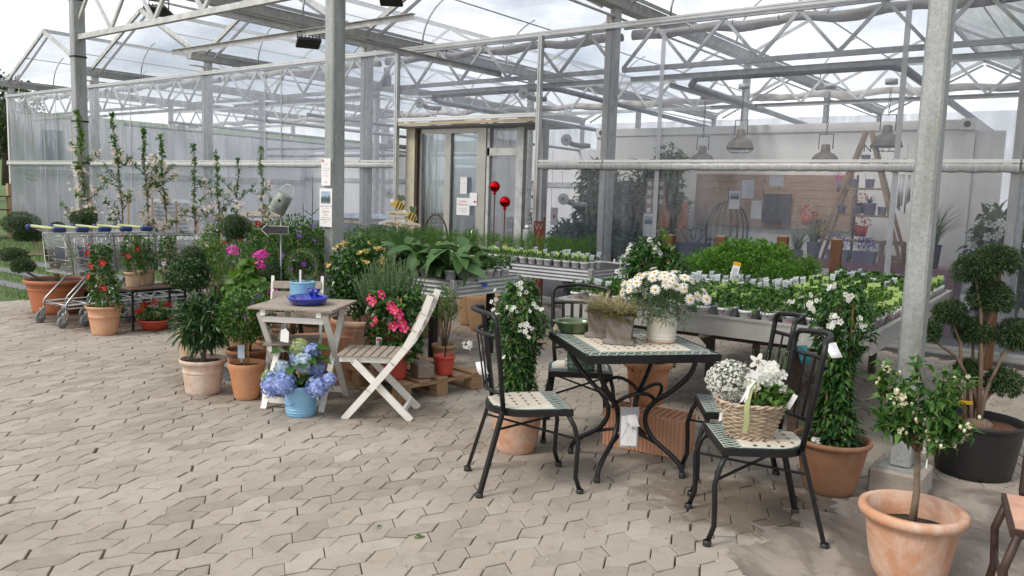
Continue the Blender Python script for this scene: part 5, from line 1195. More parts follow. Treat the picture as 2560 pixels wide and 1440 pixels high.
# box and olive balls, soft bush and other shrubs between the post and the trolleys
PB = lambda r_=.13, h=.26, m='brownclay': dict(rt=r_, rb=r_*.75, h=h, m=MT[m], rim=.03, lip=.008)
def ballplant(loc, z, r_, seed, lab, stem0=.25, pm='brownclay', lm='box', twin=False, L=.018, sq=.88):
    t = empty('box_ball', (*loc, 0), 0, lab, 'plant'); g = rg(seed); pot_part(t, .14, .105, .26, MT[pm], rim=.03, lip=.008)
    for k in ((-1, 1) if twin else (0,)): MB().tube([(k*.02, 0, .22), (k*.035, .01, z*.6), (k*.02, 0, z)], [.014, .011, .009], 7).build('stem', MT['barkgrey'], t)
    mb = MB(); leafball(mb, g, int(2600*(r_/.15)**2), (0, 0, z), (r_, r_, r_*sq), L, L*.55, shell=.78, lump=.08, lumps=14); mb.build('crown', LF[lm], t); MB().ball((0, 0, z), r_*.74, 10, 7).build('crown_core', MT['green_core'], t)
    return t
ballplant((-7.06, 4.72), 1.15, .155, 260, 'clipped box ball standing highest, left of the birdhouse stake', sq=.8)
ballplant((-6.22, 4.66), 1.02, .135, 261, 'small clipped ball on twin stems below the arrow sign', twin=True)
t = ballplant((-5.78, 4.20), .80, .165, 262, 'dark clipped ball on forked branches behind the white chair')
for a, b in (((0, 0, .45), (-.14, -.05, .72)), ((0, 0, .42), (.16, .10, .72))): MB().tube([a, (b[0]*.6, b[1]*.6, .58), b], [.014, .011, .008], 6).build('branch', MT['twig'], t)
ballplant((-7.05, 4.25), .86, .13, 263, 'small clipped ball beside the lilac standard crown')
def bush(loc, z0, rad, seed, lab, lm, n, L, Wd, pm='brownclay', name='shrub', up=.5, out=.5, shell=.2, cz=None, long=False, pr=.14, ph=.25):
    t = empty(name, (*loc, z0), 0, lab, 'plant'); g = rg(seed); pot_part(t, pr, pr*.74, ph, MT[pm], rim=.03, lip=.008); c = cz or ph+rad[2]*.8
    mb = MB(); stems(mb, g, (0, 0, ph-.03), [(g.normal(0, rad[0]*.45), g.normal(0, rad[1]*.45), c+g.normal(0, rad[2]*.4)) for _ in range(14)], .004); mb.build('stem', MT['barkgrey'], t)
    mb = MB(); leafball(mb, g, n, (0, 0, c), rad, L, Wd, shell=shell, up=up, out=out, lump=.3, long=long); mb.build('foliage', LF[lm], t); return t, g, c
bush((-6.55, 4.42), 0, (.26, .26, .36), 270, 'soft bright green conifer-like bush beneath the box ball', 'mid', 2200, .05, .008, cz=.68, up=.9)
bush((-6.95, 5.05), 0, (.22, .22, .30), 271, 'leafy dark shrub tucked behind the pink geranium', 'dark', 1100, .07, .02, cz=.86, long=True)
bush((-6.35, 5.15), 0, (.18, .18, .26), 272, 'upright narrow-leaved shrub right of the box ball', 'glossy', 500, .10, .022, cz=.92, long=True, up=.8)
t, g, c = bush((-5.80, 4.45), 0, (.23, .23, .32), 273, 'potato bush with purple flowers in front of the steel post', 'mid', 1900, .045, .022, cz=1.0, up=.35)
P, D = rim_pts(g, 11, .85, 1.3, .22, (R(-150), R(40))); put_flowers(t, 'solan', P, D, g, 1.15)
bush((-7.35, 4.62), 0, (.21, .21, .26), 274, 'fresh green shrub left of the tall box ball', 'bright', 1300, .04, .018, cz=.80, up=.5)
bush((-6.70, 4.78), 0, (.22, .22, .28), 275, 'mid green shrub under the tall box ball, right side', 'mid', 1300, .045, .020, cz=.88, up=.4)
bush((-6.10, 4.30), 0, (.17, .17, .22), 276, 'fine-leaved green shrub between geranium and dark clipped ball', 'mid', 1100, .035, .014, cz=.70, up=.5)
t, g, c = bush((-7.25, 5.35), 0, (.20, .20, .28), 277, 'green shrub with red blooms behind the box balls', 'mid', 1100, .045, .022, cz=.95, up=.4)
P, D = rim_pts(g, 7, .95, 1.2, .19, (R(-150), R(40))); put_flowers(t, 'dip', P, D, g, 1.1)
# yellow lantana standard, big rosemary, white-flowered herb
t, r_, cz = standard('lantana', (-5.02, 4.52), 'yellow-flowered lantana in front of the steel post', dict(rt=.16, rb=.12, h=.28, m=MT['terra_deep'], rim=.03, lip=.01, z0=.145), .62, (.27, .27, .30), 280, 'glossy', .062, .036, 1700, lump=.35, shell=.35)
for k in range(15):
    a = r_.uniform(R(-175), R(35)); el = r_.uniform(.15, 1.3); d = np.array([math.cos(a)*math.cos(el), math.sin(a)*math.cos(el), math.sin(el)]); c = np.array([0, 0, cz])+d*np.array([.26, .26, .30]); m_ = joined([(c+d*.012+r_.normal(0, .014, 3)*np.array([1, 1, .6]), d+r_.normal(0, .4, 3), 1.0) for _ in range(15)], FL['lant']); tag(m_.build('flower_head', LF['yellowpetal'], t))
t = empty('rosemary', (-4.55, 4.42, .145), 0, 'large upright rosemary bush behind the pink dipladenia', 'plant'); r_ = rg(285); pot_part(t, .17, .13, .42, MT['terra_deep'], rim=.03, lip=.01)
nb = 260; mb = MB(); sm = MB(); P = []; D = []
for k in range(nb):
    a = r_.uniform(0, 6.28); q = r_.random()**.6; tip = Vector((math.cos(a)*.30*q, math.sin(a)*.30*q, .66+.30*r_.random()*(1.1-q*.7))); b = Vector((math.cos(a)*.05*q, math.sin(a)*.05*q, .38)); m_ = b.lerp(tip, .5)+Vector((math.cos(a)*.05*q, math.sin(a)*.05*q, -.03)); sm.tube([b, m_, tip], .002, 4)
    for j in range(24):
        u = .25+.75*j/24; p = (b*(1-u)**2+m_*2*u*(1-u)+tip*u*u); P.append(p[:]); D.append(np.array((tip-m_)[:])*6+r_.normal(0, .75, 3))
P = np.array(P); V, F = leaf_geo(P, np.array(D), .030, .0058, r_, .1, .1); mb.arr(V, F); mb.build('foliage', LF['rosemary'], t); sm.build('stem', LF['grey'], t)
bush((-4.28, 4.76), .145, (.14, .14, .16), 286, 'small leafy herb with pale yellow buds between bench and rosemary', 'bright', 420, .03, .02, cz=.52, pr=.10, ph=.2)
# ---- pots on and around the pallet
t = empty('terracotta_pot', (-4.98, 4.50, .145), 0, 'large empty terracotta pot on the pallet behind the white chair', 'pot'); pot_part(t, .24, .15, .36, MT['terra'], rim=.05, lip=.0, fill=.30, n=36, round_=.35)
t = empty('dipladenia', (-4.32, 4.26, .145), 0, 'hot pink dipladenia in the coral plastic pot on the pallet', 'plant'); r_ = rg(290); pot_part(t, .105, .08, .17, MT['coral'], rim=.022, lip=.006)
u = r_.random(900); an = r_.uniform(0, 6.28, 900); rad = .20*(1-.25*np.abs(u-.45)); rr_ = rad*(.4+.6*r_.random(900)**.5); p = np.stack([np.cos(an)*rr_, np.sin(an)*rr_, .16+.50*u], 1); d = np.stack([np.cos(an), np.sin(an), .1+0*u], 1)+r_.normal(0, .5, (900, 3))
V, F = leaf_geo(p, d, r_.uniform(.045, .075, 900), r_.uniform(.03, .042, 900), r_, .2, .3); MB().arr(V, F).build('foliage', LF['glossy'], t)
for k in range(3): a = k*2.1; MB().tube([(math.cos(a)*.06, math.sin(a)*.06, .12), (math.cos(a)*.05, math.sin(a)*.05, .62)], .004, 5).build('cane', MT['bamboo'], t)
P, D = [], []
for (a, z, q) in ((-160, .42, .23), (-140, .36, .22), (-120, .62, .2), (-100, .60, .20), (-75, .66, .2), (-55, .58, .21), (-48, .55, .23), (-40, .52, .22), (-35, .46, .23), (-50, .43, .21), (-30, .42, .23), (-95, .45, .20), (-85, .47, .21), (-150, .60, .2)): P.append((math.cos(R(a))*q, math.sin(R(a))*q, z)); D.append((math.cos(R(a)), math.sin(R(a)), .3))
put_flowers(t, 'pink', P, D, r_, 1.0, .25); plant_tag(t, (.03, -.2, .22), R(40), m='whitetag', h=.06, w=.04)
t = empty('plastic_pot', (-4.14, 4.62, .145), 0, 'small red plastic pot with a bare stem on the pallet', 'pot'); pot_part(t, .085, .062, .15, MT['redpl'], rim=.02, lip=.005); MB().tube([(0, 0, .11), (.01, 0, .3), (-.02, .01, .5)], .006, 6).build('stem', MT['twig'], t)
t = empty('plastic_pot', (-5.20, 4.60, .145), 0, 'dark red plastic pot seen under the white chair seat', 'pot'); pot_part(t, .19, .15, .30, MT['redpl'], rim=.035, lip=.008)
for k, (x, y, s, lab) in enumerate(((-5.75, 7.05, 1.0, 'brown clay pot under the benches, nearest of the empty ones'), (-6.12, 7.30, 1.05, 'brown clay pot under the benches, left of the nearest one'), (-5.72, 7.75, 1.0, 'brown clay pot under the benches, farthest back'), (-5.95, 6.35, .95, 'brown clay pot under the front bench by the white chair'))):
    t = empty('clay_pot', (x, y, 0), 0, lab, 'pot', 'empty brown clay pots'); pot_part(t, .20*s, .135*s, .42*s, MT['brownclay'], rim=0, lip=0, fill=.05, n=28, round_=.15)
# grey slate ornament leaning between the front pots
t = MB(); n = 9
for k in range(n):
    a0 = math.pi*k/n; t.slab([(0, 0), (.13*math.cos(a0), .13*math.sin(a0)), (.135*math.cos(a0+.17), .135*math.sin(a0+.17)), (.13*math.cos(a0+.34), .13*math.sin(a0+.34))], Matrix.Rotation(R(78), 4, 'X'), .03)
tag(t.build('shell_ornament', mat('slate_grey', (.12, .125, .14), .6, 0, .3, 20), None, (-5.72, 3.62, .0), (0, 0, R(35))), 'grey ribbed shell ornament between the front pots', 'ornament')
# ---- hydrangea
t = empty('hydrangea', (-4.42, 3.46, 0), 0, 'blue hydrangea in the light blue bucket pot in front', 'plant'); r_ = rg(300)
p = pot_part(t, .112, .100, .215, MT['bluepot'], rim=0, lip=0, round_=0, bands=(.03, .05)); MB().tube([(.055*math.cos(a), -.1085, .115+.028*math.sin(a)) for a in np.linspace(R(200), R(340), 9)], .005, 6).build('ring_relief', MT['bluepot'], p)
HB = [((-.155, -.11, .20), .088, 'bluepetal'), ((.02, -.155, .25), .082, 'bluepetal'), ((.19, -.02, .23), .072, 'bluepetal'), ((-.04, .02, .46), .062, 'limepetal'), ((.045, .06, .44), .055, 'bluepetal'), ((.08, -.05, .38), .070, 'palebluepetal'), ((-.10, .05, .38), .055, 'bluepetal'), ((-.235, -.10, .24), .045, 'limepetal'), ((.10, .05, .33), .06, 'bluepetal'), ((-.13, -.06, .31), .055, 'palebluepetal'), ((.24, .05, .28), .04, 'bluepetal')]
for c, q, k in HB:
    n = 150; d = sph(r_, n); mb = MB()
    sq = MB(); s = .0125
    for i in range(4):
        a = math.pi/2*i; dd = Vector((math.cos(a), math.sin(a), 0)); ss = Vector((-math.sin(a), math.cos(a), 0)); sq.add([(0, 0, 0), dd*s*.8-ss*s*.55+Vector((0, 0, .002)), dd*s*1.1+Vector((0, 0, .001)), dd*s*.8+ss*s*.55+Vector((0, 0, .002))], [(0, 1, 2, 3)])
    me = sq.mesh('floret', LF[k]); m_ = joined([(np.array(c)+d[i]*q*r_.uniform(.86, 1.05), d[i]+r_.normal(0, .25, 3), r_.uniform(.8, 1.2)) for i in range(n)], me)
    h_ = m_.build('flower_head', LF[k], t); MB().ball(c, q*.82, 9, 6).build('head_core', LF[k], h_); MB().tube([(0, 0, .2), (c[0]*.5, c[1]*.5, .28), c], .005, 5).build('stalk', LF['bright'], t)
BL = MB()
def bigleaf(mb, L, Wd, droop=.3, nseg=6, fold=.14):
    rows = []
    for k in range(nseg+1):
        u = k/nseg; w = Wd*math.sin(math.pi*min(1, u*.92+.06))**.8*.5; x = L*u; z = L*.10*math.sin(u*math.pi)-L*droop*u*u
        rows.append([(x, -w, z+w*fold*2+.004*math.sin(k*2)), (x, 0, z), (x, w, z+w*fold*2-.004*math.sin(k*2))])
    mb.add([p for r_ in rows for p in r_], [(3*k+j, 3*k+j+1, 3*k+j+4, 3*k+j+3) for k in range(nseg) for j in (0, 1)], 0, True); return mb
HL = bigleaf(MB(), .13, .085, .25).mesh('leaf', LF['glossy'])
for k in range(34): a = r_.uniform(0, 6.28); q = r_.uniform(.03, .10); inst('leaf', HL, t, (math.cos(a)*q, math.sin(a)*q, r_.uniform(.22, .44)), (r_.normal(0, .25), r_.uniform(-.5, .30), a), r_.uniform(.75, 1.25))
# ---- on the small white table: cobalt bird bath and light blue pot with rosemary wreath
t = empty('bird_bath', (-4.60, 3.66, .731), R(20), 'shiny cobalt blue glazed dish with two small birds on its rim', 'dish')
MB().lathe([(0, .002), (.10, .002), (.125, .012), (.145, .045), (.148, .056), (.142, .058), (.130, .050), (.105, .016), (0, .012)], 36).build('dish', MT['cobalt'], t)
for s in (-1, 1):
    b = MB().ball((-.05+s*.0+.0, .118+s*.0, .075), .018, 9, 7, sc=(1.2, .9, 1.1)); x = s*.022-.03
    b = MB().ball((x, .125, .074), .019, 9, 7, sc=(1.1, .9, 1.1)).ball((x+s*.012, .122, .096), .011, 8, 6).tube([(x+s*.02, .12, .097), (x+s*.03, .118, .096)], [.004, .001], 5).tube([(x-s*.012, .128, .082), (x-s*.02, .13, .105)], [.008, .002], 5)
    b.build('bird', MT['cobalt'], t)
t = empty('rosemary_wreath', (-4.84, 3.80, .731), R(37), 'rosemary trained into a ring in a light blue pot on the white table', 'plant'); r_ = rg(310)
pot_part(t, .098, .088, .135, MT['bluepot'], rim=.012, lip=.003); P = []; D = []
for k in range(900): a = r_.uniform(R(-80), R(260)); q = .105+r_.normal(0, .014); P.append((math.cos(a)*q, r_.normal(0, .014), .245+math.sin(a)*q*1.05)); D.append(np.array([math.cos(a), 0, math.sin(a)])*.6+np.array([-math.sin(a), 0, math.cos(a)])*.8+r_.normal(0, .6, 3))
V, F = leaf_geo(np.array(P), np.array(D), .026, .004, r_, .1, .1); MB().arr(V, F).build('foliage', LF['rosemary'], t); MB().tube([(math.cos(a)*.105, 0, .245+math.sin(a)*.11) for a in np.linspace(R(-85), R(265), 24)], .004, 5).build('wire_ring', MT['barkgrey'], t)
MB().box((.0, -.06, .165), (.014, .002, .12)).build('plant_label', MT['whitepl'], t)
# ---- watering-can birdhouse and arrow board on stakes
t = empty('birdhouse_stake', (-5.66, 4.22, 0), 0, 'weathered zinc watering-can birdhouse tipped on a stake', 'birdhouse'); ZINC = mat('mossy_zinc', (.22, .25, .22), .55, .35, .55, 14, .3, 30)
MB().tube([(0, 0, 0), (0, 0, 1.35)], .008, 6).build('stake', MT['pipe'], t); A = Matrix.Translation((0, 0, 1.43)) @ Matrix.Rotation(R(35), 4, 'Z') @ Matrix.Rotation(R(30), 4, 'Y') @ Matrix.Scale(.88, 4)
can = MB(); pr = [(.0, -.10), (.082, -.10), (.084, -.09), (.076, .08), (.074, .085), (.0, .085)]
can.lathe(pr, 22); can.v = [tuple(A @ Vector(v)) for v in can.v]; can_o = can.build('can', ZINC, t)
sp = MB().tube([A @ Vector(p) for p in ((-.07, 0, -.06), (-.13, 0, .0), (-.185, 0, .02))], [.02, .012, .010], 8).lathe([(.008, 0), (.03, .02), (.031, .024), (0, .026)], 14); n0 = len(sp.v)-14*4; Q = A @ Matrix.Translation((-.185, 0, .02)) @ Matrix.Rotation(R(-70), 4, 'Y'); sp.v[n0:] = [tuple(Q @ Vector(v)) for v in sp.v[n0:]]; sp.build('spout', ZINC, t)
MB().tube([A @ Vector((.07*math.cos(a)*1.0, 0, .07+.12*math.sin(a))) for a in np.linspace(0, math.pi, 12)], .004, 6).build('handle', MT['galv'], t)
ho = MB().lathe([(0, .0), (.016, .0)], 12); Q = A @ Matrix.Translation((-.0, -.0805, .02)) @ Matrix.Rotation(R(90), 4, 'X'); ho.v = [tuple(Q @ Vector(v)) for v in ho.v]; ho.build('entry_hole', MT['black_pl'], t)
bt = MB().disc(.078, -.1015, 22, flip=True); bt.v = [tuple(A @ Vector(v)) for v in bt.v]; bt.build('base_board', MT['brownwood'], t)
lb = MB().box((.045, -.03, -.103), (.05, .06, .003)); lb.v = [tuple(A @ Vector(v)) for v in lb.v]; lb.build('price_sticker', MT['paper'], t)
t = empty('arrow_board', (-5.65, 4.17, 1.20), R(33), 'blackboard arrow with pale frame pointing left on the stake', 'sign')
ar = [(-.135, 0), (-.075, .055), (-.075, .034), (.10, .034), (.10, -.034), (-.075, -.034), (-.075, -.055)]; A = Matrix.Rotation(R(90), 4, 'X')
MB().slab(ar, A, .016).build('frame', MT['galv'], t); MB().slab([(x*.95+.002, y*.88) for x, y in ar], Matrix.Translation((0, -.009, 0)) @ A, .004).build('slate', mat('chalkboard', (.03, .032, .035), .8, 0, .3, 20), t)
# ---- jasmine columns
def jasmine(loc, lab, seed, pm, rt, rb, ph, top, rads, n, fl, crown=None):
    t = empty('jasmine', (*loc, 0), 0, lab, 'plant'); r_ = rg(seed); pot_part(t, rt, rb, ph, MT[pm], rim=.035, lip=.01, roll=True, round_=.2)
    mb = MB()
    for k in range(3): a = k*2.1; mb.tube([(math.cos(a)*.07, math.sin(a)*.07, ph-.05), (math.cos(a)*.05, math.sin(a)*.05, top*.9)], .006, 6)
    mb.build('cane', MT['bamboo'], t)
    u = r_.random(n); an = r_.uniform(0, 6.28, n); rad = np.interp(u, np.linspace(0, 1, len(rads)), rads); q = rad*(1+.28*np.sin(an*2+u*11)+.15*np.sin(an*5-u*17))*(.35+.65*r_.random(n)**.5)
    p = np.stack([np.cos(an)*q, np.sin(an)*q, ph-.03+(top-ph)*u], 1); d = np.stack([np.cos(an), np.sin(an), -.05+0*u], 1)+r_.normal(0, .6, (n, 3)); V, F = leaf_geo(p, d, r_.uniform(.035, .068, n), r_.uniform(.016, .028, n), r_, .22, .3); MB().arr(V, F).build('foliage', LF['glossy'], t)
    for (a, z, q, k) in fl:
        c = np.array([math.cos(R(a))*q, math.sin(R(a))*q, z]); dr = np.array([math.cos(R(a)), math.sin(R(a)), .2]); m_ = joined([(c+r_.normal(0, .020, 3), dr+r_.normal(0, .6, 3), r_.uniform(.7, 1.05)) for _ in range(k)], FL['jas']); tag(m_.build('flower_cluster', LF['whitepetal'], t), kind='stuff')
    return t
jasmine((-2.86, 3.86), 'white jasmine column in terracotta pot between the chair and bench', 320, 'terra', .175, .115, .31, 1.06, [.10, .085, .09, .105, .125, .12, .06], 2300, [(-60, 1.0, .10, 12), (-150, .93, .15, 5), (-40, .78, .20, 14), (-160, .62, .33, 14), (-70, .90, .17, 5), (-30, .9, .2, 6), (-120, .86, .16, 5), (-80, .6, .18, 3)])
jasmine((-1.17, 4.47), 'white jasmine column in brown pot beside the right steel post', 321, 'terra_deep', .20, .125, .30, 1.16, [.12, .08, .065, .065, .075, .12, .15, .07], 2500, [(-120, 1.03, .22, 16), (-85, .97, .22, 14), (-150, 1.02, .26, 9), (-70, 1.08, .18, 5), (-100, .32, .20, 6), (-110, 1.12, .1, 5), (-50, .95, .24, 6)])
t, r_, cz = standard('jasmine_standard', (-2.38, 4.62), 'white-flowered standard jasmine in orange pot on the clay block', dict(rt=.155, rb=.11, h=.28, m=TC, rim=.05, lip=.012, z0=.243, roll=True), .93, (.185, .185, .20), 322, 'glossy', .062, .028, 1500, lump=.28, shell=.4, tm='bamboo')
mb = MB(); leafball(mb, r_, 240, (0, 0, .50), (.14, .14, .07), .055, .03, shell=.2); mb.build('underplanting', LF['dark'], t)
mb = MB(); leafball(mb, r_, 60, (.03, .05, cz+.20), (.04, .04, .1), .045, .02, shell=.2); mb.build('shoot', LF['bright'], t)
for (a, z, q, k) in ((-150, .02, .20, 14), (-165, .09, .19, 16), (-130, .14, .16, 12), (-60, .16, .10, 10), (-80, -.10, .19, 16), (-20, .0, .22, 8), (-100, .2, .05, 6)):
    c = np.array([math.cos(R(a))*q, math.sin(R(a))*q, cz+z]); m_ = joined([(c+r_.normal(0, .022, 3), np.array([math.cos(R(a)), math.sin(R(a)), .2])+r_.normal(0, .6, 3), r_.uniform(.8, 1.2)) for _ in range(k)], FL['jas']); tag(m_.build('flower_cluster', LF['whitepetal'], t), kind='stuff')
# ---- on the mosaic table
def daisies(t, r_, c, rad, nleaf, nfl, up=.25, tilt=(.25, -.6)):
    mb = MB(); n = nleaf; p, d = crown_pts(r_, n, c, rad, .15, 6, .2); V, F = leaf_geo(p, d*.8+np.array([0, 0, .35])+r_.normal(0, .5, (n, 3)), r_.uniform(.04, .075, n), .006, r_, .1, .2); mb.arr(V, F)
    pp = np.repeat(p, 3, 0)+r_.normal(0, .012, (n*3, 3)); V, F = leaf_geo(pp, np.repeat(d, 3, 0)+r_.normal(0, .8, (n*3, 3)), .028, .005, r_, .1, .2); mb.arr(V, F); mb.build('foliage', LF['grey'], t)
    st = MB()
    for k in range(nfl):
        a = r_.uniform(0, 6.28) if k % 4 == 0 else r_.uniform(R(-170), R(30)); el = r_.uniform(.15, 1.35); dd = np.array([math.cos(a)*math.cos(el), math.sin(a)*math.cos(el), math.sin(el)]); q = np.array(c)+dd*np.array(rad)*r_.uniform(1.0, 1.22)
        inst('flower', FL['daisy'], t, q, face((dd[0]+tilt[0]*.5+r_.normal(0, .25), dd[1]+tilt[1]*.5+r_.normal(0, .25), dd[2]+.2)), r_.uniform(.68, .95)); st.tube([np.array(c)+dd*np.array(rad)*.5, q], .0014, 4)
    st.build('flower_stalk', LF['mid'], t)
t = empty('marguerite', (-2.10, 4.22, .734), 0, 'white marguerite daisies in the cream pot on the mosaic table', 'plant'); r_ = rg(330)
p = pot_part(t, .090, .083, .150, mat('cream_glaze', (.74, .71, .62), .25, 0, .04, 6, coat=.5), rim=0, lip=0, bands=(.022, .04)); MB().lathe([(.080, .0), (.088, .001), (.088, .006), (.08, .007)], 24, sm=False).build('clay_foot', TC, p)
daisies(t, r_, (0, 0, .245), (.225, .225, .15), 760, 58)
def square_planter(loc, rz, lab, seed):
    t = empty('stone_planter', (*loc, .734), rz, lab, 'planter'); t.scale = (1.22, 1.22, 1.22); r_ = rg(seed); vs = []; prof = [(.064, .0), (.072, .004), (.072, .018), (.056, .024), (.056, .05), (.062, .115), (.066, .135), (.056, .135), (.05, .11)]
    for q, z in prof:
        for sx, sy in ((-1, -1), (1, -1), (1, 1), (-1, 1)): vs.append((sx*q, sy*q, z))
    MB().add(vs, [(4*k+j, 4*k+(j+1) % 4, 4*(k+1)+(j+1) % 4, 4*(k+1)+j) for k in range(len(prof)-1) for j in range(4)]+[(3, 2, 1, 0), (32, 33, 34, 35)]).build('planter', terracotta('worn_stone_%d' % seed, (.10, .075, .055), (.16, .125, .10), (.24, .23, .22), .9, (.42, .56)), t)
    mb = MB()
    for k in range(2600):
        s = int(r_.integers(4)); u = r_.uniform(-.06, .06); x, y = ((u, -.062), (.062, u), (u, .062), (-.062, u))[s]; mb.v += []; p = np.array([[x+r_.normal(0, .006), y+r_.normal(0, .006), .133+r_.normal(0, .006)-(.03*max(0, u/.06) if s in (0,) else 0)]]); V, F = leaf_geo(p, r_.normal(0, 1, (1, 3)), .010, .006, r_); mb.arr(V, F) if k % 3 == 0 else None
    mb.build('moss', LF['moss'], t)
    g = MB(); blades(g, r_, 300, (0, 0, .12), .15, .12, .0022, lean=1.0, base=.06); g.build('grass_tuft', LF['thyme'], t)
square_planter((-2.245, 3.99), R(24), 'square weathered stone planter with pale grass, next to the cream pot', 340)
square_planter((-2.43, 4.10), R(20), 'square weathered stone planter with pale grass, next to the green dish', 341)
t = empty('green_dish', (-2.61, 4.09, .734), R(40), 'shallow olive green glazed dish at the table corner', 'dish'); MB().lathe([(0, .002), (.07, .002), (.085, .01), (.108, .055), (.122, .066), (.124, .074), (.108, .074), (.10, .064), (.078, .018), (0, .014)], 32, sx=1.15, sy=.9).build('dish', MT['greenglaze'], t)
t = empty('marguerite', (-2.71, 4.33, .456), 0, 'marguerite daisies in the sea-green pot on the rear chair', 'plant'); r_ = rg(350); p = pot_part(t, .095, .088, .165, MT['greenpot'], rim=0, lip=0, bands=(.022, .045)); MB().tube([(.03*math.cos(a)+.03, -.093+abs(math.cos(a))*.004, .12+.02*math.sin(a)) for a in np.linspace(R(180), R(360), 8)], .005, 5).build('relief', MT['greenpot'], p)
daisies(t, r_, (-.03, -.03, .22), (.16, .16, .09), 260, 12)
# ---- wicker basket with white flowers on the near chair
t = empty('flower_basket', (-1.335, 3.655, .456), R(30), 'wicker basket of white flowers with ribbons on the near chair', 'basket'); r_ = rg(360); WICK = mat('wicker', (.42, .33, .24), .8, 0, .35, 30, .2, 60)
bk = MB(); H = .165; rows = 17; NR = 44
for i in range(rows):
    z = .006+H*i/(rows-1); q = .082+.062*(i/(rows-1))**.75; path = []
    for j in range(NR):
        a = 2*math.pi*j/NR; w = .0045*math.sin(a*NR/4+math.pi*i); path.append(((q+w)*math.cos(a)*1.12, (q+w)*math.sin(a)*.95, z+.0015*math.sin(a*5+i)))
    bk.tube(path, .0058, 5, closed=True)
bw_ = bk.build('weave', WICK, t); sk = MB()
for j in range(22): a = 2*math.pi*j/22; sk.tube([(.08*math.cos(a)*1.12, .08*math.sin(a)*.95, 0), (.146*math.cos(a)*1.12, .146*math.sin(a)*.95, H)], .004, 5)
sk.build('stake', WICK, bw_)
for z, q in ((.004, .090), (H+.004, .147)):
    for ph in (0, math.pi): MB().tube([((q+.006*math.cos(a*11+ph))*math.cos(a)*1.12, (q+.006*math.cos(a*11+ph))*math.sin(a)*.95, z+.006*math.sin(a*11+ph)) for a in np.linspace(0, 6.283, 90)[:-1]], .006, 5, closed=True).build('plaited_rim', WICK, t)
MB().disc(.14, H-.02, 24, sx=1.12, sy=.95).build('soil', MT['soil'], t)
tiny = flower5(.0065, LF['whitepetal'], .2); m_ = []; cc = np.array([-.10, .02, .25])
p, d = crown_pts(r_, 900, cc, (.115, .10, .105), .75, 8, .2); m_ = joined([(p[i], d[i]+r_.normal(0, .4, 3), r_.uniform(.7, 1.2)) for i in range(900)], tiny); tag(m_.build('tiny_blossom', LF['whitepetal'], t), kind='stuff')
mb = MB(); leafball(mb, r_, 500, cc, (.10, .09, .10), .022, .006, shell=.3); mb.build('foliage', LF['grey'], t)
mb = MB(); leafball(mb, r_, 140, (.07, -.03, .21), (.09, .09, .05), .045, .042, shell=.4); mb.build('foliage', LF['bright'], t)
for c in ((.03, -.05, .30), (.06, -.03, .32), (.10, -.03, .30), (.09, .0, .33), (.0, -.07, .27), (.12, -.06, .25), (.06, -.06, .28)):
    mb = joined([(np.array(c)+r_.normal(0, .014, 3), (.2+r_.normal(0, .4), -.8+r_.normal(0, .3), .5), 1.0) for _ in range(5)], FL['white']); mb.build('flower_head', LF['whitepetal'], t)
mb = MB()
for k in range(20): x = r_.uniform(.0, .17); y = r_.uniform(.02, .1); mb.tube([(x*.8, y*.8, .16), (x, y, r_.uniform(.34, .42))], .0012, 4); mb.ball((x, y, .40), .004, 5, 4)
mb.build('bud_stalk', LF['grey'], t)
fo = []; 
for k in range(40): a = 2*math.pi*k/40; q = .030+.012*math.cos(5*a); fo.append((q*math.cos(a), q*math.sin(a)))
MB().slab(fo, Matrix.Translation((.0, -.10, .375)) @ Matrix.Rotation(R(90), 4, 'X'), .007).build('wooden_flower', MT['white'], t); MB().slab([(x*.32, y*.32) for x, y in fo], Matrix.Translation((.0, -.1045, .375)) @ Matrix.Rotation(R(90), 4, 'X'), .002).build('wooden_flower_heart', MT['grey_print'], t)
MB().slab([(x*.7, y*.7) for x, y in fo], Matrix.Translation((-.005, -.10, .318)) @ Matrix.Rotation(R(90), 4, 'X'), .006).build('wooden_flower', MT['whitepl'], t); MB().tube([(0, -.096, .15), (0, -.096, .36)], .003, 5).build('pick', MT['bamboo'], t)
def ribbon(path, w, m, name='ribbon'):
    vs = []
    for p in path: vs += [(p[0]-w, p[1], p[2]), (p[0]+w, p[1], p[2]+w*.6)]
    MB().add(vs, [(2*k, 2*k+1, 2*k+3, 2*k+2) for k in range(len(path)-1)], 0, True).build(name, m, t)
ribbon([(-.02, -.12, .28), (-.035, -.135, .22), (-.045, -.15, .16), (-.04, -.148, .10), (-.045, -.142, .05)], .012, LF['limepetal']); ribbon([(-.03, -.12, .27), (-.07, -.14, .19), (-.11, -.135, .17), (-.15, -.12, .13), (-.155, -.12, .09)], .007, MT['paper']); ribbon([(-.01, -.12, .29), (-.04, -.135, .25), (-.05, -.14, .19)], .007, MT['paper'])
MB().box((0, 0, .03), (.022, .0015, .075)).build('plant_label', MT['paper'], t, (.155, -.07, .165), (0, R(25), R(-10)))
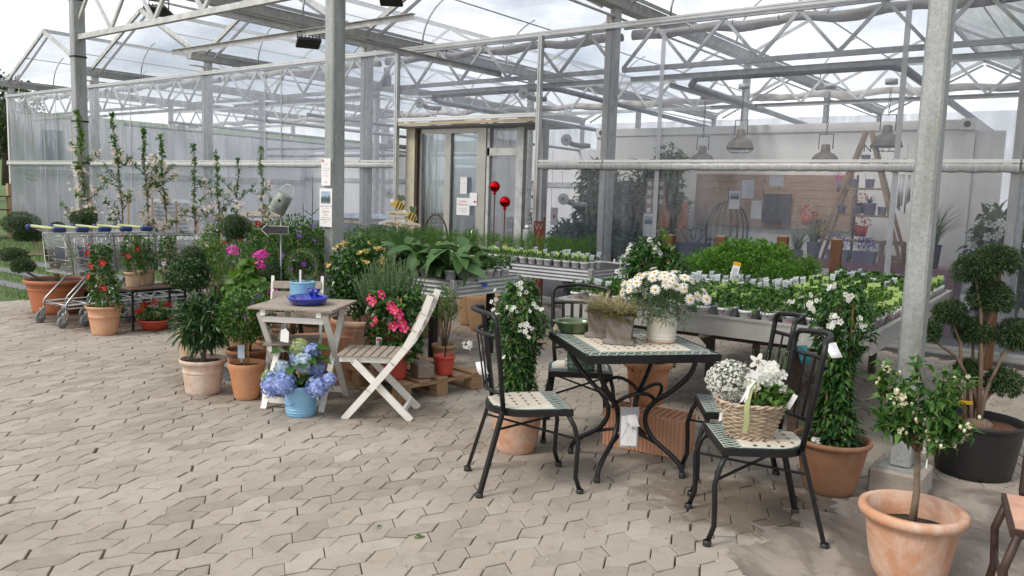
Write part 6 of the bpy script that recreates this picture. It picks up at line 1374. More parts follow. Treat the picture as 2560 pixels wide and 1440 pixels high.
# ---- orange tree at the lower right and cloud-pruned juniper in the black tub
t = empty('orange_tree', (-.60, 3.60, 0), 0, 'small blossoming orange tree in the big terracotta pot at lower right', 'plant'); r_ = rg(370); pot_part(t, .206, .122, .318, MT['terra'], rim=.05, lip=.018, fill=.10, n=44, round_=.42, roll=True, th=.03, soil='soil')
MB().tube([(0, 0, .2), (.006, .004, .38), (-.006, .0, .60)], [.017, .014, .011], 9).build('trunk', MT['barkgrey'], t); br = MB(); lf = MB(); tips = []
for k in range(22):
    a = r_.uniform(0, 6.28); L = r_.uniform(.07, .21); e = Vector((math.cos(a)*L*.85, math.sin(a)*L*.85, .62+r_.uniform(-.02, .36)*(1-.5*L/.3))); m_ = Vector((math.cos(a)*L*.3, math.sin(a)*L*.3, .62)); br.tube([(-.006, 0, .55), m_, e], [.007, .005, .0025], 5); tips.append(e)
    n = 44; u = r_.uniform(.3, 1.08, n)[:, None]; p = np.array(m_)*(1-u)+np.array(e)*u+r_.normal(0, .016, (n, 3)); V, F = leaf_geo(p, r_.normal(0, .8, (n, 3))+np.array([math.cos(a)*.5, math.sin(a)*.5, .35]), r_.uniform(.045, .075, n), r_.uniform(.018, .028, n), r_, .25, .2); lf.arr(V, F)
br.build('branch', MT['barkgrey'], t); lf.build('foliage', LF['mid'], t)
for k, e in enumerate(tips[:12]+tips[:3]):
    c = np.array(e)*(1 if k < 12 else .8)+(0 if k < 12 else np.array([0, 0, .13])); mb = joined([(c+r_.normal(0, .020, 3), r_.normal(0, .6, 3)+np.array([.1, -.4, .5]), r_.uniform(.5, .95)) for _ in range(4)], FL['orangeb'])
    for q in range(6): mb.ball(c+r_.normal(0, .022, 3), .0062, 6, 5, sc=(1, 1, 1.4))
    tag(mb.build('blossom_cluster', LF['creampetal'], t), kind='stuff')
plant_tag(t, (.05, -.10, .52), R(35), h=.06, w=.04, pr=False)
t = empty('cloud_juniper', (-.60, 5.38, 0), 0, 'cloud-pruned juniper with several trunks in the black tub', 'plant'); pot_part(t, .255, .20, .33, MT['black_pl'], rim=.03, lip=.004, fill=.05, soil='bark_red', n=36)
pads = [((-.09, .04, 1.20), (.115, .115, .085)), ((.0, .14, 1.26), (.12, .12, .095)), ((.0, .09, 1.04), (.125, .12, .10)), ((-.19, -.06, .94), (.085, .085, .07)), ((-.07, .04, .83), (.10, .10, .075)), ((.15, .18, .82), (.12, .11, .10)), ((-.29, -.16, .83), (.08, .08, .065)), ((.10, .10, .54), (.10, .09, .08)), ((-.08, .02, .60), (.06, .06, .055))]
tk = []; r_ = rg(381)
for k, (p, rad) in enumerate(pads):
    b = (r_.normal(-.02, .035), r_.normal(0, .035), .28); hi = p[2]; tk.append(([b, (b[0]+(p[0]-b[0])*.15+r_.normal(0, .015), b[1]+(p[1]-b[1])*.15, .28+(hi-.28)*.4), (b[0]+(p[0]-b[0])*.5, b[1]+(p[1]-b[1])*.5, .28+(hi-.28)*.75), (p[0], p[1], hi-.02)], [.014, .012, .009, .006]))
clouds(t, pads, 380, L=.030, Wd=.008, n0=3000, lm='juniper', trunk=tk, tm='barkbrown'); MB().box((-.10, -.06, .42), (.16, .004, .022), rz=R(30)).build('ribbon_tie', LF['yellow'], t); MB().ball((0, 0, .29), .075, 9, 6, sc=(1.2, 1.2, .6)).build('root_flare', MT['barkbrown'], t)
# ------------------------------------------------------------------ potted herbs on the benches
HP = MB().lathe([(0, .001), (.036, .001), (.038, .004), (.046, .062), (.0505, .064), (.0515, .078), (.050, .080), (.0475, .079), (.0465, .066), (0, .064)], 18, mi=0).mesh('pot', [MT['whitepl']])
def herb_mesh(lm, n, rad, h, L, Wd, seed, up=.5, out=.6, long=False):
    g = rg(seed); mb = MB(); leafball(mb, g, n, (0, 0, .068+h*.5), (rad, rad, h*.55), L, Wd, shell=.25, up=up, out=out, lump=.3, cut=.066, long=long, droop=.3); return mb.mesh('foliage', LF[lm])
HM = dict(basil=[herb_mesh('mid', 54, .052, .085, .046, .030, 400+k) for k in range(4)], lime=[herb_mesh('bright', 60, .046, .07, .034, .020, 410+k) for k in range(3)],
          grey=[herb_mesh('grey', 80, .042, .085, .030, .009, 420+k, up=.9) for k in range(3)], straw=[herb_mesh('mid', 42, .065, .065, .052, .038, 430+k, up=.2) for k in range(3)],
          parsley=[herb_mesh('parsley', 620, .15, .24, .030, .022, 440+k, up=.5) for k in range(4)], dill=[herb_mesh('parsley', 420, .12, .22, .045, .006, 450+k, up=.9) for k in range(3)],
          lav=[herb_mesh('rosemary', 300, .10, .22, .06, .006, 460+k, up=1.2, out=.4) for k in range(3)], sage=[herb_mesh('broad', 40, .075, .09, .065, .036, 470+k) for k in range(3)])
TAGL = MB().prism([(-.024, .0), (.024, .0), (.024, .060), (.017, .060), (.015, .052), (-.024, .052)], -.0008, .0008).mesh('plant_label', LF['limetag'])
TAGW = MB().prism([(-.020, .0), (.020, .0), (.020, .046), (.027, .048), (.027, .060), (.012, .056), (-.020, .056)], -.0008, .0008).mesh('plant_label', LF['whitetag'])
PRG = MB().prism([(-.018, .004), (.018, .004), (.016, .022), (.006, .016), (0, .026), (-.008, .018), (-.017, .024)], .0012, .0016).mesh('print', LF['mid'])
PRW = MB().box((0, .036, .0014), (.028, .004, .0006)).box((0, .026, .0014), (.028, .002, .0006)).box((0, .020, .0014), (.028, .002, .0006)).box((0, .014, .0014), (.020, .002, .0006)).mesh('print', MT['grey_print'])
def curved_text(lines, size, rad, mat_):
    mb = MB()
    for k, tx in enumerate(lines):
        me = text_mesh(tx, size, mat_); vs = [v.co for v in me.vertices]; fs = [tuple(p.vertices) for p in me.polygons]
        mb.add([((rad+.0006)*math.sin(v.x/rad), -(rad+.0006)*math.cos(v.x/rad), v.y-k*size*.95) for v in vs], fs)
    return mb.mesh('print', mat_)
PTX = curved_text(['blumen', 'Schwarz'], .0145, .0448, MT['red_print'])
hr = rg(480)
ORD = ('first', 'second', 'third', 'fourth', 'fifth', 'sixth', 'seventh', 'eighth', 'ninth', 'tenth', 'eleventh', 'twelfth', 'thirteenth', 'fourteenth', 'fifteenth', 'sixteenth', 'seventeenth', 'eighteenth', 'nineteenth', 'twentieth', 'twenty-first', 'twenty-second', 'twenty-third', 'twenty-fourth')
def herb(p, kind, lab, group, tagk=None, rz=None, text=False, tagturn=38, sc=1.0, name='herb_pot'):
    t = empty(name, p, 0, lab, 'herb', group); a = hr.uniform(0, 6.28)
    pt = inst('pot', HP, t, rot=(0, 0, 0), sc=sc); inst('foliage', HM[kind][int(hr.integers(len(HM[kind])))], t, rot=(0, 0, a), sc=sc*hr.uniform(.85, 1.12))
    if tagk:
        f = R(tagturn)+hr.normal(0, .22); q = .03; o = inst('plant_label', TAGL if tagk == 'l' else TAGW, t, (q*math.sin(f)+hr.normal(0, .008), -q*math.cos(f), .112+hr.normal(0, .010)), (R(90)+hr.normal(0, .12), hr.normal(0, .12), f), 1.0)
        inst('print', PRG if tagk == 'l' else PRW, o)
    if text: inst('print', PTX, pt, (0, 0, .044), (0, 0, R(38)+hr.normal(0, .35)))
    return t
cb_, sb_ = math.cos(BMR), math.sin(BMR)
def onM(x, y): return (-2.29+x*cb_-y*sb_, 6.70+x*sb_+y*cb_, .768)
nx, ny = 15, 24; cnt = 0
for j in range(ny):
    for i in range(nx):
        x = -1.0+2.0*i/(nx-1); y = -1.57+3.14*j/(ny-1); jx, jy = hr.normal(0, .008), hr.normal(0, .008)
        if j == 0 and i in (4, 5): continue
        if x < .02 and y > .18:          # parsley corner: fewer, bigger plants
            continue
        edge = i == nx-1 or j == 0
        if j < 8:
            kind, tg = ('basil', 'l' if hr.random() < (.30 if j > 2 else .12) else None) if i > 3 else ('basil', 'w' if hr.random() < .5 else None); lab, grp = 'broad-leaved green herb in a white pot near the front of the rolling bench', 'front herbs on the rolling bench'
        elif x < .25 and j < 14:
            kind, tg = 'grey', 'w'; lab, grp = 'grey-green herb with a white label on the rolling bench before the parsley', 'white-labelled herbs on the rolling bench'
        elif j < 16:
            kind, tg = 'lime', ('l' if hr.random() < .62 else None); lab, grp = 'herb with a lime label in the middle of the rolling bench', 'lime-labelled herbs on the rolling bench'
        else:
            kind, tg = 'straw', ('w' if hr.random() < .3 else ('l' if hr.random() < .25 else None)); lab, grp = 'dark-leaved herb at the far right of the rolling bench', 'far herbs on the rolling bench'
        if i == nx-1: tg = 'l'; kind = 'lime' if j > 4 else kind
        if i == nx-1 and j > 3: lab, grp = 'lime-labelled herb in the row along the right edge of the rolling bench', 'edge row of the rolling bench'
        if i == nx-1 and j % 2 and j > 6: pass
        look = {'basil': 'broad-leaved green herb', 'grey': 'grey-green herb', 'lime': 'light green herb', 'straw': 'dark-leaved herb'}[kind]+{'l': ' with lime label', 'w': ' with white label', None: ''}[tg]
        herb(onM(x+jx, y+jy), kind, '%s, %s from left in %s row of rolling bench' % (look, ORD[i], ORD[j]), grp, tg, text=edge, name={'basil': 'herb_pot', 'grey': 'lavender_pot', 'lime': 'oregano_pot', 'straw': 'mint_pot'}[kind]); cnt += 1
for k, (x, y) in enumerate([(-1.0+.29*i+.06*(j % 2), .30+.27*j) for i in range(4) for j in range(5)]):
    herb(onM(x, y), 'parsley', 'parsley in the green mound on the rolling bench, %s column, %s from its front' % (ORD[k//5], ORD[k % 5]), 'parsley mound', name='parsley_pot', sc=1.0+.35*math.sin(k*1.3)**2 if 3 < k < 15 else .9)
# tall yellow-headed price cards standing among the herbs
YH = mat('amber_card', (.75, .36, .01), .5)
def price_card(p, rz, h, lab, tilt=0):
    t = empty('price_card', p, rz, lab, 'card'); t.rotation_euler = (0, R(tilt), rz)
    c = MB().box((0, 0, .12+h/2), (.06, .002, h)).build('card', MT['paper'], t); MB().box((0, -.0014, .12+h-.014), (.0602, .0012, .03)).build('band', YH, c); MB().box((0, 0, .06), (.008, .002, .12)).build('stick', MT['paper'], t)
    tx = MB()
    for k in range(5): tx.box((-.016+k*.008, -.0014, .12+(h-.03)*.5), (.003, .0008, (h-.05)*(.9-.15*(k % 2))))
    tx.build('print', MT['grey_print'], c)
price_card(onM(-.86, -.28), R(30), .15, 'tall amber-topped price card at the left of the white-labelled herbs', -6); price_card(onM(-.78, -.45), R(30), .05, 'short amber-topped price card beside the taller ones'); price_card(onM(-.33, -.22), R(30), .17, 'tallest amber-topped price card leaning among the white labels', 10)
price_card((-6.0, 7.75, .77), R(30), .07, 'amber-topped price card above the herbs on the far bench')
# far bench: lime-labelled front rows, feathery herbs behind, lavender at its left end
for j in range(3):
    for i in range(19):
        x = -6.72+i*.118; y = 7.34+j*.115; k = 'lime' if j < 2 else 'grey'; tg = 'l' if j == 0 else ('l' if i < 12 and hr.random() < .6 else 'w')
        if j == 2 and i < 6: continue
        herb((x+hr.normal(0, .006), y, .781), k, '%s, %s from left in the %s row of the bench near the door' % ('lime-labelled herb' if tg == 'l' else 'white-labelled herb', ORD[i], ('front', 'second', 'third')[j]), ('front row of the far bench', 'second row of the far bench', 'third row of the far bench')[j], tg, text=(j == 0 and i % 3 == 0), name='thyme_pot')
for i in range(9):
    for j in range(3): herb((-7.45+i*.30+hr.normal(0, .03), 7.72+j*.20, .781), 'dill', 'feathery dill, %s from left in the %s dill row of the far bench' % (ORD[i], ('front', 'middle', 'back')[j]), 'dill on the far bench', name='dill_pot')
for i in range(5):
    for j in range(4): herb((-8.48+i*.22+hr.normal(0, .02), 7.40+j*.23, .781), 'lav', 'yellow-green rosemary-like herb, %s from left in row %s, left end of far bench' % (ORD[i], ('one', 'two', 'three', 'four')[j]), 'lavender on the far bench', name='tarragon_pot')
# near bench: small herbs at the right end, big comfrey-like plants, fillers
for i in range(3):
    for j in range(5): herb((-4.68-i*.118, 5.56+j*.118, .781), 'sage', 'small sage pot, %s from the comfrey in the %s row at the near bench end' % (ORD[j], ('outer', 'middle', 'inner')[i]), 'herbs at the end of the near bench', 'l' if (i == 0 and j in (0, 2)) else None, text=i == 0, name='sage_pot')
for i in range(9):
    for j in range(3): herb((-6.8+i*.17, 5.45+j*.23, .781), 'lav' if i < 6 else 'basil', 'green herb, %s from left in the %s row on the left of the near bench' % (ORD[i], ('front', 'middle', 'back')[j]), 'herbs on the left of the near bench', name='balm_pot')
BLM = [bigleaf(MB(), .20, .118, dr, 7).mesh('leaf', LF['broad']) for dr in (.15, .45, .8)]
def bigplant(p, seed, lab, n=30, s=1.12):
    t = empty('comfrey', p, 0, lab, 'plant'); g = rg(seed); inst('pot', HP, t, sc=1.15); st = MB()
    for k in range(n):
        a = 2.4*k+g.normal(0, .3); up = g.uniform(-.95, .15) if k > n*.35 else g.uniform(-1.25, -.7); q = g.uniform(.02, .12); z = g.uniform(.10, .24); st.tube([(0, 0, .07), (math.cos(a)*q, math.sin(a)*q, z)], .004, 5)
        inst('leaf', BLM[int(g.integers(3))], t, (math.cos(a)*q, math.sin(a)*q, z), (g.normal(0, .25), up+.35, a), s*g.uniform(.75, 1.15))
    st.build('stalk', LF['bright'], t)
bigplant((-4.76, 5.36, .781), 500, 'big-leaved comfrey hanging over the near corner of the bench', 34); bigplant((-5.12, 5.42, .781), 501, 'big-leaved comfrey second from the bench corner', 32); bigplant((-5.45, 5.5, .781), 502, 'big-leaved comfrey third from the bench corner', 28); bigplant((-4.92, 5.72, .781), 503, 'big-leaved comfrey behind the corner one', 28)
t = MB().box((0, 0, .17), (.035, .002, .08)).box((0, 0, .065), (.01, .002, .13)).build('price_card', MT['paper'], None, (-4.66, 5.47, .80), (R(-6), R(10), R(30))); tag(t, 'plain white card stuck beside the comfrey on the near bench', 'card')
# brown timber posts in front of the film wall
for k, (x, z, lab) in enumerate(((-4.43, 1.13, 'brown timber post behind the jasmine standard'), (-3.77, 1.15, 'brown timber post behind the left of the parsley'), (-3.05, 1.19, 'brown timber post right behind the parsley mound'), (-2.47, 1.19, 'brown timber post left of the right steel post'), (-.99, 1.21, 'brown timber post behind the cloud juniper'))):
    t = empty('timber_post', (x, 9.0, 0), R(4*k), lab, 'post', 'brown timber posts'); MB().box((0, 0, z/2), (.115, .115, z), bev=.008).build('shaft', MT['brownwood'], t); MB().box((0, 0, z+.002), (.095, .095, .006)).build('end_grain', MT['ladderwood'], t)
# ------------------------------------------------------------------ signs and ornaments outside
def sheet_sign(name, loc, rz, w, h, lab, lines, pic=None, cat='sign', border=None, arrow=None):
    t = empty(name, loc, rz, lab, cat); MB().box((0, 0, 0), (w, .002, h)).build('sheet', MT['paper'], t)
    for (tx, size, z, m_) in lines: inst('lettering', text_mesh(tx, size, MT[m_]), t, (0, -.0018, z), (R(90), 0, 0))
    if pic:
        x, z, pw, ph = pic; PIC = MB().box((x, -.0016, z), (pw, .0008, ph)).build('picture', mat('sky_print', (.34, .43, .55), .6, 0, .15, 9), t)
        MB().slab([(-pw/2+x, z-ph*.25), (pw/2+x, z-ph*.25), (pw/2+x, z-ph*.02), (x+pw*.36, z+ph*.20), (x+pw*.15, z+ph*.02), (x-pw*.05, z+ph*.14), (x-pw*.2, z), (x-pw*.3, z+ph*.1), (-pw/2+x, z-ph*.05)], Matrix.Translation((0, -.0024, 0)) @ Matrix.Rotation(R(90), 4, 'X'), .0006).build('picture_hill', mat('hill_print', (.10, .20, .12), .6, 0, .2, 30), PIC)
        MB().box((x, -.0026, z-ph*.22), (pw, .0006, ph*.38)).build('picture_greenhouse', mat('dark_teal_print', (.06, .10, .12), .6, 0, .5, 60), PIC); MB().box((x, -.0028, z-ph*.45), (pw, .0005, ph*.1)).build('picture_ground', MT['grey_print'], PIC)
    if arrow: MB().slab(arrow, Matrix.Translation((0, -.002, 0)) @ Matrix.Rotation(R(90), 4, 'X'), .0006).build('arrow', MT['red_print'], t)
    return t
sheet_sign('open_day_poster', (-5.61, 4.655, 1.39), 0, .165, .335, 'white open-day poster with a hill picture on the steel post', [('Tag der offenen Tür', .0195, .012, 'grey_print'), ('Wir laden Sie herzlich ein', .0085, -.008, 'grey_print'), ('28.04.19', .026, -.036, 'red_print'), ('11.00 Uhr', .018, -.062, 'red_print'), ('Führungen, Vorträge,', .013, -.086, 'grey_print'), ('Anregungen, Essen & Trinken', .0115, -.104, 'black_print'), ('ganztägig geöffnet', .008, -.122, 'grey_print'), ('www', .007, -.140, 'grey_print')], (0, .09, .125, .105))
t = sheet_sign('opening_hours_sign', (-5.61, 4.655, 1.70), R(2), .115, .235, 'white opening-hours sign above the poster on the steel post', [('Gerne sind wir', .0125, .078, 'grey_print'), ('für Sie da', .0125, .062, 'grey_print'), ('Montag - Freitag', .0125, .034, 'grey_print'), ('9.00 - 18.00 Uhr', .0125, .014, 'grey_print'), ('Samstag', .0125, -.008, 'grey_print'), ('9.00 - 13.00 Uhr', .0125, -.034, 'grey_print'), ('blumen', .010, -.080, 'red_print'), ('Schwarz', .010, -.092, 'red_print')])
lg = MB()
for k in range(4): a = k*1.6+.4; lg.ball((-.040+.011*math.cos(a), -.002, .098+.009*math.sin(a)), .0075, 8, 5, sc=(1, .12, .8))
lg.build('petal_logo', MT['red_print'], t)
# door notices
def door_sheet(x, z, w, h, lab, lines, arrow=None): return sheet_sign('door_notice', (x, DY-.045, z), 0, w, h, lab, lines, arrow=arrow, cat='sign')
door_sheet(-8.36, 1.35, .27, .27, 'white welcome notice on the glass door', [('Herzlich', .046, .08, 'red_print'), ('Willkommen', .044, .03, 'red_print'), ('Bitte entschuldigen Sie', .018, -.035, 'grey_print'), ('dass nicht alles perfekt', .018, -.06, 'grey_print'), ('ist, vielen Dank', .018, -.085, 'grey_print')])
door_sheet(-8.36, 1.68, .14, .26, 'narrow opening-hours notice higher on the glass door', [('Gerne sind wir', .018, .11, 'grey_print'), ('Montag - Freitag', .018, .03, 'grey_print'), ('9.00 - 18.00', .018, -.01, 'grey_print'), ('Samstag', .018, -.05, 'grey_print'), ('9.00 - 13.00', .018, -.09, 'grey_print')])
door_sheet(-8.15, 1.47, .15, .20, 'white notice with a red arrow on the door edge', [], [(.0, -.04), (.03, -.015), (.03, -.03), (.07, -.03), (.07, -.05), (.03, -.05), (.03, -.065)])
# mirror balls on rods
for x, z, lab in ((-7.19, 1.665, 'taller red mirror ball on a rod before the entrance'), (-7.0, 1.455, 'lower red mirror ball on a rod before the entrance')):
    t = empty('garden_ball', (x, 9.0, 0), 0, lab, 'ornament', 'red garden balls'); m, nt, b = newmat('red_mirror'); b.inputs['Base Color'].default_value = (.55, .006, .012, 1); b.inputs['Metallic'].default_value = 1; b.inputs['Roughness'].default_value = .06
    MB().ball((0, 0, z), .078, 24, 16).build('ball', m, t); MB().lathe([(.022, z-.11), (.026, z-.09), (.018, z-.07)], 12).build('collar', m, t); MB().tube([(0, 0, 0), (0, 0, z-.09)], .010, 7).build('rod', MT['brownwood'], t)
# rusty WILLKOMMEN board
t = empty('rusty_sign', (-6.40, 9.0, 0), R(4), 'rusty upright metal sign with vertical letters beside the entrance', 'sign'); RUSTY = mat('rust', (.14, .035, .02), .85, 0, .3, 12, .3, 50); CUT = mat('cut_letter', (.30, .22, .19), .8)
MB().box((0, 0, .70), (.155, .008, 1.02)).build('plate', RUSTY, t); MB().tube([(.085, 0, 0), (.085, 0, 1.24)], .009, 7).build('rod', RUSTY, t); MB().ball((.085, 0, 1.25), .016, 9, 6).build('knob', RUSTY, t)
for k, ch in enumerate('WILLKOMMEN'): inst('letter', text_mesh(ch, .13, CUT), t, (0, -.0055, 1.13-k*.102), (R(90), 0, 0))
t = empty('switch_post', (-6.68, 9.12, 0), 0, 'short grey steel post with a key box at the entrance', 'post'); MB().tube([(0, 0, 0), (0, 0, 1.06)], .03, 10).build('shaft', MT['galv'], t); MB().box((0, -.01, 1.0), (.09, .09, .16), bev=.01).build('key_box', MT['galv'], t); MB().ball((0, -.01, 1.11), .04, 10, 7).build('cap', MT['alu_bright'], t)
# bee signs
YEL = mat('bee_yellow', (.60, .40, .06), .6); BLK = MT['black_print']; PLY = mat('pale_plywood', (.62, .52, .40), .7, 0, .08, 20)
def bee_sign(x, y, z, rz, lab, bee):
    t = empty('bee_sign', (x, y, 0), rz, lab, 'sign', 'wooden bee welcome signs'); A = Matrix.Rotation(R(90), 4, 'X'); el = lambda a, b, n=24: [(a*math.cos(2*math.pi*k/n), b*math.sin(2*math.pi*k/n)) for k in range(n)]
    MB().box((0, 0, z/2), (.03, .008, z)).build('stick', PLY, t); p = MB().slab(el(.17, .045), Matrix.Translation((0, -.008, z)) @ A, .008).build('plate', PLY, t); inst('lettering', text_mesh('Willkommen', .052, BLK), p, (0, -.0135, z-.002), (R(90), 0, 0))
    if bee:
        c = Matrix.Translation((.02, .004, z+.13)) @ A @ Matrix.Rotation(R(-25), 4, 'Z'); b = MB().slab(el(.095, .062), c, .012).build('body', YEL, t)
        for dx in (-.02, .03, .07): w = .056*math.sqrt(max(.05, 1-(dx/.095)**2)); MB().slab([(dx-.010, -w), (dx+.010, -w), (dx+.006, w), (dx-.014, w)], c @ Matrix.Translation((0, 0, .0075)), .003).build('stripe', BLK, b)
        MB().slab(el(.045, .045), Matrix.Translation((-.075, .002, z+.165)) @ A, .012).build('head', YEL, t); MB().slab(el(.03, .03), Matrix.Translation((-.085, -.006, z+.19)) @ A, .003).build('eye', MT['white'], t)
        for dx, s in ((.02, .05), (.06, .05)): MB().slab(el(.03, .055), Matrix.Translation((dx, .010, z+.235)) @ A @ Matrix.Rotation(R(-20 if dx > .03 else 15), 4, 'Z'), .006).build('wing', mat('wing_green', (.10, .16, .09), .6), t)
bee_sign(-8.62, 8.50, 1.22, R(30), 'front wooden bee welcome sign, the highest of three', True); bee_sign(-8.46, 8.60, 1.06, R(30), 'right wooden bee welcome sign, half behind the front one', True); bee_sign(-8.80, 8.62, 1.07, R(30), 'left wooden welcome plate behind the front bee sign', False)
# willow basket with arched handle before the door
t = empty('willow_basket', (-8.45, 9.15, 0), 0, 'dark willow basket with a tall arched handle before the door', 'basket'); WIL = MT['twig']
for k in range(10): MB().tube([((.20+.006*k)*math.cos(a), (.16+.005*k)*math.sin(a), .60+.025*k) for a in np.linspace(0, 6.28, 25)[:-1]], .013, 5, closed=True).build('weave', WIL, t)
MB().tube([(.25*math.cos(a), 0, .82+.40*math.sin(a)) for a in np.linspace(0, math.pi, 16)], .014, 6).build('handle', WIL, t); MB().box((0, 0, .29), (.5, .4, .58)).build('plinth', MT['stone'], t)
# flood lights under the canopy
for x, y, z, rz, lab in ((-8.84, 4.95, 3.50, 30, 'black floodlight clamped to the canopy truss by the left post'), (-7.48, 5.95, 3.20, 60, 'black floodlight hanging from the perforated rail left of the middle post'), (-6.85, 6.6, 3.72, 40, 'black floodlight at the top edge right of the middle post')):
    t = empty('flood_light', (x, y, z), R(rz), lab, 'lamp', 'black flood lights'); MB().box((0, 0, -.03), (.26, .20, .045), rot=Matrix.Rotation(R(-18), 3, 'X'), bev=.01).build('housing', MT['black_pl'], t)
    for k in range(5): MB().box((-.08+k*.04, .01, .005), (.012, .13, .03), rot=Matrix.Rotation(R(-18), 3, 'X')).build('fin', MT['black_pl'], t)
    MB().tube([(-.12, 0, -.02), (-.12, .02, .09), (.12, .02, .09), (.12, 0, -.02)], .007, 6).build('bracket', MT['black_pl'], t); MB().tube([(.0, .05, 0), (.06, .12, .02), (.05, .10, .14)], .004, 5).build('cable', MT['black_pl'], t)
# ------------------------------------------------------------------ inside the greenhouse
# hose ends with white ring flanges behind the film
for k, (x, y, z, lab) in enumerate(((-9.95, 9.62, 2.37, 'white ring flange of a hose above the mid rail left of the door'), (-9.97, 9.62, 1.51, 'white ring flange of a hose below the mid rail left of the door'), (-6.42, 9.62, 2.35, 'white ring flange of a hose above the mid rail right of the door'), (-6.43, 9.62, 1.52, 'white ring flange of a hose below the mid rail right of the door'), (-9.33, 9.66, 2.99, 'white ring flange of the curled hose above the door, left one'), (-7.23, 9.66, 3.04, 'white ring flange of the curled hose above the door, right one'), (-24.3, 9.62, 1.62, 'white ring flange at the far left corner of the film wall'))):
    t = empty('hose_flange', (x, y, z), R(15), lab, 'hose'); f = MB().lathe([(.028, -.006), (.078, -.006), (.082, 0), (.078, .006), (.028, .006), (.028, -.006)], 26); f.v = [(a, c, b) for a, b, c in f.v]; f.build('flange', MT['whitepl'], t)
    pth = [(0, .01, 0), (.0, .07, -.01), (.05, .13, -.05), (.14, .16, -.07), (.3, .17, -.07)]; h = MB().tube(pth, .034, 10); 
    for q in range(9): u = q/9*4; i = int(u); p = Vector(pth[i]).lerp(Vector(pth[i+1]), u-i); p2 = Vector(pth[i]).lerp(Vector(pth[i+1]), min(1, u-i+.12)); h.tube([p, p2], .039, 10)
    h.build('hose', MT['galv_dark'], t)
t = empty('junction_box', (-10.35, 9.9, 3.42), 0, 'dark junction box with four cables behind the film left of the door', 'box'); MB().box((0, 0, 0), (.16, .08, .20), bev=.01).build('case', mat('dark_grey_plastic', (.05, .055, .065), .5), t)
for k in range(4): MB().tube([(-.06+k*.04, 0, .1), (-.06+k*.04, 0, .24)], .012, 6).build('cable', MT['galv'], t)
# pendant lamps
RUSTL = mat('aged_tin', (.17, .145, .115), .5, .4, .35, 9, .2, 40)
def pendant(x, z, lab, cage=False, drop=.9):
    t = empty('pendant_lamp', (x, 11.6, z), 0, lab, 'lamp', 'industrial pendant lamps'); t.scale = (1.12, 1.12, 1.12); pr = [(.175, 0), (.178, .012)]+[(.165*math.cos(a)+.005, .012+.15*math.sin(a)) for a in np.linspace(.05, 1.2, 8)]+[(.055, .17), (.052, .24), (.035, .25), (0, .25)]
    MB().lathe(pr, 28).build('shade', RUSTL, t); MB().lathe([(.178, -.006), (.186, 0), (.178, .006)], 28).build('rim', RUSTL, t)
    MB().tube([(-.085, 0, .19), (-.085, 0, .37), (.085, 0, .37), (.085, 0, .19)], .007, 6).build('yoke', MT['black'], t); ch = MB()
    for k in range(int(drop/.04)): q = .38+k*.04; ch.tube([(.012*math.cos(a)*(1 if k % 2 else 0), .012*math.cos(a)*(0 if k % 2 else 1), q+.022*math.sin(a)) for a in np.linspace(0, 6.28, 9)[:-1]], .0035, 4, closed=True)
    ch.build('chain', MT['black'], t); MB().lathe([(0, .37+drop), (.07, .37+drop), (.07, .43+drop), (0, .43+drop)], 20).build('ceiling_rose', MT['galv'], t)
    if cage:
        g = MB()
        for k in range(6): a = k*math.pi/6; g.tube([(.175*math.cos(a), .175*math.sin(a), 0), (.12*math.cos(a), .12*math.sin(a), -.055), (-.12*math.cos(a), -.12*math.sin(a), -.055), (-.175*math.cos(a), -.175*math.sin(a), 0)], .003, 4)
        g.build('guard', MT['black'], t)
pendant(-5.25, 2.11, 'tin pendant lamp, leftmost of four in the shop', False, .50); pendant(-4.66, 2.34, 'tin pendant lamp with wire guard, second from the left', True, .40); pendant(-3.43, 2.11, 'tin pendant lamp, third from the left', False, .55); pendant(-2.65, 2.35, 'tin pendant lamp with wire guard above the step shelf', True, .35)
# white shipping container with stencilled number, planked lower part
CW = mat('container_white', (.74, .73, .70), .5, 0, .12, 2.2, .05, 10, streak=(1, 1, .15))
t = empty('container', (-4.89, 14.2, 0), 0, 'white shipping container standing inside the greenhouse', 'container'); MB().box((0, 0, 1.40), (6.1, 2.4, 2.6)).build('body', CW, t); MB().box((0, 0, 2.745), (6.14, 2.44, .13)).build('top_rail', CW, t); MB().box((0, 0, .1), (6.14, 2.44, .12)).build('bottom_rail', CW, t)
for sx in (-1, 1): MB().box((sx*3.0, -1.18, 1.42), (.14, .14, 2.7)).build('corner_post', CW, t); MB().box((sx*2.99, -1.19, 2.74), (.18, .18, .16)).build('corner_casting', CW, t); MB().tube([(sx*2.97, -1.285, 2.74), (sx*2.97, -1.281, 2.74)], .045, 12).build('casting_hole', MT['black_pl'], t)
for (tx, x, z) in (('N', 1.66, 2.42), ('6', 1.60, 2.20), ('7', 1.76, 2.20), ('49', 1.98, 2.20), ('3', 2.20, 2.20)): inst('stencil', text_mesh(tx, .17, MT['black_print']), t, (x, -1.2025, z), (R(90), 0, 0))
MB().box((3.25, -1.1, 1.5), (.35, .12, 2.3)).build('door_leaf', CW, t)
t = empty('plank_panel', (-4.65, 12.93, 0), 0, 'brownish plank panel fixed to the container side', 'panel')
for k in range(7):
    for q, (a, b) in enumerate(((-1.28, -.1+.25*(k % 2)), (-.095+.25*(k % 2), 1.28))): MB().box(((a+b)/2, 0, 1.22+k*.122), (b-a-.006, .025, .118)).build('plank', MT['plank'], t)
for x, lab in ((-6.35, 'dark chalkboard on the container left of the planks'), (-4.50, 'dark chalkboard in front of the plank panel')):
    t = empty('chalkboard', (x, 12.86, 1.47), 0, lab, 'board'); MB().box((0, 0, 0), (.44, .02, .46)).build('slate', mat('slate_board', (.035, .045, .06), .6), t); MB().box((0, -.004, .225), (.45, .02, .02)).build('frame', MT['twig'], t)
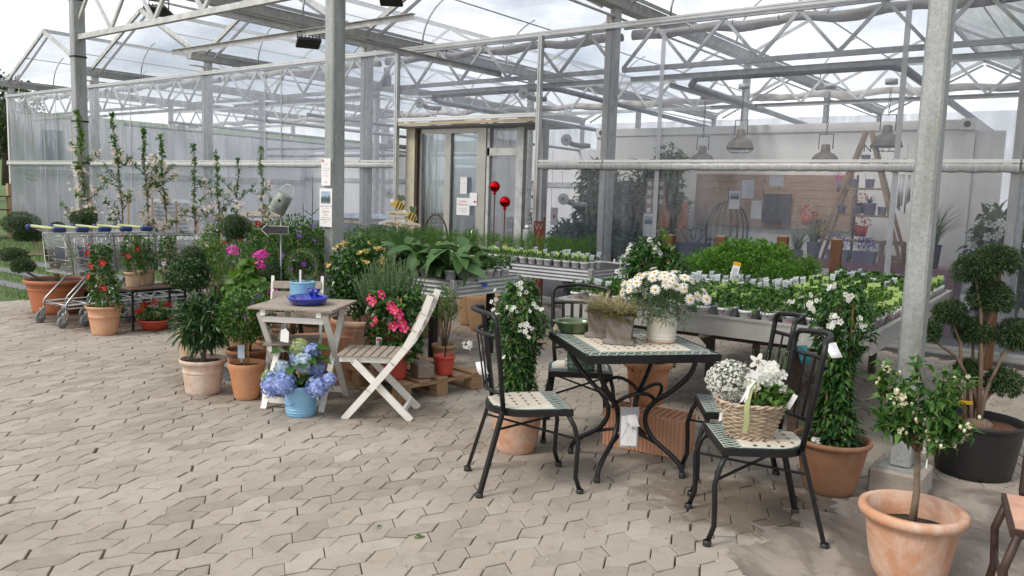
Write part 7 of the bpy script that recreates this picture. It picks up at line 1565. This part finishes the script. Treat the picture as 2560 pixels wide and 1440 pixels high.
# papers behind the film
def film_paper(x, z, w, h, lab, pic=False, red=False):
    sheet_sign('film_notice', (x, 9.535, z), 0, w, h, lab, [('Aktuelle Angebote', w*.09, h*.36, 'grey_print')] if not pic else [], (0, h*.2, w*.8, h*.34) if pic else None, arrow=[(-.02, -.04), (.035, 0), (-.02, .04)] if red else None)
film_paper(-3.86, 1.58, .14, .22, 'sheet with a picture on the film, lower left of the group of papers', True); film_paper(-3.70, 1.71, .15, .22, 'sheet on the film, upper middle of the group of papers'); film_paper(-3.58, 1.47, .13, .22, 'sheet on the film, lower right of the group of papers'); film_paper(-3.36, 1.82, .17, .13, 'small white sheet on the film just under the mid rail'); film_paper(-6.52, 1.27, .12, .25, 'sheet with a red arrow on the film right of the door', red=True); film_paper(-5.0, 1.22, .18, .30, 'sheet with a picture on the film left of the cat figures', True)
t = empty('card_board', (-4.98, 9.62, 1.60), 0, 'brown board with ten small white cards behind the film', 'board'); MB().box((0, 0, 0), (.27, .012, .46)).build('backing', mat('tan_board', (.34, .24, .18), .8), t)
for k in range(10): q = (k % 3, k//3); MB().box((-.085+q[0]*.085, -.009, .16-q[1]*.115), (.055, .003, .06), rot=Matrix.Rotation(R(hr.normal(0, 5)), 3, 'Y')).build('card', MT['paper'], t)
# cat figures on posts, wire plant stand, wire baskets
CATO = [(-.09, 0), (.09, 0), (.105, .08), (.085, .19), (.045, .27), (.03, .31), (.045, .355), (.02, .39), (.012, .43), (-.012, .40), (-.03, .40), (-.05, .43), (-.055, .38), (-.065, .33), (-.05, .28), (-.07, .2), (-.085, .1)]
for x, s, lab in ((-5.54, 1, 'rust-red cat silhouette on a post, left one'), (-5.22, -1, 'rust-red cat silhouette on a post, right one')):
    t = empty('cat_figure', (x, 11.0, 0), 0, lab, 'ornament', 'rusty cat figures'); MB().box((0, 0, .57), (.15, .15, 1.14)).build('post', MT['ladderwood'], t); MB().slab([(a*s, b) for a, b in CATO], Matrix.Translation((0, 0, 1.14)) @ Matrix.Rotation(R(90), 4, 'X'), .008).build('cat', mat('orange_rust', (.42, .15, .07), .8, 0, .2, 15), t)
t = empty('wire_dome', (-4.66, 11.3, 0), 0, 'dark wire dome trellis with finials in the shop', 'trellis'); mb = MB()
for k in range(9): a = k*math.pi/9; mb.tube([(.30*math.cos(a), .30*math.sin(a), .75), (.30*math.cos(a), .30*math.sin(a), 1.15)]+[(.30*math.cos(a)*math.cos(e), .30*math.sin(a)*math.cos(e), 1.15+.42*math.sin(e)) for e in np.linspace(.2, math.pi-.2, 11)]+[(-.30*math.cos(a), -.30*math.sin(a), 1.15), (-.30*math.cos(a), -.30*math.sin(a), .75)], .006, 5)
mb.build('wire', MT['black'], t); mb = MB()
for z in (.75, 1.0): mb.tube([(.30*math.cos(a), .30*math.sin(a), z) for a in np.linspace(0, 6.28, 25)[:-1]], .007, 5, closed=True)
mb.build('hoop', MT['black'], t); MB().lathe([(.004, 1.55), (.02, 1.60), (.008, 1.64), (.018, 1.68), (.002, 1.78)], 10).build('finial', MT['black'], t); MB().tube([(0, 0, 0), (0, 0, .76)], .02, 7).build('foot', MT['black'], t); MB().lathe([(0, .745), (.29, .745), (.29, .752), (0, .752)], 20).build('shelf', MT['black'], t)
for x, y, lab in ((-5.45, 10.7, 'wire basket under the left cat figure'), (-5.0, 10.9, 'wire basket between cat figure and wire dome')):
    t = empty('wire_basket', (x, y, .95), 0, lab, 'basket', 'wire baskets'); mb = MB()
    for k in range(14): a = 2*math.pi*k/14; mb.tube([(.08*math.cos(a), .08*math.sin(a), 0), (.14*math.cos(a), .14*math.sin(a), .09), (.20*math.cos(a), .20*math.sin(a), .20)], .004, 4)
    mb.build('wire', MT['black'], t); MB().tube([(.20*math.cos(a), .20*math.sin(a), .20+.02*math.cos(a*7)) for a in np.linspace(0, 6.28, 43)[:-1]], .005, 4, closed=True).build('rim', MT['black'], t); MB().box((0, 0, -.475), (.4, .4, .95)).build('pedestal', mat('navy_crate', (.045, .06, .10), .7), t)
# mauve table with step-ladder shelf and planters
MAUVE = mat('mauve_paint', (.34, .16, .17), .6, 0, .12, 10); LILAC = mat('lilac_zinc', (.24, .22, .30), .6, 0, .12, 10)
t = empty('mauve_table', (-2.62, 11.45, 0), 0, 'long mauve painted table behind the film at the right', 'table'); MB().box((0, 0, .76), (1.95, .75, .09)).build('top', MAUVE, t)
for sx in (-1, 1):
    for sy in (-1, 1): MB().box((sx*.93, sy*.32, .36), (.08, .08, .72)).build('leg', MAUVE, t)
t = empty('ladder_shelf', (-2.87, 11.55, .805), 0, 'pale wooden step-ladder shelf with small pots', 'shelf')
for sy in (-.12, .12):
    for s in (-1, 1): MB().bar((s*.55+.02, sy*1.5, 0), (s*.03, sy*.4, 1.75), .030, .042, up=(1, 0, 0)).build('rail', MT['ladderwood'], t)
for z in (.28, .62, .98, 1.30): w = .55*(1-z/1.75)+.03; MB().box((0, 0, z), (2*w-.02, .30*(1-z/2.6), .025)).build('shelf_board', MT['ladderwood'], t)
gi = 0
for z, xs in ((.645, (-.26, -.06, .10, .26)), (1.005, (-.12, .08)), (1.325, (.0,))):
    for x in xs:
        t = empty('grey_pot', (-2.87+x, 11.5, .805+z-.01), 0, ('small grey pot on the shelf, far left', 'small grey pot on the shelf, second from left', 'grey pot with a spiky plant on the step-ladder shelf', 'small grey pot on the shelf, far right', 'left grey pot on the upper shelf', 'right grey pot on the upper shelf', 'grey pot on the topmost shelf')[gi], 'pot', 'grey pots on the step-ladder shelf'); big = gi == 2
        pot_part(t, .085 if big else .062, .07 if big else .048, .16 if big else .115, LILAC, rim=0, lip=0, n=16)
        if big: g = MB(); blades(g, rg(5), 26, (0, 0, .14), .14, .16, .010, lean=.9); g.build('leaves', LF['grey'], t)
        gi += 1
def planter(x, y, z, w, lab, seed, lm, n, h, grass=False, r_=.09, ph=.2, round_=True, m=LILAC):
    t = empty('lilac_planter', (x, y, z), 0, lab, 'planter'); g = rg(seed)
    if round_: pot_part(t, r_, r_*.72, ph, m, rim=.02, lip=.005, n=18)
    else:
        vs = []
        for q, zz in ((.82, 0), (1.0, ph), (.9, ph), (.88, ph-.03)):
            for sx, sy in ((-1, -1), (1, -1), (1, 1), (-1, 1)): vs.append((sx*w*q, sy*.08*q, zz))
        MB().add(vs, [(4*k+j, 4*k+(j+1) % 4, 4*k+4+(j+1) % 4, 4*k+4+j) for k in range(3) for j in range(4)]+[(12, 13, 14, 15), (3, 2, 1, 0)]).build('trough', m, t)
    mb = MB()
    if grass: blades(mb, g, n, (0, 0, ph-.02), h*1.1, h, .004, lean=.8, base=r_*.6, seg=5)
    else: leafball(mb, g, n, (0, 0, ph+h*.5), (w if not round_ else r_*1.3, .1, h*.55), .05, .02, shell=.2, up=.8)
    mb.build('foliage', LF[lm], t); return t
planter(-3.42, 11.35, .805, .1, 'lilac pot with blue-green agave-like leaves on the mauve table', 601, 'glossy', 90, .55, True, .10, .24); planter(-3.06, 11.25, .805, .15, 'lilac trough of lavender, left one under the ladder', 602, 'purple', 160, .18, False, ph=.16, round_=False); planter(-2.72, 11.22, .805, .15, 'lilac trough of lavender, right one under the ladder', 603, 'purple', 160, .18, False, ph=.16, round_=False)
planter(-1.92, 11.2, .805, .1, 'tall dark pot with arching grass behind the right steel post', 604, 'mid', 150, .72, True, .11, .30, m=mat('plum_pot', (.05, .025, .05), .5)); planter(-3.75, 11.7, .7, .1, 'clump of thin arching grass left of the mauve table', 605, 'mid', 110, .5, True, .09, .2)
t = empty('wooden_crate', (-2.38, 11.2, .805), R(4), 'small pale wooden crate lantern on the mauve table', 'crate')
for sx in (-1, 1):
    for sy in (-1, 1): MB().box((sx*.13, sy*.1, .15), (.03, .03, .30)).build('post', MT['plank'], t)
for z in (.02, .10, .29): MB().box((0, -.1, z), (.26, .02, .05 if z > .2 else .07)).build('rail', MT['plank'], t); MB().box((0, .1, z), (.26, .02, .05)).build('rail', MT['plank'], t)
# wind chime, red hanging decorations, watering cans as small colour spots
t = empty('wind_chime', (-2.32, 11.3, 2.05), 0, 'metal wind chime hanging right of the ladder shelf', 'wind chime'); MB().lathe([(0, 0), (.085, 0), (.085, .02), (0, .02)], 18).build('disc', mat('rosy_wood', (.36, .16, .12), .6), t)
for k in range(6): a = k*math.pi/3; MB().tube([(.065*math.cos(a), .065*math.sin(a), -.08), (.065*math.cos(a), .065*math.sin(a), -.42-.03*k)], .010, 7).build('tube', MT['alu_bright'], t)
MB().tube([(0, 0, .02), (0, 0, .32)], .003, 4).build('cord', MT['pipe'], t)
t = empty('flower_stack', (-3.20, 12.4, 0), 0, 'rack of colourful pots and blossoms before the planks', 'rack'); MB().tube([(0, 0, 0), (.02, 0, 2.0)], .02, 6).build('pole', MT['twig'], t)
for (x, z, m_, lm) in ((-.15, 1.75, LILAC, 'magenta'), (.12, 1.45, MT['black_pl'], 'redpetal'), (.14, 1.12, MT['redpl'], 'redpetal'), (-.45, 1.05, mat('yellow_plastic', (.6, .42, .03), .5), 'mid'), (-.62, 1.25, MT['redpl'], 'redpetal')):
    q = empty('hanging_pot', (x, -.1, z)); q.parent = t; MB().lathe([(0, 0), (.075, 0), (.10, .15), (.09, .15), (0, .13)], 16).build('pot', m_, q); mb = MB(); leafball(mb, rg(int(z*100)), 90, (0, 0, .2), (.12, .12, .08), .05, .02); mb.build('bloom', LF[lm], q)
# dark greenery standing in the shop right of the door
for k, (x, y, h, w, lab, lm) in enumerate(((-7.5, 12.0, 2.15, .55, 'tall dark houseplant in the shop nearest the door', 'dark'), (-6.75, 11.9, 2.05, .55, 'tall dark houseplant in the shop second from the door', 'dark'), (-6.2, 12.1, 2.35, .45, 'tall broad-leaved houseplant left of the first lamp', 'mid'), (-7.1, 11.0, 1.1, .5, 'low dark houseplant in the shop close to the film', 'dark'), (-6.75, 11.1, 1.25, .5, 'low leafy houseplant below the card board', 'glossy'), (-6.35, 12.45, 1.7, .4, 'middle-sized houseplant left of the cat figures', 'glossy'), (-1.25, 11.5, 1.5, .35, 'houseplant with pale blooms behind the juniper', 'mid'), (-.6, 12.0, 1.8, .45, 'dark houseplant at the right end of the shop', 'dark'))):
    t = empty('houseplant', (x, y, 0), 0, lab, 'plant', 'houseplants in the shop'); g = rg(620+k); pot_part(t, .2, .15, .35, MT['black_pl'], rim=.02, lip=.004, n=18); mb = MB()
    for q in range(12): leafball(mb, g, 110, (g.uniform(-w*.6, w*.6), g.uniform(-w*.4, w*.4), .5+(h-.65)*(q+.5)/12), (w*.5, w*.45, .26), .19, .085, shell=.2)
    mb.build('foliage', LF[lm], t); MB().tube([(0, 0, .3), (0, 0, h*.8)], .02, 6).build('stem', MT['twig'], t)
    if k == 6: put_flowers(t, 'white', [(g.normal(0, .15), -.25, 1.2+g.normal(0, .15)) for _ in range(16)], [(0, -1, .2)]*16, g, 2.2)
# soil bags on pallets behind the left film
BAGM = [mat('blue_grey_bag', (.33, .40, .50), .35, 0, .3, 5, .4, 12), mat('white_bag', (.60, .62, .64), .35, 0, .2, 5, .4, 12), mat('ochre_bag', (.50, .36, .16), .4, 0, .3, 5, .4, 12), mat('dark_bag', (.12, .16, .22), .35, 0, .3, 5, .4, 12)]
bg = MB(); n = 14; vs = []
for i in range(n+1):
    for j in range(9):
        u, v = i/n*2-1, j/8*2-1; e = (1-u**6)*(1-v**6); vs.append((u*.38, v*.24, .02+.095*e+.008*math.sin(i*1.7+j)*e))
for i in range(n+1):
    for j in range(9): u, v = i/n*2-1, j/8*2-1; vs.append((u*.38, v*.24, .02-.02*(1-u**6)*(1-v**6)))
m9 = (n+1)*9; fs = [(i*9+j, (i+1)*9+j, (i+1)*9+j+1, i*9+j+1) for i in range(n) for j in range(8)]; fs += [tuple(m9+q for q in f[::-1]) for f in fs]
BAGS = [MB().add(vs, fs, 0, True).mesh('bag', m_) for m_ in BAGM]; br_ = random.Random(4)
for k, (x, y) in enumerate(((-19.2, 12.6), (-17.9, 12.9), (-16.6, 12.6), (-15.2, 12.9), (-13.9, 12.7), (-12.6, 12.8), (-11.4, 12.5), (-14.6, 15.6), (-12.2, 15.4), (-21.5, 12.4))):
    t = empty('soil_bag_pallet', (x, y, 0), 0, ['pallet of soil bags behind the film, %s' % w for w in ('first left of the blossoming trees', 'second behind the apple trees', 'third behind the apple trees', 'fourth, behind the box ball', 'fifth, behind the birdhouse', 'sixth, behind the steel post', 'seventh, nearest the door', 'in the second row left of the door', 'in the second row close to the door', 'farthest left')][k], 'pallet'); MB().box((0, 0, .07), (1.15, .85, .14)).build('base', MT['palletwood'], t); hgt = br_.choice((5, 6, 7, 8)) if k < 7 else 9
    for q in range(hgt):
        mi = br_.choices((0, 1, 2, 3), (5, 4, 1.2, 2))[0]
        for dx in (-.28, .28):
            o = inst('bag', BAGS[mi], t, (dx, br_.uniform(-.02, .02)-.1, .14+q*.11), (0, 0, R(90)+br_.uniform(-.05, .05)), (1, 1.15, 1))
# tool board and white partition further back, left
t = empty('partition', (-17.5, 19.6, 0), 0, 'long white partition wall at the back of the greenhouse', 'wall')
for k in range(8): MB().box((-7+k*2.0, 0, 1.45), (1.98, .06, 2.9)).build('board', MT['whitepl'], t)
MB().box((0, -.04, 1.9), (16, .04, .14)).build('belt', MT['galv_dark'], t)
# a few fallen leaves and petals on the paving
t = MB(); bigleaf(t, .055, .026, .1, 5); tag(t.build('fallen_leaf', LF['bright'], None, (-2.42, 2.52, .006), (0, 0, R(70))), 'single green leaf lying on the paving in the foreground', 'leaf')
t = MB(); bigleaf(t, .05, .008, .1, 4); bigleaf(t, .035, .006, .1, 4); tag(t.build('fallen_sprig', LF['mid'], None, (-2.62, 2.48, .006), (0, 0, R(110))), 'thin green sprig lying near the fallen leaf', 'leaf')

lr_ = rg(700); mb = MB(); n = 150; px_ = np.stack([lr_.uniform(-6.5, -.6, n), lr_.uniform(2.2, 5.2, n), np.full(n, .006)], 1)
V, F = leaf_geo(px_, np.stack([lr_.normal(0, 1, n), lr_.normal(0, 1, n), np.zeros(n)], 1), lr_.uniform(.008, .022, n), lr_.uniform(.004, .010, n), lr_, .1, .05, roll=.05); mb.arr(V, F)
tag(mb.build('leaf_litter', leafmat('dry_litter', (.10, .06, .03), (.16, .12, .05), (.60, .56, .48), rough=.8, trans=.1)), 'tiny dry leaf bits and petals scattered on the paving', 'litter', kind='stuff')
bpy.context.view_layer.update()
